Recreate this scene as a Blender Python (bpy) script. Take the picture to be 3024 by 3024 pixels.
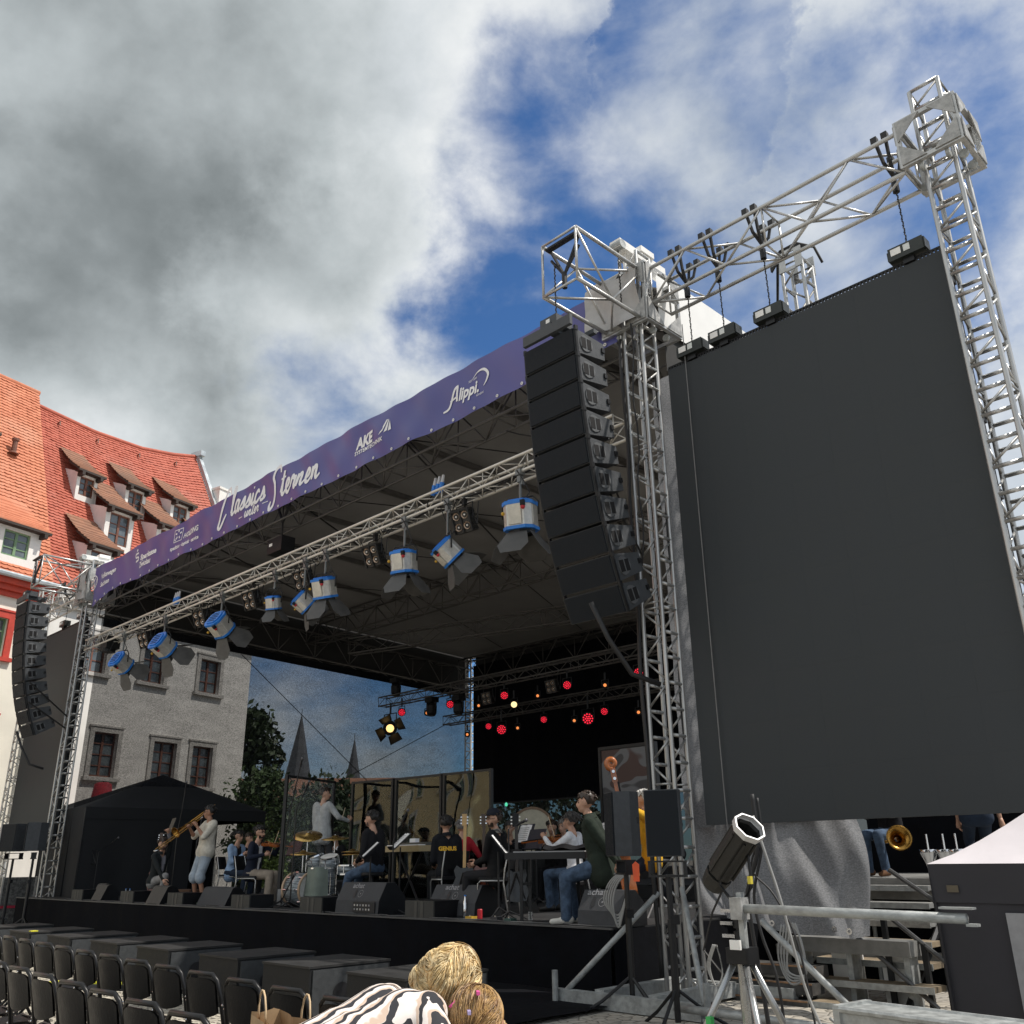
import bpy, math, random
import numpy as np
from mathutils import Vector, Matrix
R=math.radians; rnd=random.Random(7)
S=bpy.context.scene; COL=S.collection
for o in list(bpy.data.objects): bpy.data.objects.remove(o)
# ---------------------------------------------------------------- camera
cd=bpy.data.cameras.new('camera'); cam=bpy.data.objects.new('camera',cd); COL.objects.link(cam)
cd.sensor_width=36; cd.lens=36*2689/3024; cd.clip_start=.05; cd.clip_end=2000
cam.matrix_world=Matrix(((.703,.261,.661,0),(.711,-.242,-.661,0),(-.013,.934,-.356,1.7),(0,0,0,1)))
S.camera=cam
# ---------------------------------------------------------------- node helper
class NT:
    def __init__(s,nt): s.nt=nt; nt.nodes.clear()
    def n(s,t,ins=None,**kw):
        nd=s.nt.nodes.new(t)
        for k,v in kw.items(): setattr(nd,k,v)
        for k,v in (ins or {}).items():
            i=nd.inputs[k]
            if hasattr(v,'is_output') or isinstance(v,bpy.types.NodeSocket): s.nt.links.new(v,i)
            else: i.default_value=v
        return nd
    def math(s,op,a,b=0,c=None,clamp=False):
        nd=s.nt.nodes.new('ShaderNodeMath'); nd.operation=op; nd.use_clamp=clamp
        for i,v in enumerate((a,b) if c is None else (a,b,c)):
            if isinstance(v,bpy.types.NodeSocket): s.nt.links.new(v,nd.inputs[i])
            else: nd.inputs[i].default_value=v
        return nd.outputs[0]
    def mix(s,f,a,b):
        nd=s.nt.nodes.new('ShaderNodeMix'); nd.data_type='RGBA'
        for i,v in ((0,f),(6,a),(7,b)):
            if isinstance(v,bpy.types.NodeSocket): s.nt.links.new(v,nd.inputs[i])
            else: nd.inputs[i].default_value=v if i==0 else (*v[:3],1)
        return nd.outputs[2]
    def ramp(s,f,stops):
        nd=s.nt.nodes.new('ShaderNodeValToRGB'); s.nt.links.new(f,nd.inputs[0]); e=nd.color_ramp.elements
        while len(e)<len(stops): e.new(.5)
        for el,(p,c) in zip(e,stops): el.position=p; el.color=(*c,1) if len(c)==3 else c
        return nd.outputs[0]
    def dot(s,v,d):
        nd=s.nt.nodes.new('ShaderNodeVectorMath'); nd.operation='DOT_PRODUCT'; s.nt.links.new(v,nd.inputs[0]); nd.inputs[1].default_value=d; return nd.outputs['Value']
    def smooth(s,v,a,b):
        nd=s.nt.nodes.new('ShaderNodeMapRange'); nd.interpolation_type='SMOOTHSTEP'; s.nt.links.new(v,nd.inputs[0]); nd.inputs[1].default_value=a; nd.inputs[2].default_value=b; return nd.outputs[0]
# ---------------------------------------------------------------- sky: Nishita daylight with broken cumulus
SUN_EL,SUN_HD=R(58.5),R(35)          # heading measured from +X towards +Y
sv=Vector((math.cos(SUN_EL)*math.cos(SUN_HD),math.cos(SUN_EL)*math.sin(SUN_HD),math.sin(SUN_EL)))
W=bpy.data.worlds.new('World'); S.world=W; W.use_nodes=True; t=NT(W.node_tree)
sky=t.n('ShaderNodeTexSky',sky_type='NISHITA',sun_disc=False,sun_elevation=SUN_EL,sun_rotation=math.pi/2-SUN_HD,air_density=1.0,dust_density=.2,ozone_density=3.0)
dv0=t.n('ShaderNodeTexCoord').outputs['Generated']
wob=t.n('ShaderNodeTexNoise',{'Vector':dv0,'Scale':5.,'Detail':7.,'Roughness':.6})
wv=t.n('ShaderNodeVectorMath',{0:wob.outputs['Color'],1:(.5,.5,.5)},operation='SUBTRACT'); wv=t.n('ShaderNodeVectorMath',{0:wv.outputs[0],3:.30},operation='SCALE')
dv=t.n('ShaderNodeVectorMath',{0:t.n('ShaderNodeVectorMath',{0:dv0,1:wv.outputs[0]},operation='ADD').outputs[0]},operation='NORMALIZE').outputs[0]
def cl(off,scale,detail,rough,dist,sq=1.):
    m=t.n('ShaderNodeVectorMath',{0:t.n('ShaderNodeVectorMath',{0:dv0,1:(1,1,sq)},operation='MULTIPLY').outputs[0],1:off},operation='ADD')
    return t.math('SUBTRACT',t.n('ShaderNodeTexNoise',{'Vector':m.outputs[0],'Scale':scale,'Detail':detail,'Roughness':rough,'Distortion':dist}).outputs[0],.5)
def lobe(d,deg,soft): return t.smooth(t.dot(dv,d),math.cos(R(deg)),math.cos(R(deg*soft)))
n1=cl((3.1,1.7,.3),3.0,8,.52,.2,1.4); n2=cl((7.7,-2.2,1.1),7.0,9,.56,.2,1.6); n3=cl((1.3,5.2,2.),3.2,6,.48,.1,1.2); n4=cl((4.3,1.2,6.),8.,7,.52,.15,1.2)
# a heavy cumulus bank fills the west; towards the north it breaks into thin streaks with blue gaps
west=t.smooth(t.dot(dv,(-.83,-.56,0)),.05,.32)
gaps=None
for d,deg in(((-.47,.62,.63),15),((-.575,.565,.59),9),((-.24,.76,.605),13),((-.33,.60,.735),5),((-.40,.69,.60),12),((-.31,.795,.521),10)):
    l=lobe(d,deg,.15); gaps=l if gaps is None else t.math('MAXIMUM',gaps,l)
den=t.math('ADD',t.math('ADD',t.math('MULTIPLY',n1,1.1),t.math('MULTIPLY',n2,.95)),t.math('MULTIPLY',west,.55))
den=t.math('SUBTRACT',t.math('ADD',den,.30),t.math('MULTIPLY',gaps,.46)); den=t.math('SUBTRACT',den,t.math('MULTIPLY',t.smooth(t.dot(dv,(-.775,.62,.14)),math.cos(R(30)),math.cos(R(2))),.80))
den=t.math('ADD',den,t.math('MULTIPLY',t.smooth(t.dot(dv,(-.29,.565,.77)),math.cos(R(17)),math.cos(R(5))),.30))
mask=t.math('MULTIPLY',t.smooth(den,-.26,.40),t.math('ADD',t.math('MULTIPLY',west,.16),.84))
dark=t.math('MAXIMUM',lobe((-.735,.262,.625),20,.0),t.math('MULTIPLY',lobe((-.80,.225,.55),16,.1),.75))
grey=t.math('MAXIMUM',lobe((-.80,.345,.49),16,.3),t.math('MULTIPLY',lobe((-.735,.475,.48),11,.3),.8))
brt=lobe((-.70,.46,.55),11,.1)
lum=t.math('ADD',t.math('MULTIPLY',n3,.70),t.math('MULTIPLY',n4,.50)); lum=t.math('ADD',lum,t.math('MULTIPLY',n2,.22))
lum=t.math('SUBTRACT',t.math('SUBTRACT',t.math('ADD',lum,.80),t.math('MULTIPLY',dark,.38)),t.math('MULTIPLY',grey,.15)); lum=t.math('ADD',lum,t.math('MULTIPLY',brt,.30))
ccol=t.ramp(lum,[(.10,(1.3,1.5,1.55)),(.32,(2.7,3.0,3.1)),(.54,(4.9,5.35,5.5)),(.76,(7.2,7.6,7.75)),(.98,(10.,10.1,9.9))])
blue=t.n('ShaderNodeVectorMath',{0:sky.outputs[0],1:(.55,.86,1.16)},operation='MULTIPLY').outputs[0]
out=t.mix(mask,blue,ccol)
bg=t.n('ShaderNodeBackground',{0:out,1:.1})
t.n('ShaderNodeOutputWorld',{0:bg.outputs[0]})
# ---------------------------------------------------------------- sun
sl=bpy.data.lights.new('sun','SUN'); sl.energy=4.6; sl.angle=R(.53); sl.color=(1,.94,.86)
so=bpy.data.objects.new('sun',sl); COL.objects.link(so); so.rotation_euler=sv.to_track_quat('Z','Y').to_euler()
S.view_settings.view_transform='Standard'; S.view_settings.look='None'; S.view_settings.exposure=0.0; S.view_settings.gamma=1
# ---------------------------------------------------------------- materials
MATS={}
def mat(name,col,rough=.6,metal=0.,var=.14,scale=5.,bump=0.,bscale=60.,spec=.5,emit=None,es=0.,alpha=None,trans=0.,coat=0.,sheen=0.):
    if name in MATS: return MATS[name]
    m=bpy.data.materials.new(name); m.use_nodes=True; t=NT(m.node_tree)
    oc=t.n('ShaderNodeTexCoord').outputs['Object']
    nz=t.n('ShaderNodeTexNoise',{'Vector':oc,'Scale':scale,'Detail':6.,'Roughness':.62}).outputs[0]
    f=t.smooth(nz,.3,.7)
    c=t.mix(f,[x*(1-var) for x in col],[min(1,x*(1+var)) for x in col])
    p=t.n('ShaderNodeBsdfPrincipled',{'Base Color':c,'Metallic':metal,'Specular IOR Level':spec,'Transmission Weight':trans,'Coat Weight':coat,'Sheen Weight':sheen})
    t.nt.links.new(t.math('ADD',t.math('MULTIPLY',f,.14),rough-.07,clamp=True),p.inputs['Roughness'])
    if bump:
        b=t.n('ShaderNodeTexNoise',{'Vector':oc,'Scale':bscale,'Detail':4.}).outputs[0]
        bn=t.n('ShaderNodeBump',{'Strength':bump,'Distance':.02,'Height':b}); t.nt.links.new(bn.outputs[0],p.inputs['Normal'])
    if emit: p.inputs['Emission Color'].default_value=(*emit,1); p.inputs['Emission Strength'].default_value=es
    sh=p.outputs[0]
    if alpha is not None:
        tr=t.n('ShaderNodeBsdfTransparent'); sh=t.n('ShaderNodeMixShader',{0:alpha,1:tr.outputs[0],2:sh}).outputs[0]
    t.n('ShaderNodeOutputMaterial',{0:sh}); MATS[name]=m; return m
ALU=mat('aluminium',(.47,.47,.46),.40,.75,.12,9,.15,30)
ALUM=mat('aluminium_dull',(.50,.49,.46),.5,.55,.15,9)
STEEL=mat('galvanised_steel',(.34,.355,.35),.55,.35,.22,14,.2,40)
CAST=mat('cast_plate',(.36,.36,.35),.55,.4,.25,12,.2,30)
BLK=mat('black_plastic',(.009,.0095,.011),.5,0,.2,8,.1,80,.25)
BLKM=mat('black_metal',(.013,.0135,.015),.42,.3,.2,8)
RUB=mat('cable_rubber',(.014,.014,.015),.6)
CLOTHB=mat('black_cloth',(.0045,.005,.0068),.95,0,.3,3,.3,9,.1)
CAB=mat('speaker_grey',(.055,.060,.066),.55,0,.15,14,.25,160,.4)
GRL=mat('speaker_grille',(.011,.014,.018),.7,0,.1,20,.35,220,.2)
CHAIN=mat('chain',(.05,.05,.05),.4,.7)
WOOD=mat('plywood',(.36,.24,.13),.7,0,.3,3,.15,30)
WHITE=mat('white_paint',(.80,.79,.76),.55,0,.06,4)
GZ=.27   # level of the paving; the stage deck is .70 m above it
# ---------------------------------------------------------------- mesh builder
class B:
    def __init__(s): s.v=[]; s.f=[]
    def add(s,vs,fs):
        k=len(s.v); s.v+= [tuple(x) for x in vs]; s.f+=[tuple(i+k for i in q) for q in fs]; return s
    def box(s,c,d,M=None,rz=0.):
        x,y,z=[q/2 for q in d]; vs=[Vector((a*x,b*y,e*z)) for e in(-1,1) for b in(-1,1) for a in(-1,1)]
        if rz: M=Matrix.Rotation(rz,3,'Z')
        if M is not None: vs=[M@q for q in vs]
        c=Vector(c); return s.add([q+c for q in vs],[(0,2,3,1),(4,5,7,6),(0,1,5,4),(2,6,7,3),(0,4,6,2),(1,3,7,5)])
    def bb(s,a,b): return s.box([(p+q)/2 for p,q in zip(a,b)],[abs(q-p) for p,q in zip(a,b)])
    def cyl(s,a,b,r,r2=None,n=8,cap=True):
        a,b=Vector(a),Vector(b); r2=r if r2 is None else r2; d=(b-a)
        if d.length<1e-6: return s
        q=d.to_track_quat('Z','Y'); vs=[]
        for p,rr in((a,r),(b,r2)):
            for i in range(n):
                g=2*math.pi*i/n; vs.append(p+q@Vector((rr*math.cos(g),rr*math.sin(g),0)))
        fs=[(i,(i+1)%n,n+(i+1)%n,n+i) for i in range(n)]
        if cap: fs+=[tuple(range(n-1,-1,-1)),tuple(range(n,2*n))]
        return s.add(vs,fs)
    def tube(s,pts,r,n=6,rs=None):
        pts=[Vector(p) for p in pts]; k=len(pts); vs=[]; up=Vector((.31,.2,.93))
        for i,p in enumerate(pts):
            d=(pts[min(i+1,k-1)]-pts[max(i-1,0)]).normalized(); u=d.cross(up)
            if u.length<1e-3: u=d.cross(Vector((1,0,0)))
            u.normalize(); w=d.cross(u); rr=rs[i] if rs else r
            for j in range(n):
                g=2*math.pi*j/n; vs.append(p+u*(rr*math.cos(g))+w*(rr*math.sin(g)))
        fs=[(i*n+j,i*n+(j+1)%n,(i+1)*n+(j+1)%n,(i+1)*n+j) for i in range(k-1) for j in range(n)]
        fs+=[tuple(range(n-1,-1,-1)),tuple(range((k-1)*n,k*n))]
        return s.add(vs,fs)
    def lathe(s,prof,M=None,n=16,cap=True):
        vs=[];k=len(prof)
        for r,z in prof:
            for j in range(n):
                g=2*math.pi*j/n; p=Vector((r*math.cos(g),r*math.sin(g),z)); vs.append(M@p if M is not None else p)
        fs=[(i*n+j,i*n+(j+1)%n,(i+1)*n+(j+1)%n,(i+1)*n+j) for i in range(k-1) for j in range(n)]
        if cap: fs+=[tuple(range(n-1,-1,-1)),tuple(range((k-1)*n,k*n))]
        return s.add(vs,fs)
    def prism(s,poly,z0,z1,M=None):
        n=len(poly); vs=[Vector((x,y,z)) for z in(z0,z1) for x,y in poly]
        if M is not None: vs=[M@q for q in vs]
        return s.add(vs,[tuple(range(n-1,-1,-1)),tuple(range(n,2*n))]+[(i,(i+1)%n,n+(i+1)%n,n+i) for i in range(n)])
    def sph(s,c,r,n=10,m=7,M=None):
        if not hasattr(r,'__len__'): r=(r,r,r)
        c=Vector(c); vs=[];
        for i in range(m+1):
            a=math.pi*i/m
            for j in range(n):
                g=2*math.pi*j/n; p=Vector((r[0]*math.sin(a)*math.cos(g),r[1]*math.sin(a)*math.sin(g),r[2]*math.cos(a))); vs.append(c+(M@p if M is not None else p))
        return s.add(vs,[(i*n+j,(i+1)*n+j,(i+1)*n+(j+1)%n,i*n+(j+1)%n) for i in range(m) for j in range(n)])
    def grid(s,fn,nu,nv):
        vs=[fn(i/nu,j/nv) for j in range(nv+1) for i in range(nu+1)]; w=nu+1
        return s.add(vs,[(j*w+i,j*w+i+1,(j+1)*w+i+1,(j+1)*w+i) for j in range(nv) for i in range(nu)])
    def mesh(s,name,m,smooth=False):
        me=bpy.data.meshes.new(name); me.from_pydata(s.v,[],s.f); 
        if m: me.materials.append(m)
        if smooth:
            for p in me.polygons: p.use_smooth=True
        me.update(); return me
    def obj(s,name,m,parent=None,smooth=False,loc=None,kind=None):
        return put(name,s.mesh(name,m,smooth),parent,loc,kind=kind)
def put(name,me,parent=None,loc=None,rot=None,scale=None,kind=None):
    o=bpy.data.objects.new(name,me); COL.objects.link(o)
    if parent: o.parent=parent
    if loc is not None: o.location=loc
    if rot is not None:
        o.rotation_mode='QUATERNION'; o.rotation_quaternion=rot
    if scale is not None: o.scale=scale
    if kind: o['kind']=kind
    return o
def tag(o,label=None,cat=None,group=None,kind=None):
    if label: o['label']=label
    if cat: o['category']=cat
    if group: o['group']=group
    if kind: o['kind']=kind
    return o
def thing(name,label,cat,loc=(0,0,0),rz=0.,group=None,q=None):
    o=bpy.data.objects.new(name,None); COL.objects.link(o); o.location=loc; o.empty_display_size=.2
    if q is not None: o.rotation_mode='QUATERNION'; o.rotation_quaternion=q
    else: o.rotation_euler=(0,0,rz)
    return tag(o,label,cat,group)
def dup(src,loc,rz=None,label=None,group=None,parent=None):
    r=src.copy(); COL.objects.link(r); r.parent=parent if parent else src.parent
    if loc is not None: r.location=loc
    if rz is not None: r.rotation_euler=(0,0,rz)
    if label: r['label']=label
    if group: r['group']=group
    for ch in src.children: dup(ch,None,parent=r)
    return r
# shared unit rod along +Z, length 1; placed with scale = length
RODS={}
def rod(name,a,b,r,m,parent,n=7):
    k=(round(r,4),m.name,n)
    if k not in RODS: RODS[k]=B().cyl((0,0,0),(0,0,1),r,n=n).mesh('rod',m,True)
    a,b=Vector(a),Vector(b); d=b-a
    return put(name,RODS[k],parent,a,d.to_track_quat('Z','Y'),(1,1,d.length))
def truss(name,label,p0,p1,w,h,nb,rc=.025,rb=.012,m=ALU,pieces=True,up=(0,0,1),group=None,cat='truss',verts=True):
    """box truss from p0 to p1: width w sideways, height h along up; chords are the four corners"""
    p0,p1=Vector(p0),Vector(p1); x=(p1-p0); L=x.length; x.normalize(); z=Vector(up); y=z.cross(x).normalized(); z=x.cross(y)
    q=Matrix((x,y,z)).transposed().to_quaternion()
    t=thing(name,label,cat,p0,q=q,group=group); c=[(-w/2,-h/2),(w/2,-h/2),(w/2,h/2),(-w/2,h/2)]
    for a in c: rod('chord',(0,a[0],a[1]),(L,a[0],a[1]),rc,m,t,8)
    bb=B(); d=L/nb
    def br(a,b):
        if pieces: rod('brace',a,b,rb,m,t,6)
        else: bb.cyl(a,b,rb,n=5)
    for k in range(4):
        a,b=c[k],c[(k+1)%4]
        for i in range(nb):
            u,v=(a,b) if (i+k)%2==0 else (b,a)
            br((i*d,u[0],u[1]),((i+1)*d,v[0],v[1]))
            if verts and (i%3==0): br((i*d,a[0],a[1]),(i*d,b[0],b[1]))
        br((L,a[0],a[1]),(L,b[0],b[1]))
    if not pieces: bb.obj('bracing',m,t,True,kind='stuff')
    return t
# ================================================================ SETTING
def m_ground():
    m=bpy.data.materials.new('cobble_paving'); m.use_nodes=True; t=NT(m.node_tree)
    oc=t.n('ShaderNodeTexCoord').outputs['Object']
    v=t.n('ShaderNodeTexVoronoi',{'Vector':oc,'Scale':8.,'Randomness':.7}); e=t.n('ShaderNodeTexVoronoi',{'Vector':oc,'Scale':8.,'Randomness':.7},feature='DISTANCE_TO_EDGE')
    nz=t.n('ShaderNodeTexNoise',{'Vector':oc,'Scale':1.2,'Detail':8.}).outputs[0]
    c=t.mix(v.outputs['Color'],(.30,.27,.22),(.46,.42,.35)); c=t.mix(t.smooth(nz,.35,.7),c,(.33,.31,.28)); c=t.mix(t.smooth(e.outputs[0],.0,.08),(.12,.11,.09),c)
    p=t.n('ShaderNodeBsdfPrincipled',{'Base Color':c,'Roughness':.85}); b=t.n('ShaderNodeBump',{'Strength':.6,'Distance':.02,'Height':t.smooth(e.outputs[0],0.,.15)}); t.nt.links.new(b.outputs[0],p.inputs['Normal'])
    t.n('ShaderNodeOutputMaterial',{0:p.outputs[0]}); return m
g=B().grid(lambda u,v:(-300+600*u,-300+600*v,GZ),4,4).obj('ground',m_ground()); tag(g,kind='structure')
COB=mat('cobble_stone',(.40,.365,.30),.85,0,.3,6,.3,40)
b=B(); y=1.6
while y<5.6:
    x=-20.
    while x<-3.:
        w,d=rnd.uniform(.09,.14),rnd.uniform(.085,.11); h=rnd.uniform(.012,.03); k=.012
        xs=[x+.004,x+w-.004]; ys=[y+.004,y+d-.004]
        b.add([(xs[0],ys[0],-.01),(xs[1],ys[0],-.01),(xs[1],ys[1],-.01),(xs[0],ys[1],-.01),(xs[0]+k,ys[0]+k,h),(xs[1]-k,ys[0]+k,h),(xs[1]-k,ys[1]-k,h),(xs[0]+k,ys[1]-k,h)],[(4,5,6,7),(0,1,5,4),(1,2,6,5),(2,3,7,6),(3,0,4,7)])
        x+=w
    y+=.108
b.v=[(x,y,z+GZ) for x,y,z in b.v]; b.obj('cobbles',COB,g,kind='stuff')
# --- wall with window openings, facing local -Y, outer face at y=0, reveals depth dp
def holed(b,x0,x1,z0,z1,holes,dp=.2):
    xs=sorted({x0,x1,*[h[0] for h in holes],*[h[1] for h in holes]}); zs=sorted({z0,z1,*[h[2] for h in holes],*[h[3] for h in holes]})
    for i in range(len(xs)-1):
        for j in range(len(zs)-1):
            cx,cz=(xs[i]+xs[i+1])/2,(zs[j]+zs[j+1])/2
            if any(h[0]<cx<h[1] and h[2]<cz<h[3] for h in holes): continue
            b.add([(xs[i],0,zs[j]),(xs[i+1],0,zs[j]),(xs[i+1],0,zs[j+1]),(xs[i],0,zs[j+1])],[(0,1,2,3)])
    for a,c,d,e in holes:
        b.add([(a,0,d),(c,0,d),(c,0,e),(a,0,e),(a,dp,d),(c,dp,d),(c,dp,e),(a,dp,e)],[(0,4,5,1),(1,5,6,2),(2,6,7,3),(3,7,4,0)])
    return b
GLASS=mat('window_glass',(.10,.12,.13),.08,0,.5,1.2,0,1,.8)
def window(par,x0,x1,z0,z1,y,fm,cols=2,rows=3,sur=None,sw=.16,sill=True,panes=True):
    w=bpy.data.objects.new('window',None); COL.objects.link(w); w.parent=par; w.location=(0,y,0)
    b=B(); f=.06
    b.bb((x0,-.03,z0),(x0+f,.03,z1)); b.bb((x1-f,-.03,z0),(x1,.03,z1)); b.bb((x0+f,-.028,z0),(x1-f,.028,z0+f)); b.bb((x0+f,-.028,z1-f),(x1-f,.028,z1))
    xm=(x0+x1)/2
    for i in range(1,cols): xx=x0+(x1-x0)*i/cols; b.bb((xx-.045,-.034,z0+f),(xx+.045,.034,z1-f))
    for j in range(1,rows): zz=z0+(z1-z0)*j/rows; b.bb((x0+f,-.02,zz-.018),(x1-f,.02,zz+.018))
    b.obj('frame',fm,w)
    for i in range(cols):
        for j in range(rows):
            a=x0+(x1-x0)*i/cols+.03; c=x0+(x1-x0)*(i+1)/cols-.03; d=z0+(z1-z0)*j/rows+.01; e=z0+(z1-z0)*(j+1)/rows-.01; tl=rnd.uniform(-.006,.006)
            B().add([(a,.004-tl,d),(c,.004+tl,d),(c,.006+tl,e),(a,.006-tl,e)],[(0,1,2,3)]).obj('pane',GLASS,w)
    if sur:
        b=B(); o=-y; e=sw
        b.bb((x0-e,o-.05,z0-.02),(x0+.01,o+.02,z1+e)); b.bb((x1-.01,o-.05,z0-.02),(x1+e,o+.02,z1+e)); b.bb((x0+.01,o-.048,z1-.01),(x1-.01,o+.02,z1+e))
        b.bb((x0-e*1.3,o-.075,z1+e),(x1+e*1.3,o+.02,z1+e+.06)); b.obj('surround',sur,w)
        B().bb((x0-e*1.4,o-.13,z0-.14),(x1+e*1.4,o+.02,z0-.021)).obj('sill',sur,w)
    return w
def tiled(par,name,m,sl,sr,z0,zr,D,rows,lift=.0,tile=.2,s0=0.):
    """courses of plain tiles with rounded tails up a slope rising from (y=0,z0) to (y=D,zr(s)); sl/sr edges as functions of t"""
    b=B()
    for r in range(rows):
        t0,t1=r/rows,(r+1.18)/rows
        a,c=sl(t0),sr(t0); n=max(1,int((c-a)/tile)); off=(r%2)*.5
        pts=[]
        for i in range(n):
            for q,dz in ((0,.25),(.25,.06),(.5,0),(.75,.06)):
                pts.append((a+(c-a)*(i+q)/n,dz))
        pts.append((c,.25)); k=len(pts); vs=[]
        jit=[rnd.uniform(-.010,.012) for _ in range(n+1)]
        for i,(s,dz) in enumerate(pts):
            tt=t0+dz/rows*.8+ (0.0); hz=zr(s)-z0; nrm=Vector((0,-hz,D)).normalized(); o=nrm*(lift+.045+jit[i//4])
            vs.append(Vector((s,D*tt,z0+hz*tt))+o)
        for s,dz in pts:
            tt=min(t1,1.0); hz=zr(s)-z0; nrm=Vector((0,-hz,D)).normalized(); vs.append(Vector((s,D*tt,z0+hz*tt))+nrm*(lift+.012))
        b.add(vs,[(i,i+1,k+i+1,k+i) for i in range(k-1)])
        low=[]
        for i,(s,dz) in enumerate(pts):
            hz=zr(s)-z0; nrm=Vector((0,-hz,D)).normalized(); low.append(Vector(vs[i])-nrm*.03)
        kk=len(b.v)-2*k; b.v+= [tuple(x) for x in low]; q=len(b.v)-k
        b.f+=[(q+i,q+i+1,kk+i+1,kk+i) for i in range(k-1)]
    o=b.obj(name,m,par,kind='stuff'); return o
def tilemat(name,c1,c2,c3):
    m=bpy.data.materials.new(name); m.use_nodes=True; t=NT(m.node_tree); oc=t.n('ShaderNodeTexCoord').outputs['Object']
    v=t.n('ShaderNodeTexVoronoi',{'Vector':oc,'Scale':5.}); nz=t.n('ShaderNodeTexNoise',{'Vector':oc,'Scale':.7,'Detail':7.}).outputs[0]
    sp=t.n('ShaderNodeSeparateColor',{0:v.outputs['Color']}); c=t.mix(sp.outputs[0],c1,c2); c=t.mix(t.smooth(nz,.5,.8),c,c3)
    p=t.n('ShaderNodeBsdfPrincipled',{'Base Color':c,'Roughness':.75}); t.n('ShaderNodeOutputMaterial',{0:p.outputs[0]}); return m
T_RED=tilemat('red_tiles',(.36,.082,.048),(.45,.115,.07),(.40,.13,.09)); T_ORG=tilemat('orange_tiles',(.46,.15,.075),(.55,.20,.105),(.52,.23,.14)); T_BRN=tilemat('brown_tiles',(.21,.10,.06),(.28,.13,.075),(.16,.11,.08))
PLAS=mat('white_render',(.74,.72,.68),.85,0,.07,1.2,.25,25); GREYS=mat('window_stone',(.47,.45,.42),.8,0,.1,4); BRF=mat('brown_frame',(.16,.065,.04),.5); GRF=mat('green_frame',(.16,.26,.14),.5)
ZINC=mat('zinc_flashing',(.45,.49,.51),.4,.5,.15,3); REDP=mat('red_cornice',(.50,.055,.025),.6,0,.12,3); REDW=mat('red_window_surround',(.48,.05,.03),.6); TIMB=mat('dark_timber',(.04,.03,.025),.8); SHADEDW=mat('cheek_shaded_white',(.70,.62,.60),.85,0,.08,2)  # dormer cheeks: white render with its pinkish shade put into the colour
HZ=math.atan2(.963,-.27); H0=Vector((-34.06,18.7,0)); hx=Vector((-.27,.963,0)).normalized(); nx=Vector((.963,.27,0)).normalized()
def ridge(s):
    P=[(-9.4,19.12),(-8.1,19.05),(-5.3,18.96),(-2.9,19.14),(-1.2,19.5),(.3,19.95)]
    return float(np.interp(s,[p[0] for p in P],[p[1] for p in P]))
# --- white town house
h=thing('town_house','tall white rendered house with steep red tiled roof and rows of dormers behind the stage','house',H0,HZ)
low=[(-6.87,-5.9,4.46,5.92),(-4.39,-3.34,4.42,5.84),(-2.6,-1.6,4.38,5.84)]; upp=[(-7.8,-6.82,7.86,9.12),(-5.3,-4.3,7.86,9.12),(-2.65,-1.63,7.86,9.14)]; gf=[(-6.9,-5.9,1.0,2.6),(-4.4,-3.4,1.0,2.6),(-2.6,-1.6,1.0,2.6)]
b=holed(B(),-9.3,0,0,10.2,low+upp+gf); b.add([(0,0,0),(0,10,0),(0,10,10.2),(0,5,19.7),(0,0,10.2)],[(0,1,2,3,4)]); b.add([(-9.3,10,0),(0,10,0),(0,10,10.2),(-9.3,10,10.2)],[(3,2,1,0)]); b.obj('wall',PLAS,h)
for w in low+upp+gf: window(h,*w,.16,BRF,2,4 if w in low else 3,GREYS)
B().bb((-9.3,-.30,10.02),(.12,.02,10.32)).bb((-9.3,-.18,9.8),(.06,.02,10.02)).obj('cornice',GREYS,h)
edge=lambda t:-9.34+1.2*t
B().grid(lambda u,v:(lambda s:(s,.05+5*v,10.22+(ridge(s)-10.32)*v))(-9.3+1.2*v+(9.35-1.2*v)*u),24,2).grid(lambda u,v:(lambda s:(s,9.95-4.9*v,10.22+(ridge(s)-10.32)*v))(-9.3+1.2*v+(9.35-1.2*v)*u),24,2).obj('roof_deck',TIMB,h)
tiled(h,'tile_courses',T_RED,edge,lambda t:.12,10.30,ridge,5.0,64)
b=B(); pts=[Vector((s,5.02,ridge(s)+.05)) for s in np.linspace(-8.2,.15,34)]; b.tube(pts,.1,8); b.obj('ridge_tiles',T_RED,h,True)
b=B(); M=Matrix.Identity(3); b.add([(.12,-.1,10.2),(.32,-.1,10.2),(.32,5,19.98),(.12,5,19.98),(.12,-.28,10.3),(.32,-.28,10.3),(.32,4.9,20.15),(.12,4.9,20.15)],[(0,3,2,1),(4,5,6,7),(0,1,5,4),(1,2,6,5),(2,3,7,6),(3,0,4,7)]); b.bb((.08,4.6,19.95),(.36,5.3,20.2)); b.obj('verge_flashing',ZINC,h)
b=B(); b.bb((.30,3.3,16.1),(.85,3.9,18.0)); b.bb((.25,3.25,18.0),(.92,3.95,18.1)); b.obj('chimney',PLAS,h)
for s in (-7.2,-5.4,-3.3,-1.3): b=B(); z=ridge(s)-.5; y=(z-10.3)/(ridge(s)-10.3)*5; b.tube([(s,y,z),(s,y-.18,z+.05),(s,y-.2,z-.12)],.035,6); b.obj('snow_hook',BRF,h)
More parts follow.
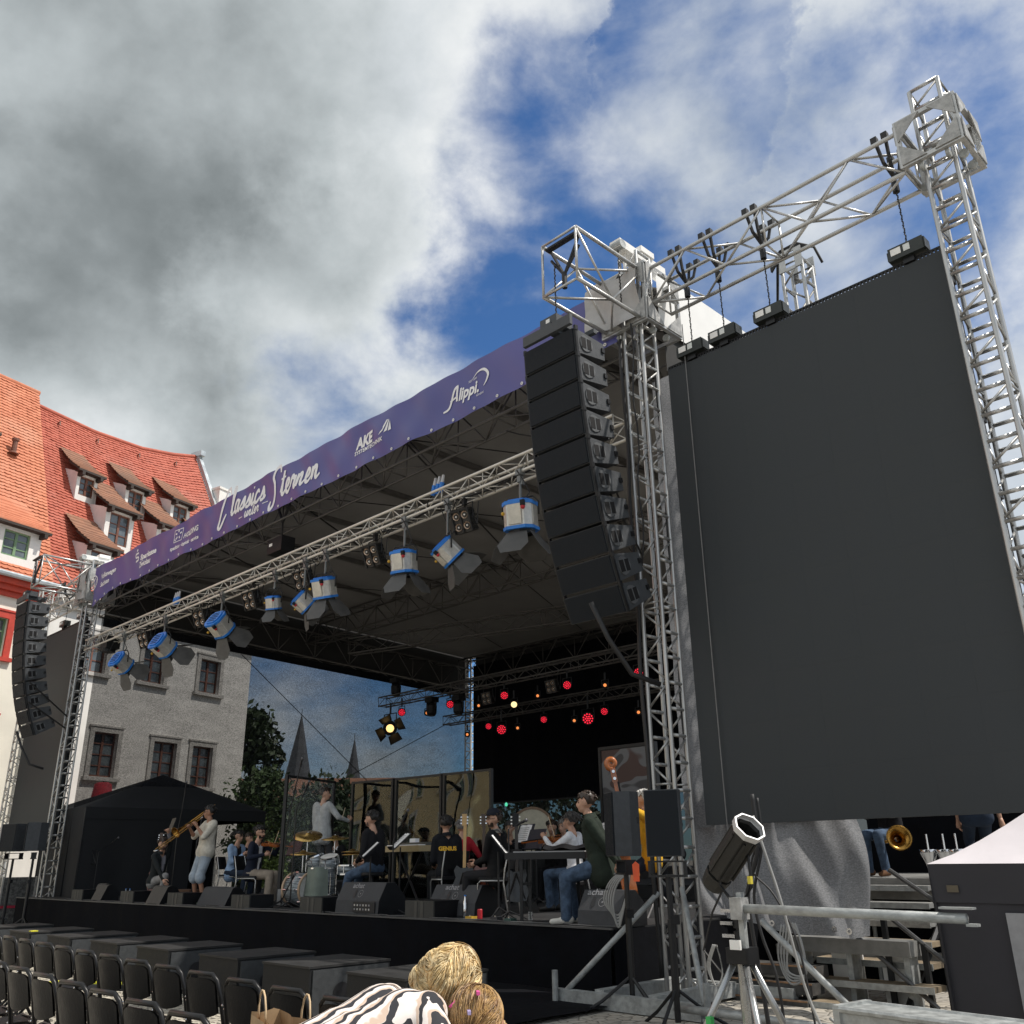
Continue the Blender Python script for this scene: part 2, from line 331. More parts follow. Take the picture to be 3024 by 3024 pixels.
def dormer(par,s0,s1,zb,zt,win,fm=BRF,cols=2,rows=3,zr=19.1,rt=T_BRN,nm='dormer'):
    D=5.; k=(zr-10.3)/D; yb=(zb-10.3)/k; d=bpy.data.objects.new(nm,None); COL.objects.link(d); d.parent=par; d.location=(0,0,0)
    w0,w1,v0,v1=win; yf=yb-.12
    b=holed(B(),s0,s1,zb-.25,zt,[win],.10); b.v=[(x,y+yf,z) for x,y,z in b.v]; b.obj('front_wall',PLAS,d)
    yt=(zt+.35-10.3)/k; b=B(); yb2=(zb-.3-10.3)/k
    for s in (s0+.004,s1-.004): b.add([(s,yf+.004,zb-.25),(s,yf+.004,zt),(s,yt+.35,zt+.45),(s,yb2,zb-.3)],[(0,1,2,3)])
    b.obj('cheek',SHADEDW,d)
    window(d,w0,w1,v0,v1,yf+.08,fm,cols,rows)
    e=.15; ye=yf-.30; ze=zt-.02; sl=.75; ym=(ze-ye*sl-10.3)/(k-sl); zm=10.3+k*ym+.08
    b=B(); n=9
    for r in range(n):
        a,c=r/n,(r+1.15)/n; c=min(c,1)
        P=lambda t,l:Vector((0,ye+(ym-ye)*t,ze+(zm-ze)*t-.10*math.sin(math.pi*t)+l))
        p,q=P(a,.10),P(c,.055); wa=.0+e*(1-a*.55); wc=e*(1-c*.55)
        b.add([(s0-wa,p.y,p.z),(s1+wa,p.y,p.z),(s1+wc,q.y,q.z),(s0-wc,q.y,q.z),(s0-wa,p.y,p.z-.05),(s1+wa,p.y,p.z-.05)],[(0,1,2,3),(4,5,1,0)])
    b.obj('dormer_roof',rt,d)
    b=B(); b.add([(s0-e,ye,ze+.045),(s1+e,ye,ze+.045),(s1+e,ye,ze-.03),(s0-e,ye,ze-.03),(s0-e,ye+.3,ze-.02),(s1+e,ye+.3,ze-.02),(s0-e*.72,(ye+ym)/2,(ze+zm)/2-.08),(s1+e*.72,(ye+ym)/2,(ze+zm)/2-.08),(s0-e*.72,(ye+ym)/2,(ze+zm)/2-.15),(s1+e*.72,(ye+ym)/2,(ze+zm)/2-.15)],[(0,3,2,1),(3,4,5,2),(0,6,8,3),(1,2,9,7),(3,8,9,2)])
    for s in (s0+.06,s1-.06): b.bb((s-.06,yf-.32,zt-.2),(s+.06,yf,zt-.06))
    b.obj('eave_boards',TIMB,d); return d
for s0,s1,zb,zt in [(a,b_,c,d_-.30) for a,b_,c,d_ in [(-7.41,-6.49,14.9,16.15),(-5.14,-4.13,15.1,16.4),(-2.8,-1.75,15.25,16.55),(-6.7,-5.42,13.0,14.7),(-4.3,-3.0,13.1,14.75),(-7.95,-6.8,11.2,12.65),(-2.0,-.8,13.2,14.8)]]:
    wd=s1-s0; dormer(h,s0,s1,zb,zt,(s0+wd*.17,s1-wd*.15,zb+.05,zt-.13))
# --- red and cream house on the left with orange roof
h2=thing('corner_house','cream house with red cornice and orange tiled roof at the left edge','house',H0+hx*-.01+nx*.18,HZ)
w2=[(-11.9,-10.62,7.77,8.98),(-14.6,-13.3,7.77,8.98),(-11.9,-10.62,4.2,5.8),(-14.6,-13.3,4.2,5.8)]
holed(B(),-20,-9.34,0,9.75,w2).add([(-9.34,0,0),(-9.34,9,0),(-9.34,9,10),(-9.34,0,10)],[(0,1,2,3)]).obj('wall',mat('cream_render',(.78,.74,.64),.85,0,.06,1,.2,25),h2)
for w in w2: window(h2,*w,.16,GRF,2,3,REDW,.2)
B().bb((-20,-.32,10.0),(-9.3,.02,10.2)).bb((-20,-.2,9.82),(-9.32,.02,10.0)).bb((-20,-.1,9.66),(-9.33,.02,9.82)).obj('cornice',REDP,h2)
b=B(); b.tube([(-20,-.42,10.26),(-9.25,-.42,10.26)],.09,8); b.obj('gutter',ZINC,h2)
B().add([(-20,.0,10.2),(-9.3,.0,10.2),(-8.15,5,19.4),(-20,5,19.4)],[(0,1,2,3)]).add([(-9.3,0.02,10.2),(-8.15,5,19.4),(-8.15,5.4,18.7),(-9.3,.4,9.9)],[(0,1,2,3)]).obj('roof_deck',T_RED,h2)
tiled(h2,'tile_courses',T_ORG,lambda t:-17.,edge,10.22,lambda s:19.45,5.0,62,.05)
B().tube([(-17,5.02,19.52),(-8.1,5.02,19.52)],.11,8).obj('ridge_tiles',T_ORG,h2,True)
d=dormer(h2,-12.3,-9.86,10.95,12.05,(-11.15,-10.25,11.05,11.9),GRF,2,3,19.45,T_ORG); window(d,-12.1,-11.3,11.05,11.95,(10.95-10.3)/1.83-.04,GRF,2,3)
dormer(h2,-12.6,-11.15,14.4,15.7,(-12.2,-11.5,14.6,15.5),GRF,2,3,19.45)
b=B(); z=15.6; y=(z-10.3)/1.84; b.lathe([(.2,0),(.12,.08),(.09,.1),(.09,.5),(.13,.52),(.13,.6)],Matrix.Translation((-9.95,y-.12,z)),10); b.obj('vent_pipe',BRF,h2)
B().cyl((-9.45,-.12,0),(-9.45,-.12,10.1),.05,n=8).obj('downpipe',ZINC,h2)
# --- trees
LEAF=[mat('leaf_dark',(.035,.060,.022),.6,0,.35,3),mat('leaf_mid',(.060,.105,.030),.6,0,.35,3),mat('leaf_bright',(.13,.20,.045),.6,0,.3,3)]
BARK=mat('bark',(.07,.055,.04),.9,0,.3,6,.4,20)
def tree(name,label,base,hgt,rx,n,lm,z0=.25,cl=26,ls=.13,seed=1):
    r=random.Random(seed); t=thing(name,label,'tree',base); b=B(); top=hgt*.8
    b.tube([(0,0,0),(.05,.03,hgt*.3),(-.05,.06,hgt*.55),(0,0,top)],.1,8,[hgt*.022,hgt*.017,hgt*.011,.02])
    cs=[]
    for i in range(cl):
        a=r.uniform(0,6.28); z=r.uniform(z0,1)*hgt; k=math.sin(math.pi*min(1,max(.08,(z/hgt-z0+.12)/(1.12-z0))))**.7; d=r.uniform(.15,1)*rx*k
        c=Vector((d*math.cos(a),d*math.sin(a),z)); cs.append((c,r.uniform(.35,.75)*rx*.62))
        if i%2==0: b.tube([(0,0,z*.7),(c.x*.5,c.y*.5,z*.86),c],.03,5,[hgt*.008,hgt*.005,.01])
    b.obj('trunk',BARK,t,True); b=B()
    for i in range(n):
        c,rr=r.choice(cs); d=Vector((r.gauss(0,1),r.gauss(0,1),r.gauss(0,.8))); d=d.normalized()*rr*r.uniform(.35,1)**.5; p=c+d
        u=Vector((r.gauss(0,1),r.gauss(0,1),r.gauss(0,1))).normalized(); w=u.cross(Vector((r.gauss(0,1),r.gauss(0,1),r.gauss(0,1)))).normalized(); s=ls*r.uniform(.6,1.3)
        b.add([p-u*s,p+w*s*.55,p+u*s,p-w*s*.55],[(0,1,2,3)])
    b.obj('crown',lm,t); return t
tree('tree','dark leafy tree beside the white house, seen through the side gauze',(-38.9,21.9,0),7.9,2.2,7000,LEAF[0],.12,40,.17,3)
tree('tree','broad dark tree below the church spires behind the gauze',(-44,29.5,0),4.9,4.2,7000,LEAF[0],.1,40,.2,4)
tree('tree','dark tree behind the conductor to the right of the spires',(-40.5,32.5,0),4.7,3.2,5000,LEAF[0],.1,34,.18,5)
tree('tree','small young tree against the facade of the white house',H0+hx*-1.0+nx*2.2,4.9,1.5,1800,LEAF[1],.45,22,.11,6)
tree('bush','bright green sunlit bush glimpsed beside the black pavilion',(-36.5,21.2,0),3.1,1.5,2600,LEAF[2],.1,24,.12,8)
tree('tree','tree behind the clear panels at the back of the stage',(-34,36,0),5.5,3.6,5000,LEAF[0],.15,30,.2,9)
# --- church spires and far roofs
STN=mat('church_stone',(.16,.155,.15),.9,0,.2,.5); SLATE=mat('slate',(.07,.075,.085),.7,0,.2,1.)
def spire(label,x,y,zt,w,zb):
    t=thing('church_tower',label,'church tower',(x,y,0)); B().bb((-w/2,-w/2,0),(w/2,w/2,zb)).obj('tower_shaft',STN,t)
    b=B(); b.lathe([(w*.56,zb),(w*.50,zb+.8),(.12,zt)],n=8); b.obj('spire',SLATE,t)
    for k in range(4):
        c=Vector((w*.5,0,zb*.86)); c.rotate(Matrix.Rotation(k*math.pi/2,3,'Z')); B().box(c,(.3 if k%2==0 else w*.25,w*.25 if k%2==0 else .3,zb*.2)).obj('louvre',SLATE,t)
    B().cyl((0,0,zt-.3),(0,0,zt+1.6),.08).obj('finial',SLATE,t)
spire('taller slender slate church spire seen through the gauze',-190.5,119,34,7.0,17)
spire('thinner slate church spire to the right of the taller one',-170,120,26.5,4.6,13.5)
b=thing('far_house','low far house with reddish roof behind the conductor','house',(-66,46,0),R(50)); B().bb((-9,-4,0),(9,4,5.4)).obj('wall',PLAS,b); B().prism([(-4.4,5.3),(4.4,5.3),(0,8.2)],-9.3,9.3,Matrix(((0,0,1,0),(1,0,0,0),(0,1,0,0),(0,0,0,1)))).obj('roof',T_BRN,b)
for k in range(6): B().bb((-7.6+k*2.8,-4.05,2.6),(-6.6+k*2.8,-3.99,4.2)).obj('window',GLASS,b)
# --- yellow house across the square (behind the viewer), mirrored in the clear panels
YEL=mat('ochre_render',(.50,.40,.24),.85,0,.08,1); hy=thing('ochre_house','ochre house with arched windows across the square, mirrored in the clear panels','house',(-42,-9,0),math.pi/2)
hs=[(-20+3.2*i,-18.6+3.2*i,z,z+2.1) for i in range(13) for z in (2.0,6.0,9.6)]
holed(B(),-22,22,0,13,hs,.3).obj('wall',YEL,hy)
for w in hs: window(hy,*w,.2,GRF,2,2,GREYS,.2)
B().add([(-22,0,13),(22,0,13),(22,5,19),(-22,5,19)],[(0,1,2,3)]).obj('roof',T_RED,hy)
# ================================================================ STAGE
SF=.97
st=thing('stage','long black stage platform skirted with black cloth','stage',(-15.9,8.5,0))
B().bb((-10.1,.0,.87),(8.86,14.6,.97)).obj('deck',mat('stage_deck',(.022,.022,.023),.55,0,.3,2,.2,30),st)
xs=[-10.1+i*(18.96/9) for i in range(10)]
for i in range(9):
    f=lambda u,v,i=i:(lambda x:(x,-.02+.010*math.sin(x*4.1)+.006*math.sin(x*11+v*3),.955*v))(xs[i]+(xs[i+1]-xs[i])*u)
    B().grid(f,14,3).obj('skirt_panel',CLOTHB,st,True)
B().grid(lambda u,v:(8.88+.01*math.sin(u*30),14.*u,.955*v),20,2).obj('skirt_panel',CLOTHB,st,True)
B().bb((-10.12,-.03,.955),(8.88,.0,.975)).obj('edge_trim',mat('edge_grey',(.07,.07,.07),.5),st)
# ---------------------------------------------------------------- masts and towers
def mast(name,label,x0,y0,s,z0,z1,ladder='y',m=ALU,rung=.30,group=None,pieces=True):
    """square lattice tower; ladder faces carry rungs (faces normal to X when 'y'), the other pair zigzags"""
    t=thing(name,label,'truss tower',(x0,y0,z0),group=group); H=z1-z0; c=[(0,0),(s,0),(s,s),(0,s)]
    for a in c: rod('chord',(*a,0),(*a,H),.026,m,t,9)
    n=int(H/rung); bb=B()
    def br(a,b,r=.013):
        if pieces: rod('brace',a,b,r,m,t,6)
        else: bb.cyl(a,b,r,n=5)
    for k in range(4):
        a,b=c[k],c[(k+1)%4]; lad=(k%2==1)==(ladder=='y')
        for i in range(n+1):
            z=i*H/n
            if lad: br((*a,z),(*b,z),.021)
            elif i%7==0: br((*a,z),(*b,z)); br((*a,min(H,z+.07)),(*b,min(H,z+.07)))
            if i<n and (not lad or (k<2 and i%2==0)):
                u,v=(a,b) if i%2==0 else (b,a); z2=(i+1)*H/n; br((*u,z+.02),(*v,z2-.02),.0135)
    if not pieces: bb.obj('bracing',m,t,True,kind='stuff')
    return t
mast('truss_mast','bright aluminium lattice mast at the right end of the stage',-6.53,8.75,.29,.29,9.62)
mast('truss_mast','far lattice mast at the left end of the stage front',-25.58,8.80,.29,.3,9.62)
mast('truss_mast','dark lattice mast at the far rear corner of the stage',-25.5,22.9,.29,.3,9.0,pieces=False,m=ALUM)
mast('screen_tower','lattice tower on the right carrying the outer end of the screen beam',-2.42,8.9,.31,.2,9.78,'x',rung=.27)
mast('screen_tower','lattice tower at the far left edge behind the left line array',-29.75,8.9,.31,.2,9.7,'x',rung=.27,m=ALUM)
mast('brace_post','short lattice post standing behind the right video screen',-4.72,9.95,.29,2.2,9.15,rung=.32,m=ALU)
# ---------------------------------------------------------------- sleeve blocks
def sleeve(label,c,s,hh,cover=None):
    t=thing('sleeve_block',label,'sleeve block',c); b=B(); e=s/2; w=.05
    for sx in(-1,1):
        for sy in(-1,1): b.box((sx*e,sy*e,hh/2),(w,w,hh))
    for z in(0,hh):
        for k in(-1,1): b.box((0,k*e,z),(s+w,w+.004,w)); b.box((k*e,0,z),(w+.004,s-w,w-.004))
    b.obj('frame',ALU,t)
    for ax in range(4):
        M=Matrix.Rotation(ax*math.pi/2,3,'Z'); g=min(s,hh)*.46
        for (cx,cz) in((-e,0),(e,0),(e,hh),(-e,hh)):
            dx=g if cx<0 else -g; dz=g if cz==0 else -g; b=B()
            P=[(cx,cz),(cx+dx,cz),(cx+dx*.9,cz+dz*.12),(cx+dx*.12,cz+dz*.9),(cx,cz+dz)]
            vs=[M@Vector((x,-e-.03-q*.012,z)) for q in(0,1) for x,z in P]
            b.add(vs,[(0,1,2,3,4),(9,8,7,6,5)]+[(i,5+i,5+(i+1)%5,(i+1)%5) for i in range(5)]); b.obj('gusset_plate',CAST,t)
    for sx,sy in((-.55,-1),(.55,-1),(1,-.5),(1,.5),(-1,.4)):
        M=Matrix.Translation((sx*e*.8,sy*e*.8,-.06))@Matrix.Rotation(math.pi/2,4,'Y' if abs(sx)<.9 else 'X'); B().lathe([(.0,-.02),(.05,-.02),(.055,0),(.05,.02),(0,.02)],M,12,False).obj('guide_roller',STEEL,t)
    return t
sleeve('perforated cube block riding the top of the right screen tower',(-2.28,9.06,8.74),.62,.58)
sl2=sleeve('corner block where roof and outrigger meet on the right mast',(-6.45,9.05,8.42),.74,.88)
sl3=sleeve('corner block on the far left mast under the banner end',(-25.45,9.05,8.42),.74,.88)
TARP=mat('grey_tarp',(.40,.39,.38),.6,0,.15,3,.3,6)
def tarp(par,x0,x1,y):
    f=lambda u,v:(x0+(x1-x0)*u,y-.03*math.sin(u*11+v*4)-.02*math.sin(v*9+u*3),.05+.8*v+.03*math.sin(u*7)); B().grid(f,16,10).obj('tarp_wrap',TARP,par,True)
tarp(sl2,-.62,.30,-.45); tarp(sl3,-.15,.36,-.43)
for x,lab in((-6.4,'white chain motor beam on top of the right mast'),(-25.43,'white chain motor beam on top of the far left mast')):
    t=thing('motor_beam',lab,'hoist',(x,8.6,9.62)); B().bb((-.09,-.1,.0),(.09,.95,.13)).obj('beam',WHITE,t); B().bb((-.12,.35,.13),(.12,.65,.22)).obj('motor_cover',WHITE,t)
    b=B(); 
    for k in range(16): b.tube([(0,-.05,-.06*k),(.015*(k%2),-.05+.015*((k+1)%2),-.06*k-.03),(0,-.05,-.06*k-.06)],.011,5)
    b.obj('chain',CHAIN,t); B().cyl((-.1,-.05,.05),(.1,-.05,.05),.07,n=10).obj('sheave',STEEL,t)
    for yy in(.1,.6): B().cyl((0,yy,-.35),(0,yy,0),.025).obj('leg',WHITE,t)
# ---------------------------------------------------------------- roof
rf=thing('stage_roof','large white tarpaulin stage roof with dark underside on lattice trusses','roof',(-15.9,8.8,8.3))
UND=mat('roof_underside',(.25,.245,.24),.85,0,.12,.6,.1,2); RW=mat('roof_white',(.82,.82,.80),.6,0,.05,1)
def ceil(u,v): return (-9.6+19.1*u, .1+14.3*v, (.86+5.5*v if v<.05 else 1.135-.62*(v-.05)/.95)-.04*math.cos(u*8*2*math.pi)*(.5-abs(v-.5)))
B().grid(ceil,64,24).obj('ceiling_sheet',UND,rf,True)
B().grid(lambda u,v:(lambda p:(p[0],p[1],p[2]+.05))(ceil(u,v)),64,24).obj('top_sheet',RW,rf,True)
side=lambda x:(lambda u,v:(x+.02*math.sin(u*14),.45+13.9*u,.30+(.95-.05*u)*v+.0))
B().grid(side(9.62),30,4).obj('side_flap',RW,rf,True); B().grid(side(-9.66),30,4).obj('side_flap',RW,rf,True)
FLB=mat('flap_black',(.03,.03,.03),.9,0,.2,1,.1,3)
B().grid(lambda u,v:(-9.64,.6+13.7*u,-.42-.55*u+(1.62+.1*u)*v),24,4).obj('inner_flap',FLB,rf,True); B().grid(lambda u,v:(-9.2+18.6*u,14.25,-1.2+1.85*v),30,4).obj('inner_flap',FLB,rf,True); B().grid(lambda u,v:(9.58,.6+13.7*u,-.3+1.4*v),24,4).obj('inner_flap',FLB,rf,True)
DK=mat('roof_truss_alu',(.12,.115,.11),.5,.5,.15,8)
def rtruss(p0,p1,w,hh,nb,m=DK):
    x=Vector(p1)-Vector(p0); L=x.length; x.normalize(); y=Vector((0,0,1)).cross(x).normalized(); P=Vector(p0); b=B(); c=B()
    cn=[(-w/2,-hh/2),(w/2,-hh/2),(w/2,hh/2),(-w/2,hh/2)]; pt=lambda s,q:P+x*s+y*q[0]+Vector((0,0,q[1])); d=L/nb
    for q in cn: b.cyl(pt(0,q),pt(L,q),.027,n=7)
    b.obj('chord_set',m,rf,True)
    for k in range(4):
        a,e=cn[k],cn[(k+1)%4]
        for i in range(nb):
            u,v=(a,e) if (i+k)%2==0 else (e,a); c.cyl(pt(i*d,u),pt((i+1)*d,v),.016,n=5)
            if i%2==0: c.cyl(pt(i*d,a),pt(i*d,e),.014,n=5)
    c.obj('bracing',m,rf,True,kind='stuff')
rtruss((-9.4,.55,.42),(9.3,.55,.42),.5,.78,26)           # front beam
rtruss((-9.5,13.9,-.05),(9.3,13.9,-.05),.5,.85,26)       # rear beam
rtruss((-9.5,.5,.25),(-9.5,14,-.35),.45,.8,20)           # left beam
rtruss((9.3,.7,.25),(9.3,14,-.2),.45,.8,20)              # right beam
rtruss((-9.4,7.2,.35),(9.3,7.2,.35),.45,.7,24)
for i in range(8):
    x=-7.9+i*2.25; B().box((x,7.2,.86),(.10,13.4,.10)).obj('rafter',DK,rf)
b=B()
for i in range(5):
    x=-7.6+3.8*i; b.cyl((x,.6,.65),(x+3.,7.1,.75),.012,n=5); b.cyl((x+3.2,7.3,.7),(x+.3,13.8,.5),.012,n=5); b.cyl((x,7.2,.62),(x+3.8,.6,.55),.02,n=5)
b.obj('cross_cables',RUB,rf)
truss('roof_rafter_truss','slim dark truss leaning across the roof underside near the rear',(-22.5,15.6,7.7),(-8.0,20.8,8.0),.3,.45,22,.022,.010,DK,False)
# ---------------------------------------------------------------- side gauze and black backdrop
def m_gauze():
    m=bpy.data.materials.new('gauze'); m.use_nodes=True; t=NT(m.node_tree); oc=t.n('ShaderNodeTexCoord').outputs['Object']
    mp=t.n('ShaderNodeMapping',{'Vector':oc,'Scale':(1,1,3.)}); nz=t.n('ShaderNodeTexNoise',{'Vector':mp.outputs[0],'Scale':26.,'Detail':4.,'Roughness':.7}).outputs[0]
    n2=t.n('ShaderNodeTexNoise',{'Vector':mp.outputs[0],'Scale':1.3,'Detail':3.}).outputs[0]
    f=t.math('ADD',t.math('MULTIPLY',t.smooth(nz,.25,.75),.30),t.math('MULTIPLY',n2,.14)); f=t.math('ADD',f,.02)
    tr=t.n('ShaderNodeBsdfTransparent'); df=t.n('ShaderNodeBsdfDiffuse',{0:(.012,.013,.016,1)})
    k=t.math('SUBTRACT',1.,f); t.n('ShaderNodeOutputMaterial',{0:t.n('ShaderNodeMixShader',{0:k,1:tr.outputs[0],2:df.outputs[0]}).outputs[0]}); return m
gz=thing('side_gauze','see-through dark gauze hung along the left side of the stage','gauze',(-25.15,9.2,SF))
B().grid(lambda u,v:(.03*math.sin(u*19+v*2),13.6*u,6.55*v+(.55*(1-u)-.05)*v),40,6).obj('gauze_sheet',m_gauze(),gz,True)
b=B()
b.tube([(.12,4.2,6.6),(.12,12.6,.6)],.012,5); b.tube([(.12,12.5,5.3),(.12,3.5,.9)],.012,5); b.obj('bracing_wire',RUB,gz)
bd=thing('black_backdrop','black cloth backdrop closing the rear of the stage','curtain',(-15.9,22.75,SF))
B().grid(lambda u,v:(-9.0+18.2*u,.04*math.sin(u*70)+.02*math.sin(u*170),2.55+4.9*v),180,3).obj('cloth',CLOTHB,bd,True)
B().bb((-9.0,-.03,2.50),(9.2,.03,2.55)).obj('hem_bar',BLKM,bd)
gz2=thing('rear_gauze','dark gauze below the black backdrop behind the orchestra','gauze',(-15.9,22.9,SF)); B().grid(lambda u,v:(-9+18.2*u,.02*math.sin(u*60),3.2*v),60,2).obj('gauze_sheet',MATS.get('gauze2') or mat('rear_gauze_cloth',(.02,.02,.022),.9,0,.3,9,0,1,.1,alpha=.86),gz2,True)
def m_camo():
    m=bpy.data.materials.new('patterned_panel'); m.use_nodes=True; t=NT(m.node_tree); oc=t.n('ShaderNodeTexCoord').outputs['Object']
    n=t.n('ShaderNodeTexNoise',{'Vector':oc,'Scale':1.1,'Detail':1.,'Distortion':1.2}).outputs[0]
    c=t.ramp(n,[(0,(.07,.035,.03)),(.46,(.07,.035,.03)),(.475,(.15,.155,.165)),(.53,(.15,.155,.165)),(.545,(.05,.05,.055)),(1,(.05,.05,.055))]); p=t.n('ShaderNodeBsdfPrincipled',{'Base Color':c,'Roughness':.5}); t.n('ShaderNodeOutputMaterial',{0:p.outputs[0]}); return m
pp=thing('patterned_panel','brown and grey patterned screen panel behind the double bass','panel',(-10.9,14.2,SF)); B().bb((-.9,-.03,1.2),(.35,.03,2.68)).obj('sheet',m_camo(),pp); b=B(); b.bb((-.96,-.05,0),(-.9,.05,2.75)); b.bb((.35,-.05,0),(.41,.05,2.75)); b.bb((-.9,-.05,2.69),(.35,.05,2.75)); b.obj('frame',BLKM,pp)
# ---------------------------------------------------------------- banner
def wav(x,z): return .6*(-.03*math.sin(x*2.1+z*3)-.025*math.sin(x*5.3-z*4.1)*(.5+.5*math.sin(x*.9))-.02*math.sin((x*1.4+z*2.2)*2.7)-.015*math.sin(x*9+z*6))
bx0,bx1=-24.62,-6.62
def bz(x,v):
    lo=8.31-.012*math.sin(x*1.7)-.15*max(0,(-23.5-x)); hi=9.19+.010*math.sin(x*2.3+1); return lo+(hi-lo)*v
bn=thing('stage_banner','long violet-blue sponsor banner along the front of the stage roof','banner',(0,8.68,0))
def m_banner():
    m=bpy.data.materials.new('banner_vinyl'); m.use_nodes=True; t=NT(m.node_tree); oc=t.n('ShaderNodeTexCoord').outputs['Object']
    n=t.n('ShaderNodeTexNoise',{'Vector':oc,'Scale':.5,'Detail':3.}).outputs[0]; c=t.mix(t.smooth(n,.3,.7),(.058,.062,.235),(.085,.078,.27))
    p=t.n('ShaderNodeBsdfPrincipled',{'Base Color':c,'Roughness':.38}); t.n('ShaderNodeOutputMaterial',{0:p.outputs[0]}); return m
B().grid(lambda u,v:(lambda x:(x,wav(x,bz(x,v)),bz(x,v)))(bx0+(bx1-bx0)*u),420,16).obj('banner_sheet',m_banner(),bn,True)
b=B()
for i in range(34):
    x=bx0+.3+i*.53; M=Matrix.Translation((x,wav(x,8.36)-.012,bz(x,.05)))@Matrix.Rotation(math.pi/2,4,'X'); b.lathe([(.012,-.004),(.026,-.004),(.026,.006),(.012,.006)],M,8,False)
b.obj('eyelets',WHITE,bn)
PRN=mat('banner_print',(.80,.80,.82),.5,0,.04,2)
def flat(b,name): 
    b.v=[(x,wav(x,z)-.010,z) for x,y,z in b.v]; return b.obj(name,PRN,bn)
def text(s,x,z,size,name='lettering',shear=0.,sx=1.,bold=0.,par=None,place=None,m=None):
    cu=bpy.data.curves.new('t','FONT'); cu.body=s; cu.size=size; cu.shear=shear; cu.offset=bold; cu.resolution_u=3
    o=bpy.data.objects.new('t',cu); COL.objects.link(o); bpy.context.view_layer.update()
    me=o.to_mesh(); b=B(); b.v=[(x+v.co.x*sx,0,z+v.co.y) for v in me.vertices]; b.f=[tuple(p.vertices) for p in me.polygons]; o.to_mesh_clear(); bpy.data.objects.remove(o); bpy.data.curves.remove(cu)
    if place: b.v=[place(x,z) for x,_,z in b.v]; return b.obj(name,m or PRN,par)
    return flat(b,name)
def stroke(b,pts,w,n=10):
    """brush stroke through control points (Catmull-Rom) with width list"""
    P=[Vector((p[0],p[1])) for p in pts]; out=[]; ws=[]
    wl=w if hasattr(w,'__len__') else [w]*len(P)
    for i in range(len(P)-1):
        a,c,d,e=P[max(0,i-1)],P[i],P[i+1],P[min(len(P)-1,i+2)]
        for k in range(n):
            q=k/n; out.append(.5*((2*c)+(d-a)*q+(2*a-5*c+4*d-e)*q*q+(3*c-a-3*d+e)*q**3)); ws.append(wl[i]*(1-q)+wl[i+1]*q)
    out.append(P[-1]); ws.append(wl[-1]); vs=[]
    for i,p in enumerate(out):
        d=(out[min(i+1,len(out)-1)]-out[max(i-1,0)]).normalized(); nn=Vector((-d.y,d.x))*ws[i]/2; vs+=[(p.x+nn.x,0,p.y+nn.y),(p.x-nn.x,0,p.y-nn.y)]
    b.add(vs,[(2*i,2*i+1,2*i+3,2*i+2) for i in range(len(out)-1)]); return b
def script(word,x,z,sc,w):
    G={'C':(.95,[[(.95,.95),(.80,1.28),(.55,1.15),(.30,.55),(.12,-.02),(.02,-.32),(.14,-.42),(.36,-.22),(.62,.15)],]),
       'S':(.95,[[(.95,1.0),(.85,1.30),(.55,1.22),(.42,.92),(.52,.62),(.50,.2),(.30,-.22),(.08,-.36),(.02,-.18),(.10,.0)],]),
       'l':(.34,[[(0,.12),(.22,.60),(.36,1.12),(.28,1.20),(.16,.70),(.08,.15),(.16,0),(.34,.14)]]),
       'a':(.52,[[(.40,.48),(.22,.52),(.06,.24),(.10,.02),(.26,.08),(.42,.48),(.36,.10),(.42,.0),(.54,.14)]]),
       's':(.40,[[(0,.08),(.14,.28),(.26,.54),(.30,.30),(.28,.06),(.14,.0),(.06,.06)],[(.20,.02),(.32,.06),(.42,.16)]]),
       'i':(.30,[[(0,.12),(.14,.48),(.08,.12),(.14,.0),(.30,.14)],[(.20,.70),(.24,.78)]]),
       'c':(.42,[[(.36,.40),(.26,.52),(.10,.36),(.04,.10),(.16,-.01),(.30,.05),(.44,.18)]]),
       't':(.36,[[(0,.12),(.20,.55),(.30,.98),(.14,.30),(.10,.06),(.18,0),(.36,.14)],[(.06,.66),(.42,.70)]]),
       'e':(.42,[[(.02,.16),(.26,.28),(.34,.46),(.22,.52),(.08,.30),(.08,.06),(.20,-.01),(.42,.16)]]),
       'r':(.42,[[(0,.12),(.14,.50),(.20,.56),(.24,.44),(.36,.46),(.28,.14),(.32,0),(.44,.14)]]),
       'n':(.56,[[(0,.12),(.14,.50),(.10,.2),(.04,.0)],[(.08,.22),(.26,.50),(.36,.46),(.30,.14),(.36,.0),(.56,.14)]]),
       'u':(.54,[[(.0,.14),(.14,.50),(.08,.12),(.18,.0),(.38,.30),(.44,.50),(.40,.12),(.44,0),(.56,.14)]])}
    b=B()
    for ch in word:
        adv,ss=G[ch]
        for s in ss:
            k=len(s); stroke(b,[(x+px*sc,z+pz*sc) for px,pz in s],[w*(.55 if i in(0,k-1) else (1.05 if i%2 else .95)) for i in range(k)])
        x+=adv*sc
    return b
flat(script('Classics',-17.75,8.70,.50,.075),'lettering'); flat(script('Sternen',-15.70,8.56,.50,.075),'lettering'); flat(script('unter',-16.62,8.47,.24,.036),'lettering')
b=B(); stroke(b,[(-16.86,8.51),(-16.70,8.51)],.018,2); stroke(b,[(-15.95,8.60),(-15.76,8.60)],.018,2); flat(b,'lettering')
text('Volkswagen',-24.18,8.79,.19,sx=1.1,bold=.006); text('Sachsen',-24.18,8.58,.18,sx=1.1,bold=.005)
b=B(); ring=[(-24.62+.19*math.cos(a),8.79+.19*math.sin(a)) for a in np.linspace(0,2*math.pi,33)]; stroke(b,ring,.026,1)
stroke(b,[(-24.72,8.94),(-24.66,8.82),(-24.62,8.76)],.026,1); 
